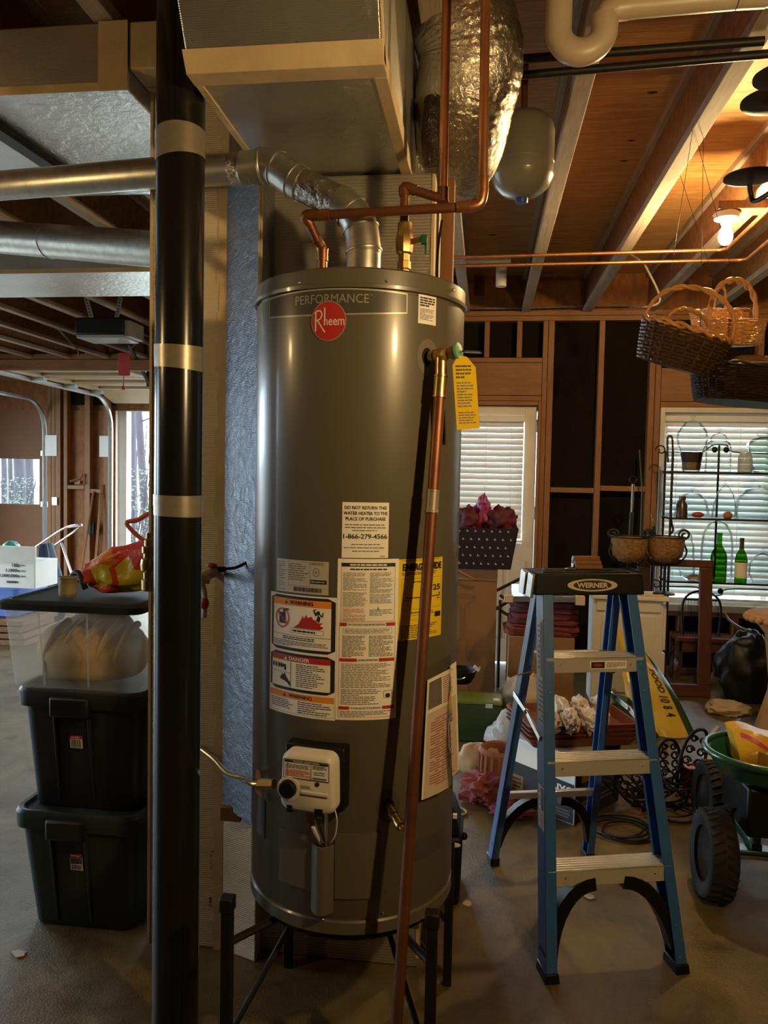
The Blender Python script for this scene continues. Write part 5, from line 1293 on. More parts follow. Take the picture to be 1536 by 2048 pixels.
def rail_x(sg, z): f = z/HZ; return sg*(.215+((.152 if sg < 0 else .158)-.215)*f)
def rail_y(z): return .03+.295*z/HZ
for z in (.295, .60, .905):
    a, b_ = rail_x(-1, z)+.002, rail_x(1, z)-.002; y = rail_y(z)
    tr = MB().box(a, y-.040, z-.048, b_, y-.036, z, ML).box(a, y-.040, z-.004, b_, y+.045, z, ML).box(a, y+.041, z-.03, b_, y+.045, z, ML).build('tread', M_alu, ld, bevel=.001)
    m = MB()
    for k in range(6): m.box(a+.004, y-.035+k*.0135, z-.001, b_-.004, y-.028+k*.0135, z+.0022, ML)
    m.build('tread_ridges', M_alu, tr, bevel=.0008)
    for sg in (-1, 1):
        for dz in (-.022,):
            MB().sphere(lp(rail_x(sg, z)-sg*.012, y-.040, z+dz), .004, 8, 6).build('rivet', M_steel, ld, smooth=60)
        MB().sphere(lp(rail_x(sg, z)*.72, y-.041, z-.022), .0035, 8, 6).build('rivet', M_steel, tr, smooth=60)
for sg in (-1, 1):
    for z in (.13, .045, .80): MB().sphere(lp(rail_x(sg, z)-sg*.013, rail_y(z)-.038, z), .004, 8, 6).build('rivet', M_steel, ld, smooth=60)
    # curved black knee brace under the lowest tread
    P = []
    for k in range(9):
        q = k/8; P.append(V((sg*(.045+.155*math.sin(q*1.35)**1.0/.976), 0, .25-.215*(1-math.cos(q*1.45)))))
    for i in range(8):
        a, b_ = P[i], P[i+1]; t0_, t1_ = .030-.0*i, .030
        d_ = (b_-a).normalized(); n_ = V((-d_.z, 0, d_.x))*sg*.5
        MBk = None
    m = MB(); vs = []; fs = []
    for i, p in enumerate(P):
        d_ = (P[min(i+1, 8)]-P[max(i-1, 0)]).normalized(); n_ = V((-d_.z, 0, d_.x)); hw_ = .020
        yy = rail_y(max(.0, p.z)); 
        for s1, y_ in ((-1, -.030), (1, -.030), (1, .020), (-1, .020)): vs.append(lp(p.x+n_.x*hw_*s1, yy+y_, p.z+n_.z*hw_*s1))
    for i in range(8):
        for k in range(4): fs.append((4*i+k, 4*i+(k+1) % 4, 4*i+4+(k+1) % 4, 4*i+4+k))
    fs += [(0,1,2,3), (35,34,33,32)]
    m.add(vs, fs).build('knee_brace', M_black, ld, smooth=40)
    # rear braces
    m = MB(); vs = []
    for i, p in enumerate(P):
        d_ = (P[min(i+1, 8)]-P[max(i-1, 0)]).normalized(); n_ = V((-d_.z, 0, d_.x)); hw_ = .016
        zz_ = p.z+.02; yy = .70-.29*zz_/HZ
        for s1, y_ in ((-1, -.02), (1, -.02), (1, .015), (-1, .015)): vs.append(lp(p.x*.93+.010+n_.x*hw_*s1, yy+y_, zz_+n_.z*hw_*s1))
    m.add(vs, fs).build('rear_knee_brace', M_black, ld, smooth=40)
    # spreader bars with hinge
    f0 = lp(rail_x(sg, .655)+sg*.008, rail_y(.655), .655); r0 = lp(sg*.172+.010+sg*.008, .70-.29*.66/HZ, .705)
    mid = f0.lerp(r0, .5)+V((0,0,.012))
    MB().bar(f0, mid, .006, .018).bar(mid, r0, .006, .018).build('spreader', M_steel, ld, bevel=.001)
    MB().sphere(mid, .010, 10, 6).build('spreader_hinge', M_galv, ld, smooth=60)
    # diagonal braces under the top tread
    MB().bar(lp(rail_x(sg, .88)*.62, rail_y(.88)+.02, .87), lp(sg*.17, .47, .79), .016, .004).build('tread_brace', M_galv, ld)
for z, mt in ((.295, M_alu), (.86, M_galv)):
    y = .70-.29*z/HZ; w_ = .205-.055*z/HZ
    MB().box(-w_+.012, y-.012, z-.012, w_+.012, y+.012, z+.012, ML).build('rear_bar', mt, ld, bevel=.002)
# moulded top cap
cz0, cz1 = 1.098, 1.168; yc0, yc1 = .285, .455
cap = MB()
cap.hexa([lp(-.190, yc0, cz0), lp(.190, yc0, cz0), lp(.190, yc1, cz0), lp(-.190, yc1, cz0)], [lp(-.182, yc0+.006, cz1), lp(.182, yc0+.006, cz1), lp(.182, yc1-.006, cz1), lp(-.182, yc1-.006, cz1)])
co = cap.build('top_cap', M_black, ld, bevel=.006)
m = MB().box(-.15, yc0+.03, cz1-.001, .15, yc0+.05, cz1+.004, ML).box(-.12, yc0+.09, cz1-.001, .12, yc0+.13, cz1+.003, ML); m.build('cap_ribs', M_black, co, bevel=.002)
for k in range(2): MB().hexa([lp(-.196, yc0+.02+k*.075, cz0-.012), lp(-.186, yc0+.02+k*.075, cz0-.012), lp(-.186, yc0+.075+k*.075, cz0-.012), lp(-.196, yc0+.075+k*.075, cz0-.012)], [lp(-.188, yc0+.02+k*.075, cz1-.004), lp(-.178, yc0+.02+k*.075, cz1-.004), lp(-.178, yc0+.075+k*.075, cz1-.004), lp(-.188, yc0+.075+k*.075, cz1-.004)]).build('end_clip', M_galv, co, bevel=.003)
L = Label(); M_cl = plain('cap_logo', (.58,.47,.34), .5, var=.03)
L.disc(.008, 0, .086, .0205, M_cl, 0, 48); L.disc(.008, 0, .066, .0158, M_ink, 1, 40); L.text('WERNER', -.046, -.0085, .062, .0085, M_cl, 2, .04)
tl = (cz1-cz0); sl_ = .006/tl
L.build('cap_emblem', plane_map(lp(0, yc0+.0022, (cz0+cz1)/2-.002), lx, (ly*sl_+V((0,0,1)))), co)
tz = .905; L = Label(); L.rect(-.062, -.013, .062, .013, M_paper, 0); L.rect(-.058, -.010, -.012, .010, M_ink, 1); L.disc(-.035, 0, .015, .005, M_red_ink, 2, 20); L.lines(-.006, -.009, .058, .009, 4, M_ink, 1, .4, .1)
L.build('tread_label', plane_map(lp(.045, rail_y(tz)-.0412, tz-.024), lx, (0,0,1)), ld)
# stickers on the left rail web
def rail_sticker(z0_, z1_, mats, nm):
    o_ = lp(rail_x(-1, z0_)-.0062, rail_y(z0_)-.028, z0_); e_ = lp(rail_x(-1, z1_)-.0062, rail_y(z1_)-.028, z1_)
    up_ = (e_-o_); ln = up_.length; L = Label(); L.rect(0, 0, .050, ln, mats[0], 0)
    L.rect(.004, ln*.45, .024, ln*.97, mats[1], 1); L.lines(.004, .004, .046, ln*.42, 9, M_ink, 1, .4); L.lines(.027, ln*.5, .047, ln*.95, 9, M_ink, 1, .4)
    L.build(nm, plane_map(o_, -ly if False else (ly), up_, 0) if False else (lambda e: (lambda s_, z_: o_+ly*s_+up_.normalized()*z_-lx*e)), ld)
rail_sticker(.40, .52, (M_paper, plain('sticker_blue', (.02,.05,.16), .5)), 'rail_sticker')
rail_sticker(.70, 1.02, (plain('sticker_grey', (.34,.34,.33), .5), M_grey_ink), 'rail_sticker')
tp_ = PZ(1215, 1128, 1.168)

# ================================================================== RIGHT SIDE
def stand_box(nm, label, cat, u0, u1, vt, y, dep, mat, group=None, z0=0, bevel=.004, zt=None):
    x0, x1 = PY(u0, vt, y).x, PY(u1, vt, y).x; z1 = zt if zt is not None else PY((u0+u1)/2, vt, y).z
    t = thing(nm, label, cat, ((x0+x1)/2, y+dep/2, z0), group)
    o = MB().box(x0, y, z0, x1, y+dep, z1).build('carton', mat, t, bevel=bevel)
    return t, x0, x1, z1
# wood scrap on ladder cap
cpw = PZ(1180, 1131, 1.172)
wt = thing('wood_sticks', 'small bundle of wooden sticks on the ladder cap', 'wood', lp(.045, .40, 1.172))
for k in range(3):
    MB().box(-.008+.0, .385+.012*k, 1.1725+.0135*k, .085, .405+.012*k, 1.1855+.0135*k, ML).build('stick', M_stud, wt, bevel=.0015)
tag(MB().tube(bez([lp(-.03, .34, 1.176), lp(-.055, .36, 1.176), lp(-.02, .40, 1.176), lp(-.005, .43, 1.185), lp(.0, .44, 1.21)], 5), .0035, 6).build('wire_scrap', M_steel, smooth=60), 'bent silver wire scrap on the ladder cap', 'wire')
# tall lamp carton and basket
tb, x0, x1, z1 = stand_box('tall_carton', 'tall brown carton with printed floor lamp drawing behind heater', 'box', 880, 995, 1136, 4.9, .34, M_cardboard)
L = Label(); cx = PY(926, 1250, 4.9).x
def lampline(p, w_=.0035):
    for (a, b_), (c_, d_) in zip(p, p[1:]):
        d2 = V((c_-a, d_-b_)); n2 = V((-d2.y, d2.x)).normalized()*w_/2
        L.poly([(a-n2.x, b_-n2.y), (c_-n2.x, d_-n2.y), (c_+n2.x, d_+n2.y), (a+n2.x, b_+n2.y)], M_lampink, 1)
M_lampink = plain('brown_ink', (.17,.085,.04), .8)
zl0 = PY(926, 1192, 4.9).z
for sgn in (-1, 1):
    lampline([(cx+sgn*.075, zl0), (cx+sgn*.06, zl0-.025), (cx+sgn*.03, zl0-.04), (cx+sgn*.03, zl0-.055), (cx+sgn*.012, zl0-.075), (cx+sgn*.008, zl0-.28), (cx+sgn*.03, zl0-.285), (cx+sgn*.03, zl0-.40)])
lampline([(cx-.075, zl0), (cx-.04, zl0+.012), (cx+.04, zl0+.012), (cx+.075, zl0)]); lampline([(cx-.075, zl0), (cx, zl0-.012), (cx+.075, zl0)])
L.build('lamp_drawing', plane_map((0, 4.8955, 0), (1, 0, 0), (0, 0, 1)), tb)
xx = PY(905, 1145, 4.9).x
MB().box(x0-.002, 4.893, z1-.075, x1+.002, 4.896, z1-.004).build('packing_tape', plain('tan_tape', (.30,.17,.08), .3), tb)
pbk = thing('fabric_basket', 'dark purple fabric basket printed with rows of white swans', 'basket', (PY(975, 1130, 4.82).x, 4.95, z1+.002))
M_purple = plain('purple_canvas', (.014,.006,.016), .85, var=.1)
zb0 = z1+.003; zt0 = PY(975, 1057, 4.82).z; xl0, xl1 = PY(890, 1135, 4.82).x, PY(1022, 1135, 4.82).x; xt0, xt1 = PY(886, 1055, 4.82).x, PY(1038, 1055, 4.82).x
loftz([(rr_at((xl0+xl1)/2, 4.98, xl1-xl0, .26, .012), zb0), (rr_at((xt0+xt1)/2, 4.98, xt1-xt0, .30, .012), zt0), (rr_at((xt0+xt1)/2, 4.98, xt1-xt0-.015, .285, .012), zt0), (rr_at((xt0+xt1)/2, 4.98, xt1-xt0-.03, .27, .012), zt0-.05)]).build('tub', M_purple, pbk, smooth=40)
L = Label(); M_sw = plain('swan_white', (.62,.58,.52), .8)
for r_ in range(5):
    for k in range(10):
        fx_ = (k+.5*(r_ % 2))/9.2; fz = .93-.2*r_
        if fx_ > .97: continue
        sc_ = .008; X_ = (xl0+(xl1-xl0)*fx_)*(1-fz)+(xt0+(xt1-xt0)*fx_)*fz; Z_ = fz*(zt0-zb0)
        L.poly([(X_-sc_, Z_-sc_*.4), (X_+sc_*.7, Z_-sc_*.6), (X_+sc_*.9, Z_), (X_+sc_*.1, Z_+.1*sc_), (X_-.1*sc_, Z_+sc_*1.1), (X_-.5*sc_, Z_+sc_*1.1), (X_-.5*sc_, Z_+.2*sc_)], M_sw, 1)
tlt = (.02)/(zt0-zb0)
L.build('swan_print', plane_map((0, 4.98-.131, zb0), (1, 0, 0), (0, -tlt, 1)), pbk)
M_mag = plain('magenta_cloth', (.085,.004,.016), .7, var=.35, vs=8, bp=.6, bs=22)
cl_ = thing('magenta_cloths', 'crumpled magenta and crimson cloths piled in the purple basket', 'cloth', ((xt0+xt1)/2, 4.98, zt0))
def peak(u, v, y, w_, seed, mat):
    top = PY(u, v, y); b0 = V((top.x-w_, y-.06, zt0-.04)); 
    blob((top.x, y, (zt0+top.z)/2-.02), (w_, .09, (top.z-zt0)/2+.045), .35, 2.2, seed).build('fold', mat, cl_, smooth=60)
peak(938, 1022, 4.96, .09, 1, M_mag); peak(966, 1000, 5.0, .055, 2, plain('pink_cloth', (.26,.03,.12), .5, var=.3, vs=14, bp=.6, bs=30)); peak(1000, 1022, 4.96, .10, 3, M_mag)
# copper-coloured wire hook over the carton
tag(MB().tube([PY(906, 1136, 4.86), PY(948, 1158, 4.86), PY(960, 1158, 4.86)], .006, 8).build('copper_rod', M_copper), 'bent copper rod against the top of the tall carton', 'rod')
# bucket
bk = PY(918, 1390, 4.55)
bu = thing('black_bucket', 'small black bucket with a white grip by the tall carton', 'bucket', (bk.x, 4.55, 0.26))
zt_ = PY(920, 1340, 4.55).z
MB().lathe([(.075, .262), (.10, zt_), (.104, zt_+.004), (.098, zt_+.004), (.09, zt_-.04), (.002, zt_-.045)], 28, Matrix.Translation((bk.x, 4.55, 0)), True, False).build('pail', M_black, bu, smooth=40)
MB().tube(bez([(bk.x-.10, 4.55, zt_), (bk.x, 4.45, zt_-.03), (bk.x+.10, 4.53, zt_+.01), (bk.x+.12, 4.52, zt_+.03)], 5), .004, 6).build('bail', M_steel, bu)
MB().tube([(bk.x+.085, 4.52, zt_+.035), (bk.x+.115, 4.52, zt_+.01)], .010, 8).build('grip', M_white, bu)
tag(MB().box(PY(880, 1400, 4.4).x, 4.45, 0.001, PY(935, 1400, 4.4).x, 4.75, .259).build('low_carton', M_cardboard, bevel=.004), 'low brown carton under the black bucket', 'box')
# second carton with red cloth stack
c2, x0, x1, z1 = stand_box('carton', 'square brown carton under the stack of red cloths', 'box', 1017, 1150, 1275, 4.72, .34, M_cardboard)
M_rc = [plain('red_cloth_%d' % k, c_, .8, var=.2, vs=10, bp=.4, bs=30) for k, c_ in enumerate(((.16,.025,.012), (.11,.012,.012), (.075,.010,.012)))]
zz_ = z1+.002
for k, (ln, lab) in enumerate(((.43, 'orange red folded cloth at the bottom of the stack on carton'), (.41, 'crimson folded cloth in the middle of the stack on carton'), (.40, 'dark maroon folded cloth topping the stack on carton'))):
    xm = (x0+x1)/2+.01*k; t = thing('folded_cloth', lab, 'cloth', (xm, 4.88, zz_), 'folded red cloths')
    for q in range(2):
        blob((xm+.01*q, 4.88, zz_+.017+.033*q), (ln/2, .15, .021), .10, 1.6, 20+k*3+q, floor_z=zz_+.033*q, power=.32).build('fold', M_rc[k], t, smooth=60)
    zz_ += .070
pkx = (x0+x1)/2+.015
pf = thing('wrapped_frame', 'plastic-wrapped flat frame with tan corners on the red cloths', 'frame', (pkx, 4.88, zz_))
MB().hexa([V((pkx-.205, 4.70, zz_)), V((pkx+.205, 4.70, zz_+.012)), V((pkx+.195, 5.04, zz_+.012)), V((pkx-.195, 5.04, zz_))], [V((pkx-.205, 4.70, zz_+.035)), V((pkx+.205, 4.70, zz_+.05)), V((pkx+.195, 5.04, zz_+.075)), V((pkx-.195, 5.04, zz_+.065))]).build('wrap', plain('grey_film', (.13,.14,.165), .18, var=.2, coat=.5), pf, bevel=.004)
for sx_ in (-1, 1): MB().box(pkx+sx_*.212-.035, 4.688, zz_-.002, pkx+sx_*.212+.02, 4.74, zz_+.046+.006*sx_).build('corner_guard', plain('tan_foam', (.55,.42,.27), .7), pf, bevel=.003)
# folded black metal chair
fcx = thing('folding_chair', 'black tubular folding chair leaning behind the red cloth stack', 'chair', (PY(1040, 1300, 5.45).x, 5.45, 0))
for a, b_ in (((985, 1185), (1075, 1140)), ((985, 1222), (1080, 1165)), ((1000, 1190), (1075, 1245)), ((1000, 1220), (1070, 1265))):
    MB().tube([PY(*a, 5.45), PY(*b_, 5.45)], .011, 8).build('frame_tube', M_iron, fcx)
for u_ in (1000, 1072): p_ = PY(u_, 1200, 5.45); MB().tube([p_, (p_.x, 5.42, 0)], .011, 8).build('leg', M_iron, fcx)
# white cabinet
cab, x0, x1, z1 = stand_box('white_cabinet', 'low white cabinet with panelled side behind the ladder', 'cabinet', 1188, 1328, 1200, 5.16, .24, M_white)
MB().box(x0-.015, 5.135, z1+.001, x1+.03, 5.41, z1+.028).build('top', M_white, cab, bevel=.004)
MB().box(x0+.05, 5.152, .08, x1-.05, 5.1595, z1-.10).build('side_panel', M_white, cab, bevel=.003)
MB().box(x0+.02, 5.150, z1-.075, x1-.02, 5.1595, z1-.01).build('rail', M_white, cab, bevel=.003)
for k in range(2): MB().box(x1+.001, 5.175, .06+k*(z1-.1)*.52, x1+.022, 5.39, .04+(k+1)*(z1-.1)*.52).build('drawer', M_white, cab, bevel=.003)
zc = z1+.029
dbx = tag(MB().box(x0+.02, 5.20, zc, x0+.29, 5.38, zc+.15).build('dark_box', M_black, bevel=.004), 'black box on the white cabinet behind ladder cap', 'box')
tag(MB().box(x0+.29, 5.15, zc, x0+.44, 5.18, zc+.012).build('tan_pad', M_linen, bevel=.003), 'flat tan pad on the white cabinet top', 'pad')
# coco-lined scroll planters on iron stands
M_coco = plain('coco_liner', (.30,.145,.045), .95, var=.4, vs=40, bp=1.0, bs=70, bd=.02)
def spiral(c_, r_, turns, sgn, up=1, n=22):
    return [V((c_[0]+sgn*r_*(1-.75*i/n)*math.cos(R(180)-turns*2*math.pi*i/n), c_[1], c_[2]+up*r_*(1-.75*i/n)*math.sin(R(180)-turns*2*math.pi*i/n))) for i in range(n+1)]
def planter(u, y, label, zbase):
    c_ = PY(u, 1075, y); rT = .118; zt_ = PY(u, 1072, y).z; zb_ = PY(u, 1126, y).z
    t = thing('coco_planter', label, 'planter', (c_.x, y, zbase), 'coco-lined planters')
    MB().lathe([(.02, zb_), (.07, zb_+.012), (.105, zb_+.05), (.115, zb_+.10), (rT, zt_-.03), (.122, zt_-.012), (.112, zt_-.012), (.10, zt_-.05), (.004, zt_-.07)], 32, Matrix.Translation((c_.x, y, 0)), True, False).build('liner', M_coco, t, smooth=60)
    ring((c_.x, y, zt_-.006), (0,0,1), rT+.002, 'rim_wire', M_iron, t, .005)
    for sgn in (-1, 1):
        sp_ = spiral((c_.x+sgn*(rT-.005), y-.02, zt_+.010), .038, 1.3, sgn)
        MB().tube(sp_, .0075, 8).build('scroll', M_iron, t, smooth=60)
        MB().tube(bez([sp_[0], V((c_.x+sgn*(rT+.012), y-.02, zb_+.08)), V((c_.x+sgn*.08, y-.02, zb_+.004)), V((c_.x+sgn*.01, y-.02, zb_-.012))], 5), .006, 8).build('strap', M_iron, t, smooth=60)
    MB().tube([(c_.x, y, zb_+.002), (c_.x, y, zbase+.02)], .010, 8).build('stem', M_iron, t)
    MB().lathe([(.07, zbase), (.07, zbase+.008), (.02, zbase+.022)], 20, Matrix.Translation((c_.x, y, 0))).build('foot', M_iron, t, smooth=40)
    return c_, zt_
c_, zt_ = planter(1259, 5.27, 'brown coco planter with black scrolls nearer the stud wall', zc+.15)
c3, _ = planter(1332, 5.28, 'brown coco planter with black scrolls nearer the window', zc)
# candle lamps standing in/behind planters
def stick_lamp(u, vb_, vt_, y, label, ring_top):
    b_ = PY(u, vb_, y); t_ = PY(u+(5 if ring_top else 0), vt_, y); t = thing('candle_stick', label, 'candlestick', (b_.x, y, 0))
    mid = b_.lerp(t_, .42)
    MB().tube([(b_.x-.01, y, .02), b_, mid], .014, 10).build('base_post', M_iron, t)
    MB().lathe([(.07, 0), (.07, .012), (.02, .03)], 20, Matrix.Translation((b_.x-.01, y, 0))).build('base', M_iron, t, smooth=40)
    MB().tube([mid, t_], [.008, .011], 8).build('shaft', M_steel if ring_top else M_brass, t)
    if ring_top: ring(t_+V((0,0,.03)), (0,1,0), .024, 'loop', M_iron, t, .007)
    else: MB().lathe([(.012, 0), (.022, .02), (.026, .045), (.022, .05)], 16, Matrix.Translation(t_)).build('cup', M_glass, t, smooth=50)
    return t
stick_lamp(1261, 1065, 968, 5.66, 'thin chrome lamp stick with ring top behind the planters', True)
stick_lamp(1307, 1065, 1035, 5.72, 'short dark candlestick with glass cup near window', False)
tag(MB().tube([V((PY(1279, 1120, 5.85).x, 5.80, 0)), PY(1279, 1120, 5.85), PY(1284, 980, 5.95), PY(1279, 900, 6.05)], .006, 6).build('garden_cane', plain('green_cane', (.05,.06,.03), .7)), 'thin dark green cane leaning on the stud wall', 'cane')
# picture frame
pfm = thing('picture_frame', 'empty dark brown wooden frame standing right of the cabinet', 'frame', (PY(1370, 1390, 5.32).x, 5.32, 0))
M_fr = wood('frame_walnut', (.075,.022,.010), (.13,.045,.020), (3, 3, 3), 5, .4, .1)
xa_, xb_ = PY(1275, 1250, 5.42).x, PY(1427, 1250, 5.42).x; zT = PY(1400, 1121, 5.46).z; fw_ = .085
def fz(z): return 5.42+.07*z
for nm, (ax0, az0, ax1, az1) in (('rail', (xa_, 0.002, xb_, fw_)), ('rail', (xa_, zT-fw_*.6, xb_, zT)), ('stile', (xa_, fw_, xa_+fw_, zT-fw_*.6)), ('stile', (xb_-fw_, fw_, xb_, zT-fw_*.6))):
    MB().hexa([V((ax0, fz(az0), az0)), V((ax1, fz(az0), az0)), V((ax1, fz(az0)+.03, az0)), V((ax0, fz(az0)+.03, az0))], [V((ax0, fz(az1), az1)), V((ax1, fz(az1), az1)), V((ax1, fz(az1)+.03, az1)), V((ax0, fz(az1)+.03, az1))]).build(nm, M_fr, pfm, bevel=.006)
gb = PY(1385, 1345, 5.6); gr_ = .165
tag(MB().lathe([(.06, .004), (.11, .03), (.155, .09), (gr_, .16), (.15, .24), (.11, .30), (.095, .32), (.10, .33)], 40, Matrix.Translation((gb.x, 5.66, 0)), True, False).build('fish_bowl', M_glass, smooth=60), 'round clear glass bowl on the floor behind empty frame', 'bowl')
# low dark bench, fire screen, bag behind
lb = thing('low_bench', 'low dark wooden bench under the window behind empty frame', 'bench', (PY(1420, 1300, 5.85).x, 5.85, 0))
xa_, xb_ = PY(1352, 1290, 5.85).x, PY(1475, 1290, 5.85).x
MB().box(xa_, 5.82, .30, xb_, 6.07, .33).build('top', M_fr, lb, bevel=.003); MB().box(xa_+.02, 5.84, .22, xb_-.02, 5.86, .30).build('apron', M_fr, lb)
for x_ in (xa_+.02, xb_-.02): MB().box(x_-.02, 5.84, 0, x_+.02, 5.88, .30).build('leg', M_fr, lb); MB().box(x_-.02, 6.02, 0, x_+.02, 6.06, .30).build('leg', M_fr, lb)
sc = thing('fire_screen', 'black arched wire fire screen standing on low bench', 'screen', (PY(1410, 1250, 5.9).x, 5.9, .332))
p0, p1, p2 = PY(1368, 1200, 5.9), PY(1405, 1182, 5.9), PY(1440, 1205, 5.9)
MB().tube(bez([(p0.x, 5.9, .335), p0, p1, p2, (p2.x, 5.9, .335)], 6), .009, 8).build('arch_frame', M_iron, sc, smooth=60)
MB().tube([(p0.x, 5.9, .60), (p2.x, 5.9, .60)], .007, 8).build('cross_bar', M_iron, sc)
m = MB()
for k in range(12): x_ = p0.x+(p2.x-p0.x)*(k+.5)/12; m.bar((x_, 5.9, .34), (x_, 5.9, .62), .002, .002)
m.build('mesh', M_iron, sc, kind='stuff')
bgx = PY(1502, 1300, 5.3)
bb_ = thing('black_bag', 'slumped black bag with pale zip on the floor under window', 'bag', (bgx.x+.03, 5.35, 0))
blob((bgx.x+.03, 5.45, .20), (.19, .16, .25), .25, 1.6, 41, floor_z=.002).build('sack', plain('black_nylon', (.004,.004,.004), .5, var=.3, bp=.5, bs=12), bb_, smooth=60)
MB().tube(bez([PY(1450, 1225, 5.25), PY(1458, 1240, 5.25), PY(1480, 1255, 5.25), PY(1502, 1262, 5.25)], 5), .008, 8).build('zip', M_galv, bb_, smooth=60)
tag(blob((PY(1460, 1350, 5.05).x, 5.08, .035), (.13, .08, .05), .3, 2, 44, floor_z=.002).build('cream_rag', plain('cream_rag', (.45,.36,.25), .9, var=.2, bp=.5, bs=15), smooth=60), 'cream rag on the floor in front of the black bag', 'cloth')
# rattan stool at right edge
M_rat = plain('rattan', (.34,.165,.048), .75, var=.15, vs=30, bp=.5, bs=60, stretch=(1, 1, .2))
rs = PY(1578, 1228, 4.6)
ra = thing('rattan_stool', 'round tan rattan stool with scalloped top at right edge', 'stool', (rs.x, 4.6, 0))
zt_ = rs.z
MB().lathe([(.215, zt_-.03), (.225, zt_-.012), (.21, zt_), (.004, zt_+.002)], 48, Matrix.Translation((rs.x, 4.6, 0)), True, False).build('seat', M_rat, ra, smooth=50)
for k in range(26):
    a_ = 2*math.pi*k/26; MB().sphere((rs.x+.214*math.cos(a_), 4.6+.214*math.sin(a_), zt_-.03), .026, 8, 6, (1, 1, .8)).build('scallop', M_rat, ra, smooth=60)
MB().lathe([(.17, .0), (.165, .02), (.095, .28), (.09, .34), (.12, zt_-.12), (.19, zt_-.03)], 36, Matrix.Translation((rs.x, 4.6, 0))).build('woven_body', M_rat, ra, smooth=50)
tag(MB().lathe([(.05, .001), (.07, .02), (.09, .07), (.085, .13), (.06, .17), (.065, .19), (.055, .19), (.05, .15)], 24, Matrix.Translation((PY(1542, 1360, 4.1).x, 4.1, 0))).build('clay_urn', plain('grey_clay', (.20,.14,.09), .85), smooth=50), 'small grey clay urn on the floor at right edge', 'urn')

# ---- shelf rack with glassware in front of window
rk = thing('iron_rack', 'black iron shelf rack full of glassware before the window', 'shelf rack', (1.9, 5.66, 0))
SH = [PY(1400, 943, 5.58).z, PY(1400, 1036, 5.58).z, PY(1400, 1163, 5.58).z]
rx0, rx1 = PY(1338, 1000, 5.58).x, 2.75
for z in SH: MB().box(rx0, 5.56, z-.014, rx1, 5.80, z).build('shelf', M_iron, rk, bevel=.002)
for x_ in (rx0+.012, rx1-.012):
    for y_ in (5.57, 5.79): MB().tube([(x_, y_, 0), (x_, y_, SH[0]+.14)], .009, 8).build('post', M_iron, rk)
cxm = PY(1437, 950, 5.79).x; MB().tube([(cxm, 5.80, SH[2]), (cxm, 5.80, SH[0]+.19)], .008, 8).build('centre_post', M_iron, rk)
for z_, amp in ((SH[0]+.14, 1), (SH[2]-.07, -1)):
    MB().tube(bez([(rx0, 5.79, z_), (rx0+.12, 5.79, z_), (cxm-.12, 5.79, z_+.0), (cxm-.05, 5.79, z_+.05*amp), (cxm+.05, 5.79, z_+.05*amp), (cxm+.16, 5.79, z_), (rx1, 5.79, z_)], 6), .005, 6).build('scroll_wire', M_iron, rk, smooth=60)
    for dx in (-.035, .045): MB().sphere((cxm+dx, 5.785, z_+.02*amp), .022, 8, 6).build('berry', M_iron, rk, smooth=60)
    MB().tube(spiral((rx0-.02, 5.79, z_+.01), .04, 1.1, 1), .005, 6).build('end_scroll', M_iron, rk, smooth=60)
hp = [PY(1336, 925, 5.57), PY(1335, 880, 5.57), PY(1340, 872, 5.57), PY(1345, 882, 5.57), PY(1345, 945, 5.57), PY(1342, 1030, 5.57), PY(1346, 1060, 5.57), PY(1338, 1070, 5.57)]
MB().tube(bez(hp, 5), .007, 8).build('side_scroll', M_iron, rk, smooth=60)
def jar(nm, label, cat, u, vtop, sh, wpx, prof, y=5.66, mat=M_glass, parts=()):
    c_ = PY(u, (vtop+950)/2, y); z0 = SH[sh]+.001; h_ = PY(u, vtop, y).z-z0; r_ = wpx/2*y*1.02/FPX
    t = thing(nm, label, cat, (c_.x, y, z0))
    for k, (pn, pr_, m_) in enumerate(prof):
        MB().lathe([(max(.0015, a*r_), z0+b_*h_) for a, b_ in pr_], 28, Matrix.Translation((c_.x, y, 0)), False, False).build(pn, m_ or mat, t, smooth=50)
    return t
knob = lambda z: [(.02, z), (.07, z+.01), (.05, z+.03), (.13, z+.055), (.13, z+.08), (.02, 1.0)]
G_ = M_glass
jar('apothecary_jar', 'globe apothecary jar holding dark soil, leftmost on top shelf', 'jar', 1384, 831, 0, 56, [('globe', [(.5, 0), (.58, .02), (.74, .35), (.95, .48), (1, .60), (.95, .70), (.72, .80), (.55, .84), (.56, .86)], G_), ('lid', [(.58, .86), (.5, .885), (.2, .91)]+[(a, b_) for a, b_ in knob(.915)], G_), ('soil', [(.02, .02), (.56, .02), (.60, .16), (.02, .165)], plain('tan_soil', (.20,.12,.075), .95, var=.3, vs=40)), ('dark_liner', [(.60, .165), (.70, .33), (.02, .30)], plain('dark_soil', (.035,.02,.012), .95))])
jar('bell_jar', 'straight clear jar with knob lid on the top shelf', 'jar', 1437, 855, 0, 46, [('body', [(1, 0), (1, .04), (.98, .55), (.85, .66), (.6, .70)], G_), ('lid', [(.65, .70), (.64, .78), (.45, .84), (.15, .88)]+knob(.885), G_)])
jar('mason_jar', 'small frosted mason jar on the top shelf', 'jar', 1490, 902, 0, 25, [('body', [(.95, 0), (1, .05), (1, .72), (.8, .82), (.8, .98), (.02, 1)], cloudy('frosted_glass', (.62,.62,.55), .35))])
jar('teal_jar', 'large teal tinted jar on the top shelf at right', 'jar', 1537, 868, 0, 78, [('body', [(.6, 0), (.75, .05), (.85, .4), (1, .7), (.8, .86), (.5, .92), (.55, 1)], M_glass_t)])
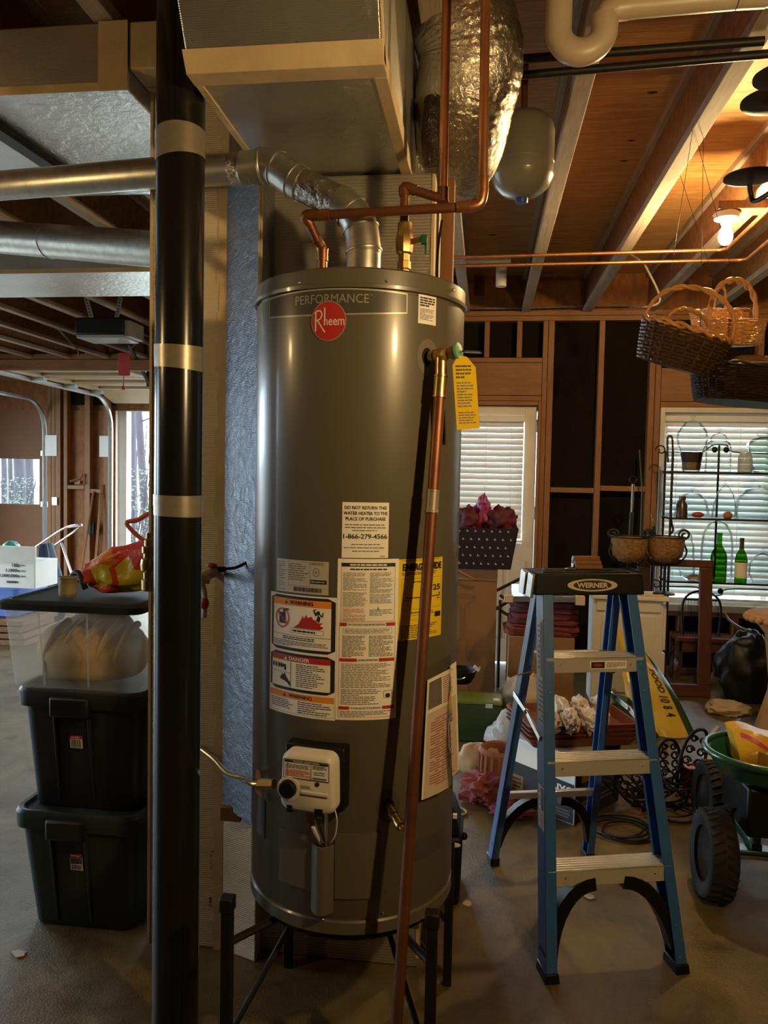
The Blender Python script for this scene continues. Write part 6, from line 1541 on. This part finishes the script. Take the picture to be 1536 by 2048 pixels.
jar('low_cloche', 'low glass dome cloche at left of the middle shelf', 'cloche', 1386, 976, 1, 62, [('dome', [(1, 0), (.98, .2), (.85, .55), (.5, .80), (.1, .86)]+knob(.86), G_)], 5.70)
jar('brown_bottle', 'squat brown bottle on the middle shelf at left', 'bottle', 1366, 992, 1, 20, [('body', [(.02, 0), (1, 0), (1, .62), (.55, .75), (.5, .8), (.62, .82), (.62, 1), (.02, 1)], plain('brown_bottle', (.045,.028,.022), .3))], 5.60)
jar('bell_cloche', 'bell-shaped clear jar with knob at centre of middle shelf', 'cloche', 1452, 960, 1, 48, [('bell', [(1, 0), (.95, .1), (.85, .35), (.6, .65), (.35, .78), (.18, .85)]+knob(.86), G_)], 5.66)
jar('wide_dome', 'wide glass dome at right of the middle shelf', 'cloche', 1520, 972, 1, 84, [('dome', [(1, 0), (1, .3), (.92, .6), (.6, .88), (.2, .96)]+knob(.95), G_)], 5.70)
jar('stepped_jar', 'stepped clear canister at left of the lowest shelf', 'jar', 1369, 1040, 2, 46, [('body', [(1, 0), (1, .32), (.92, .36), (.9, .58), (.75, .64), (.7, .76), (.4, .82)]+knob(.86), G_)], 5.72)
jar('large_dome', 'largest glass dome behind the green bottle on lowest shelf', 'cloche', 1438, 1040, 2, 57, [('dome', [(1, 0), (1, .55), (.9, .78), (.6, .93), (.02, 1)], G_)], 5.74)
M_green = glass('green_glass', (.16,.42,.03), .7)
bprof = [(.02, 0), (.95, 0), (1, .03), (1, .52), (.85, .62), (.4, .74), (.32, .80), (.32, .97), (.38, .98), (.36, 1)]
jar('green_bottle', 'larger green wine bottle on the lowest shelf', 'bottle', 1442, 1066, 2, 29, [('body', bprof, M_green)], 5.575)
jar('green_bottle', 'smaller green wine bottle with white label on lowest shelf', 'bottle', 1487, 1076, 2, 22, [('body', bprof, M_green), ('label', [(1.03, .12), (1.03, .46)], M_paper), ('foil_neck', [(.36, .76), (.36, .99), (.02, 1.0)], plain('brown_foil', (.06,.03,.02), .4))], 5.58)
jar('covered_jar', 'clear covered jar at right end of the lowest shelf', 'jar', 1530, 1094, 2, 48, [('body', [(.7, 0), (1, .2), (1, .5), (.7, .7), (.3, .82)]+knob(.84), G_)], 5.62)
jar('glass_dish', 'low glass dish with straw on the lowest shelf', 'dish', 1392, 1142, 2, 54, [('dish', [(.4, 0), (.9, .35), (1, 1)], G_), ('straw', [(.02, .2), (.6, .25), (.3, .6), (.02, .7)], plain('straw', (.38,.25,.08), .9))], 5.60)
for u_, y_, mt, lab, nm in ((1396, 5.60, M_redh, 'small red dish on the middle shelf', 'red_dish'), (1456, 5.59, plain('orange_lump', (.30,.12,.03), .8), 'small orange gourd on the middle shelf', 'gourd')):
    p_ = PY(u_, 1024, y_); tag(blob((p_.x, y_, SH[1]+.022), (.042 if nm == 'red_dish' else .030, .03, .020 if nm == 'red_dish' else .028), .12, 2, 5, 20, 12, floor_z=SH[1]+.001).build(nm, mt, smooth=60), lab, 'dish' if nm == 'red_dish' else 'gourd')

# ---- hanging baskets
def wicker(nm, label, M, rx, ry, h, base, mat, rows=12, N=26, strand=.006, handle=None, hmat=None, rim_mat=None, square=1.0, group='baskets hanging from joists', floor_mat=None):
    t = thing(nm, label, 'basket', M @ V((0, 0, 0)), group)
    sq = lambda q: math.copysign(abs(q)**square, q)
    def pt(a, z, o=0): k = base+(1-base)*(z/h)**.8; return M @ V(((rx*k+o)*sq(math.cos(a)), (ry*k+o)*sq(math.sin(a)), z))
    m = MB()
    for k in range(N): 
        a = 2*math.pi*k/N; m.tube([pt(a, 0), pt(a, h*.5), pt(a, h)], strand*.55, 4)
    for r_ in range(rows):
        z = h*(r_+.5)/rows; n_ = N*4
        m.tube([pt(2*math.pi*i/n_, max(0, min(h, z+rnd.uniform(-.0006, .0006))), strand*.75*math.sin(math.pi*i/2+math.pi/4)*(1 if r_ % 2 else -1)) for i in range(n_)], strand*.62, 4, closed=True)
    m.build('weave', mat, t, smooth=60, kind='stuff')
    n_ = 60
    for q_ in range(2):
        MB().tube([pt(2*math.pi*i/n_, h, strand*.5*math.sin(i*.9+q_*math.pi))+M.to_3x3() @ V((0, 0, strand*.9*math.cos(i*.9+q_*math.pi)+strand*.5)) for i in range(n_)], strand*.75, 6, closed=True).build('rim', rim_mat or mat, t, smooth=60)
    b_ = MB(); b_.add([pt(2*math.pi*i/40, .002, -strand) for i in range(40)], [tuple(range(40))]); b_.build('base', floor_mat or mat, t, solid=.006)
    for hnd_ in handle or ():
        ang, hh, r_ = hnd_[:3]; sc_ = hnd_[3] if len(hnd_) > 3 else 1
        for q_ in range(2):
            P_ = []
            for i in range(41):
                s_ = math.pi*i/40; c_ = math.cos(s_)*sc_
                lo = M @ V((rx*c_*math.cos(ang)-0, ry*c_*math.sin(ang), h+hh*math.sin(s_)**.75))
                P_.append(lo+(M.to_3x3() @ V((0, r_*.55*math.sin(i*.7+q_*math.pi), r_*.55*math.cos(i*.7+q_*math.pi)))))
            MB().tube(P_, r_*.62, 7).build('handle', hmat or mat, t, smooth=60)
    return t
M_wdark = plain('dark_wicker', (.07,.035,.018), .32, var=.35, vs=60)
M_wtan = plain('tan_wicker', (.60,.34,.12), .55, var=.2, vs=50)
M_whandle = plain('wicker_handle', (.58,.28,.085), .5, var=.2, vs=40)
YBk = 2.98
c1_ = PY(1335, 705, YBk)
Mb1 = Matrix.Translation((c1_.x+.02, YBk, c1_.z-.055)) @ Matrix.Rotation(R(17), 4, 'Y') @ Matrix.Rotation(R(9), 4, 'X')
b1 = wicker('wicker_basket', 'dark wicker basket hanging tilted, with tall twisted handle', Mb1, .158, .14, .135, .80, M_wdark, 11, 20, .0088, [(0, .155, .010), (R(40), .075, .009, .75)], M_whandle, M_whandle)
top1 = PY(1340, 556, YBk)
def hanger(p, q, lab):
    jx = min((.2825, .745, 1.2075, 1.67), key=lambda a: abs(a-q.x)); q = V((max(jx-.028, min(jx+.028, q.x)), q.y, 2.7515))
    return tag(MB().tube([p, q], .0010, 5).build('hanging_wire', M_iron), lab, 'wire')
hanger(top1, V((top1.x+.03, YBk, 2.76)), 'thin wire holding up the dark tilted basket')
YB2 = 3.12
c2_ = PY(1458, 692, YB2)
Mb2 = Matrix.Translation((c2_.x+.005, YB2, c2_.z)) @ Matrix.Rotation(R(24), 4, 'Z') @ Matrix.Rotation(R(-3), 4, 'Y') @ Matrix.Rotation(R(6), 4, 'X')
wicker('wicker_basket', 'tan rectangular wicker basket with thick arched handle', Mb2, .108, .085, .088, .88, M_wtan, 12, 24, .0042, [(0, .155, .012)], M_whandle, M_whandle, .45, floor_mat=M_wdark)
top2 = PY(1470, 565, YB2); hanger(top2, V((top2.x, YB2, 2.76)), 'thin wire holding up the tan rectangular basket')
YB3 = 3.40
c4_ = PY(1435, 668, YB3)
wicker('wicker_basket', 'small tan basket with slim handle behind the rectangular one', Matrix.Translation((c4_.x, YB3, c4_.z-.01)) @ Matrix.Rotation(R(8), 4, 'X'), .115, .10, .10, .75, M_wtan, 11, 22, .0045, [(R(90), .10, .006, .8)], M_whandle)
hanger(V((c4_.x, YB3, c4_.z+.16)), V((c4_.x, YB3, 2.76)), 'thin wire holding up the small rear basket')
YB4 = 3.05
c5_ = PY(1480, 808, YB4)
wicker('wicker_basket', 'long black wicker basket hanging low at right edge', Matrix.Translation((c5_.x+.02, YB4, c5_.z)) @ Matrix.Rotation(R(5), 4, 'Y'), .205, .14, .125, .86, plain('black_wicker', (.020,.011,.009), .5, var=.3), 13, 30, .0062, [], square=.75)
for dx_ in (-.15, .2): hanger(V((c5_.x+dx_, YB4, c5_.z+.125)), V((c5_.x+dx_*.7, YB4, 2.76)), 'thin wire holding the %s end of the black basket' % ('left' if dx_ < 0 else 'right'))
c6_ = PY(1500, 735, YB4+.03)
tag(blob((c6_.x, YB4+.02, c6_.z-.03), (.10, .08, .075), .12, 2, 12, floor_z=c5_.z+.02).build('straw_bundle', plain('straw_brown', (.20,.10,.04), .9, var=.4, vs=40, bp=.8, bs=60), smooth=60), 'brown straw bundle sitting in the black basket', 'straw')
# black hanging candle dishes
cd = thing('candle_chandelier', 'black iron chandelier of flat candle dishes near ceiling bulb', 'chandelier', PZ(1536, 380, 2.32))
def dish(u, v, z, r_):
    c_ = PZ(u, v, z); MB().lathe([(.004, z-.006), (r_*.7, z-.004), (r_, z+.004), (r_, z+.009), (r_*.7, z+.003), (.004, z+.001)], 36, Matrix.Translation((c_.x, c_.y, 0))).build('dish', M_iron, cd, smooth=40); return c_
d1_ = dish(1500, 358, 2.45, .080); d2_ = dish(1546, 207, 2.45, .078); d3_ = dish(1568, 158, 2.45, .07)
hub = PZ(1620, 330, 2.37)
MB().tube(bez([d1_-V((0,0,.004)), d1_+V((.004,0,-.045)), d1_+V((.025,-.01,-.07)), hub], 6), .008, 8).build('arm', M_iron, cd, smooth=60)
MB().tube(bez([d2_-V((0,0,.004)), d2_+V((.0,0,-.045)), d2_+V((.03,.03,-.07)), hub], 6), .008, 8).build('arm', M_iron, cd, smooth=60)
MB().tube(bez([d3_-V((0,0,.004)), d3_+V((.03,.05,-.065)), hub], 6), .008, 8).build('arm', M_iron, cd, smooth=60)
MB().tube([hub-V((0,0,.05)), V((hub.x, hub.y, 2.76))], .012, 8).build('stem', M_iron, cd)

# ---- floor clutter
gx0, gx1 = PY(905, 1430, 4.25).x, PY(1003, 1430, 4.25).x
gbx = thing('green_case', 'green metal case with lighter green lid on the floor', 'case', ((gx0+gx1)/2, 4.35, 0))
M_gc = plain('case_green', (.030,.055,.012), .4, var=.1); M_gl = plain('case_lid_green', (.13,.17,.015), .4, var=.1)
zgc = PY(955, 1410, 4.25).z
MB().box(gx0, 4.25, 0.002, gx1, 4.43, zgc).build('body', M_gc, gbx, bevel=.006); MB().box(gx0-.003, 4.247, zgc+.001, gx1+.003, 4.433, zgc+.022).build('lid', M_gl, gbx, bevel=.005)
MB().box(gx1-.09, 4.243, zgc-.012, gx1-.05, 4.247, zgc+.012).build('latch', M_steel, gbx); MB().box(gx1-.045, 4.28, zgc+.0225, gx1-.012, 4.32, zgc+.0235).build('sticker', M_paper, gbx)
M_film = cloudy('white_film', (.75,.72,.68), .25)
def lump(nm, label, cat, u, v, y, size, mat, seed, amp=.25, fr=2.2, z0=.002, zc_=None, group=None):
    c_ = PY(u, v, y); zz_ = zc_ if zc_ is not None else c_.z
    return tag(blob((c_.x, y, zz_), size, amp, fr, seed, floor_z=z0).build(nm, mat, smooth=60), label, cat, group)
lump('plastic_bag', 'white plastic bag slumped beside the green case', 'bag', 1022, 1465, 4.02, (.115, .10, .13), M_film, 51, zc_=.12)
lump('cream_sack', 'cream cloth sack behind the ladder left rail', 'sack', 1050, 1412, 4.5, (.14, .11, .17), plain('cream_sack', (.46,.36,.24), .9, var=.15, bp=.5, bs=14), 52, zc_=.16)
lump('paper_bag', 'crumpled brown paper bag on the floor by heater papers', 'bag', 962, 1527, 3.78, (.115, .12, .09), plain('kraft_paper', (.34,.20,.085), .85, var=.12, bp=.5, bs=8), 53, .18, 1.6, zc_=.075)
lump('pink_towel', 'pink towel heaped on the floor left of the ladder', 'towel', 968, 1580, 3.50, (.105, .11, .065), plain('pink_towel', (.17,.032,.030), .95, var=.15, vs=20, bp=1, bs=30), 54, .45, 2.8, zc_=.045)
lump('pink_towel', 'end of pink towel trailing under the ladder', 'towel', 1022, 1600, 3.36, (.09, .07, .03), MATS['pink_towel'], 55, .4, 2.6, zc_=.02)
tcp = PY(1016, 1530, 3.66)-V((.063, 0, 0))
tcx = thing('terracotta_pot', 'ribbed terracotta pot tucked behind the ladder left rail', 'pot', (tcp.x+.02, 3.68, 0))
M_tc = plain('terracotta', (.24,.068,.022), .8, var=.12)
MB().lathe([(.075, .002), (.092, .05), (.098, .10), (.094, .15), (.10, .17), (.088, .185), (.075, .18), (.06, .12)], 32, Matrix.Translation((tcp.x+.02, 3.68, 0))).build('pot', M_tc, tcx, smooth=50)
for k in range(20):
    a_ = 2*math.pi*k/20; MB().tube([(tcp.x+.02+.080*math.cos(a_), 3.68+.080*math.sin(a_), .01), (tcp.x+.02+.100*math.cos(a_), 3.68+.100*math.sin(a_), .10), (tcp.x+.02+.096*math.cos(a_), 3.68+.096*math.sin(a_), .165)], .006, 5).build('rib', M_tc, tcx, smooth=60)
# printed carton with trays
SA = R(52); so = PZ(1148, 1652, 0); Ms = Matrix.Translation((so.x, so.y, 0)) @ Matrix.Rotation(SA, 4, 'Z')
M_snavy = plain('carton_navy', (.022,.026,.032), .6, var=.2); hS = .30
sa = thing('printed_carton', 'white and navy printed carton holding up the terracotta trays', 'box', (so.x, so.y, 0))
MB().box(0, 0, 0.001, .38, .34, hS, Ms).build('carton', M_paper, sa, bevel=.003)
def on_left(e): return lambda s_, z_: Ms @ V((-e, .34-s_, z_))      # left face, s runs to the near corner
L = Label(); L.poly([(.0, .005), (.335, .005), (.335, .175), (.0, .195)], M_snavy, 0)
L.text('SANYO', .165, .120, .334, .160, M_paper, 1, .03); L.lines(.16, .02, .32, .06, 3, M_grey_ink, 1, .5); L.rect(.012, .03, .075, .135, M_cardboard, 1); L.lines(.018, .04, .07, .125, 5, M_ink, 2, .6)
L.build('side_print', on_left, sa)
L = Label(); L.rect(.002, .004, .378, hS-.003, M_snavy, 0); L.rect(.05, .17, .20, .235, M_cardboard, 1); L.text('ADVANCED VCR', .05, .11, .34, .14, M_grey_ink, 1, .02); L.lines(.05, .05, .34, .09, 2, M_grey_ink, 1, .5)
L.build('front_print', lambda e: (lambda s_, z_: Ms @ V((s_, -e, z_))), sa)
M_tray = plain('tray_brown', (.17,.048,.018), .5, var=.12)
tc_ = Ms @ V((.19, .17, 0)); zt_ = hS+.002
for k, lab in enumerate(('lowest rectangular terracotta tray on the printed carton', 'second lowest rectangular terracotta tray on the printed carton', 'second highest rectangular terracotta tray on printed carton', 'topmost rectangular terracotta tray, under the white bundles')):
    z0 = zt_+k*.020; w_, d_ = .50, .34
    ro = R(16)
    o = loftz([(rr_at(tc_.x+.02, tc_.y+.02, w_*.9, d_*.9, .02, ro), z0), (rr_at(tc_.x+.02, tc_.y+.02, w_, d_, .025, ro), z0+.034), (rr_at(tc_.x+.02, tc_.y+.02, w_+.012, d_+.012, .025, ro), z0+.036), (rr_at(tc_.x+.02, tc_.y+.02, w_+.012, d_+.012, .025, ro), z0+.041), (rr_at(tc_.x+.02, tc_.y+.02, w_-.008, d_-.008, .025, ro), z0+.041), (rr_at(tc_.x+.02, tc_.y+.02, w_*.9-.008, d_*.9-.008, .02, ro), z0+.005)]).build('plant_tray', M_tray, smooth=40)
    tag(o, lab, 'tray', 'stacked terracotta trays')
M_bund = plain('white_bundle', (.58,.49,.39), .85, var=.08, bp=.4, bs=20)
zb_ = zt_+.068
for k in range(6):
    f_ = k/5; u_ = 1100+100*f_; y_ = 3.42+.20*(k % 2)+.05*f_
    c_ = PY(u_, 1425, y_); 
    tag(blob((c_.x, y_, zb_+.036), (.042, .11, .044), .38, 3.2, 70+k, 30, 24, floor_z=zb_).build('cloth_bundle', M_bund, smooth=60), ('leftmost', 'second from left', 'third from left', 'fourth from left', 'second from right', 'rightmost')[k]+' rolled white cloth bundle lying on the trays', 'cloth', 'white bundles on the trays')
c_ = PY(1203, 1432, 3.50)
tag(MB().lathe([(.028, -.07), (.032, -.068), (.032, .05), (.026, .052), (.026, -.05)], 20, Matrix.Translation((c_.x, 3.52, zb_+.034)) @ Matrix.Rotation(R(80), 4, 'X')).build('paper_cup', plain('pink_cup', (.55,.40,.33), .6), smooth=40), 'pinkish paper cup on its side by the white bundles', 'cup')
# yellow bag
yb_ = thing('fertiliser_bag', 'yellow and green plant food bag leaning on white cabinet', 'bag', (PY(1300, 1460, 4.85).x, 4.85, 0))
M_yb = plain('bag_yellow', (.60,.42,.06), .28, var=.12, vs=8, bp=.5, bs=9, bd=.02); M_gb = plain('bag_green', (.03,.06,.012), .3, var=.2, bp=.5, bs=9)
def ybag(u, v, sgn):
    yy = 4.62+.30*v
    x_ = PY((1245+125*u)*(1-v)+(1228+62*u)*v, 1470, 4.85).x; z_ = .003+.56*v*(1-.28*u*v)
    th = .085*(1-v)**.7*math.sin(math.pi*min(1, max(0, u)))**.5
    return V((x_, yy-sgn*th+.012*math.sin(u*7+v*11), z_))
MB().grid(lambda u, v: ybag(u*.86, v, 1), 18, 18).grid(lambda u, v: ybag(u, v, -1), 18, 18).build('pouch', M_yb, yb_, smooth=60)
MB().grid(lambda u, v: ybag(.86+.14*u, v, 1), 4, 18).build('side_stripe', M_gb, yb_, smooth=60)
L = Label()
for k, ch in enumerate(('FOOD', '10', '8', '4')):
    pass
m = MB()
def put(ch, v0, v1, u0, u1):
    vs, fs, asp = glyphs(ch, .03); m.add([ybag(u0+(u1-u0)*b_, v0+(v1-v0)*(1-a) if True else 0, 1)+V((0, -.004, 0)) for a, b_ in vs], fs)
put('FOOD', .42, .68, .66, .80); put('10', .31, .38, .62, .80); put('8', .25, .28, .62, .80); put('4', .18, .215, .62, .80)
m.build('bag_text', M_ink, yb_)
tag(MB().bar(PY(1240, 1395, 4.3), PZ(1300, 1470, .02), .10, .03).build('green_board', M_gc), 'dark green board leaning behind the ladder right rail', 'board')
# ornate iron panels and wire tangle
def oval_iron(u, v, y, rx, rz, tilt, label):
    c_ = PY(u, v, y); c_.z = rz*math.cos(tilt)+.004
    M = Matrix.Translation(c_) @ Matrix.Rotation(tilt, 4, 'Y'); t = thing('iron_ornament', label, 'ironwork', (c_.x, y, 0), 'ornate iron pieces')
    MB().tube([M @ V((rx*math.cos(q), .01*math.sin(3*q), rz*math.sin(q))) for q in [2*math.pi*i/32 for i in range(32)]], .008, 8, closed=True).build('frame', M_iron, t, smooth=60)
    for k in range(5):
        z_ = rz*(-.66+.33*k); w_ = rx*math.sqrt(max(.05, 1-(z_/rz)**2))*.5
        for s_ in (-1, 1): MB().tube([M @ V((s_*w_+w_*.8*(1-.6*i/14)*math.cos(i*.55), 0, z_+w_*.8*(1-.6*i/14)*math.sin(i*.55))) for i in range(15)], .005, 6).build('scroll', M_iron, t, smooth=60)
    return t
oval_iron(1340, 1510, 3.75, .055, .125, R(-4), 'ornate iron oval left of the taller one')
oval_iron(1385, 1500, 3.70, .055, .165, R(14), 'taller ornate iron oval leaning right')
oval_iron(1262, 1545, 3.55, .065, .13, R(-38), 'ornate iron oval slumped behind the ladder right rail')
def coil(u, v, r_, n_, label, wr=.0045):
    c_ = PZ(u, v, 0); P_ = []
    for i in range(int(40*n_)):
        q = 2*math.pi*i/40; k = 1+.12*math.sin(q*.37+u)
        P_.append(V((c_.x+r_*k*math.cos(q)+.02*math.sin(q*.21), c_.y+r_*k*.9*math.sin(q)+.015*math.cos(q*.3), wr+.02*(.5+.5*math.sin(q*.73+u))*i/(40*n_)+.012*i/(40*n_))))
    return tag(MB().tube(P_, wr, 6).build('wire_coil', M_iron, smooth=60), label, 'wire coil', 'wire coils on the floor')
coil(1245, 1665, .11, 4, 'dark wire coil on the floor left of the ladder right rail')
coil(1340, 1630, .10, 3, 'dark wire coil on the floor right of the ladder rail')
coil(1320, 1595, .12, 4, 'dark wire coil farther back by the iron ovals')
tg_ = thing('vine_tangle', 'dark tangle of thin iron vines behind the ladder', 'ironwork', PZ(1275, 1625, 0))
base = PZ(1312, 1612, 0)
for k in range(16):
    r3 = random.Random(k); P_ = [base+V((r3.uniform(-.09, .07), r3.uniform(-.06, .10), 0.006))]
    for i in range(5): P_.append(P_[-1]+V((r3.uniform(-.09, .09), r3.uniform(-.05, .05), r3.uniform(-.01, .08))))
    for p_ in P_: p_.z = max(.006, p_.z)
    MB().tube(bez(P_, 5), .0045, 5).build('vine', M_iron, tg_, smooth=60)
for k, (u0, v0, u1, v1, r_, mt, lab) in enumerate(((1392, 1530, 1478, 1442, .020, plain('grey_blue_pipe', (.10,.13,.13), .5), 'grey plastic pipe lying behind the garden cart'), (1400, 1545, 1470, 1475, .014, M_stud, 'wooden stick lying beside the grey pipe'), (1408, 1490, 1436, 1455, .013, plain('pale_handle', (.50,.36,.22), .5), 'pale wooden tool handle lying near the iron ovals'))):
    tag(MB().tube([PZ(u0, v0, .03), PZ(u1, v1, .03+.02*k)], r_, 10).build('rod', mt, smooth=40), lab, 'rod')
rp_ = PZ(1388, 1588, 0)
rpk = thing('red_package', 'small red and white package on floor behind cart wheel', 'package', (rp_.x, rp_.y, 0))
MB().box(rp_.x-.05, rp_.y, .001, rp_.x+.10, rp_.y+.06, .12).build('pack', plain('red_orange', (.40,.06,.02), .5), rpk, bevel=.004); MB().box(rp_.x-.01, rp_.y-.002, .02, rp_.x+.09, rp_.y-.0005, .055).build('white_panel', M_white, rpk)
pp_ = PZ(1432, 1565, 0)
tag(MB().lathe([(.055, .001), (.085, .11), (.09, .115), (.08, .115), (.06, .02)], 24, Matrix.Translation((pp_.x+.03, pp_.y+.05, 0))).build('white_planter', M_pvcw, smooth=40), 'white plastic flower pot behind the garden cart', 'pot')

# garden cart
M_cg = plain('cart_green', (.012,.075,.038), .3, var=.12, coat=.4)
gcx = thing('garden_cart', 'green four-wheeled garden cart with oval tub at right edge', 'cart', (1.12, 3.05, 0))
tcn = PZ(1545, 1505, .50); tcn = V((tcn.x, tcn.y, 0))
def oval(rx_, ry_, z_, n=40): return [(tcn.x+rx_*math.cos(2*math.pi*i/n), tcn.y+ry_*math.sin(2*math.pi*i/n)) for i in range(n)], z_
loftz([oval(.13, .12, .40), oval(.19, .17, .43), oval(.225, .20, .50), oval(.21, .19, .497), oval(.175, .155, .44), oval(.12, .11, .412)]).build('tub', M_cg, gcx, smooth=50)
MB().tube([V((tcn.x+.228*math.cos(q), tcn.y+.203*math.sin(q), .50)) for q in [2*math.pi*i/48 for i in range(48)]], .013, 10, closed=True).build('tub_rim', M_cg, gcx, smooth=60)
pst = PZ(1510, 1690, .12)
MB().tube(bez([V((pst.x, pst.y, .10)), V((pst.x, pst.y, .30)), V((pst.x-.02, pst.y+.02, .37)), V((tcn.x-.05, tcn.y-.10, .425))], 5), .019, 12).build('seat_post', M_cg, gcx, smooth=60)
MB().box(pst.x-.07, pst.y-.03, .085, pst.x+.35, pst.y+.03, .11).build('cross_frame', M_cg, gcx, bevel=.004)
MB().box(pst.x-.02, pst.y-.02, .10, pst.x+.02, pst.y+.65, .13).build('main_beam', M_cg, gcx, bevel=.004)
MB().box(tcn.x-.11, tcn.y-.10, .22, tcn.x+.2, tcn.y+.20, .40).build('tool_box', M_black, gcx, bevel=.012)
MB().bar(PY(1425, 1620, 3.0), PY(1500, 1605, 2.9), .03, .012).build('bracket', M_iron, gcx)
def wheel(x_, y_, r_=.152, w_=.098):
    Mw = Matrix.Translation((x_, y_, r_+.001)) @ Matrix.Rotation(R(90+3), 4, 'Y')
    ty = MB().lathe([(r_*.62, -w_*.42), (r_*.86, -w_*.5), (r_*.95, -w_*.44), (r_, -w_*.22), (r_*1.005, 0), (r_, w_*.22), (r_*.95, w_*.44), (r_*.86, w_*.5), (r_*.62, w_*.42)], 48, Mw, False, False).build('tyre', M_rubber, gcx, smooth=50)
    m = MB()
    for k in range(30):
        a = 2*math.pi*k/30
        for s_ in (-1, 1):
            a_ = a+(.10 if s_ > 0 else 0); q0 = V((r_*1.0*math.cos(a_), r_*1.0*math.sin(a_), s_*w_*.05)); q1 = V((r_*.965*math.cos(a_+.10), r_*.965*math.sin(a_+.10), s_*w_*.42))
            m.bar(Mw @ q0, Mw @ q1, .012, .010)
    m.build('tread_blocks', M_rubber, ty, kind='stuff')
    MB().lathe([(.015, -w_*.5), (.03, -w_*.45), (r_*.6, -w_*.3), (r_*.64, -w_*.42), (r_*.64, w_*.42), (r_*.6, w_*.3), (.03, w_*.45), (.015, w_*.5)], 28, Mw).build('hub', M_iron, gcx, smooth=40)
w1_ = PZ(1427, 1798, 0); w2_ = PZ(1420, 1690, 0)
wheel(w1_.x, w1_.y+.02); wheel(w2_.x+.03, w2_.y+.10)
for wy, wx in ((w1_.y+.02, w1_.x), (w2_.y+.10, w2_.x+.03)):
    MB().tube([(wx, wy, .153), (pst.x+.4, wy, .153)], .010, 8).build('axle', M_steel, gcx)
m = MB()
wb0 = PZ(1445, 1590, .25)
for k in range(6): m.tube([(wb0.x+.015*k, wb0.y, .24), (wb0.x+.015*k, wb0.y, .44)], .0018, 4)
for k in range(8): m.tube([(wb0.x, wb0.y, .25+.025*k), (wb0.x+.08, wb0.y, .25+.025*k)], .0018, 4)
m.build('wire_basket', M_iron, gcx, kind='stuff')
ybx = thing('yellow_sack', 'yellow and pink printed sack lying in green cart tub', 'sack', (tcn.x+.05, tcn.y, .42))
M_ys = plain('sack_yellow', (.58,.32,.02), .28, var=.08, bp=.4, bs=8, bd=.02)
sk0 = [PY(1465, 1462, 2.98), PY(1600, 1478, 2.86), PY(1600, 1552, 2.84), PY(1478, 1528, 2.88)]
def skp(u, v, d_=0): return (sk0[0].lerp(sk0[1], u)).lerp(sk0[3].lerp(sk0[2], u), v)+V((0, d_-.03*math.sin(math.pi*v)+.006*math.sin(9*u+5*v), .01*math.sin(7*u)))
MB().grid(lambda u, v: skp(u, v), 14, 8).grid(lambda u, v: skp(u, v, .10), 14, 8).grid(lambda u, v: skp(u, 0, .10*v), 14, 2).grid(lambda u, v: skp(0, v, .10*u), 2, 8).grid(lambda u, v: skp(u, 1, .10*v), 14, 2).build('sack', M_ys, ybx, smooth=60)
MB().grid(lambda u, v: skp(.10+.55*u, .06+.30*u+.12*v, -.003), 12, 2).build('pink_band', plain('sack_pink', (.50,.05,.10), .3), ybx, smooth=60)
MB().grid(lambda u, v: skp(.30+.7*u, .50+.45*v, -.003), 8, 3).build('amber_panel', plain('sack_amber', (.30,.16,.015), .35), ybx, smooth=60)
# black pump case behind the heater
bc = PZ(905, 1812, 0)
bk_ = thing('tool_case', 'black plastic tool case standing on floor right of heater', 'case', (bc.x+.02, bc.y+.1, 0))
x0, x1 = PY(880, 1700, bc.y).x, PY(924, 1700, bc.y).x
MB().hexa([V((x0, bc.y, .002)), V((x1-.005, bc.y, .002)), V((x1-.005, bc.y+.22, .002)), V((x0, bc.y+.22, .002))], [V((x0, bc.y, .24)), V((x1, bc.y, .24)), V((x1, bc.y+.20, .24)), V((x0, bc.y+.20, .24))]).build('body', M_black, bk_, bevel=.012)
MB().hexa([V((x0, bc.y, .242)), V((x1-.006, bc.y, .242)), V((x1-.006, bc.y+.20, .242)), V((x0, bc.y+.20, .242))], [V((x0, bc.y+.02, .36)), V((x1-.035, bc.y+.02, .34)), V((x1-.035, bc.y+.16, .34)), V((x0, bc.y+.16, .36))]).build('upper_shell', M_black, bk_, bevel=.012)
MB().sphere((x1-.022, bc.y-.001, .215), .017, 14, 8, (1, .15, .5)).build('emblem', M_paper, bk_, smooth=60)
MB().box(x1-.034, bc.y+.004, .305, x1-.020, bc.y+.02, .318).build('switch', M_paper, bk_)
MB().sphere((x1+.005, bc.y+.06, .22), .013, 10, 8).build('knob', M_black, bk_, smooth=60)
# scraps on the floor
rg = PZ(918, 1626, 0)
tag(MB().tube([(rg.x+.032*math.cos(2*math.pi*i/24), rg.y+.035*math.sin(2*math.pi*i/24), .005) for i in range(24)], .005, 6, closed=True).build('rubber_ring', plain('tan_rubber', (.33,.23,.14), .7), smooth=60), 'tan rubber ring lying flat on the floor right of heater', 'ring')

M_scrap = plain('paper_scrap', (.45,.40,.34), .8)
for k, (u_, v_, lab) in enumerate(((38, 1908, 'torn pale paper scrap on the floor left of green tote'), (1180, 1795, 'small pale paper scrap on the floor under the ladder'), (935, 1808, 'tiny pale chip on the floor beside the tool case'))):
    p_ = PZ(u_, v_, 0); r3 = random.Random(k+90); n_ = 9
    top = [(p_.x+(.026-.005*k)*r3.uniform(.5, 1.3)*math.cos(2*math.pi*i/n_), p_.y+(.016)*r3.uniform(.5, 1.3)*math.sin(2*math.pi*i/n_)) for i in range(n_)]
    tag(MB().prism(top, .0008, .0035).build('paper_scrap', M_scrap), lab, 'scrap')
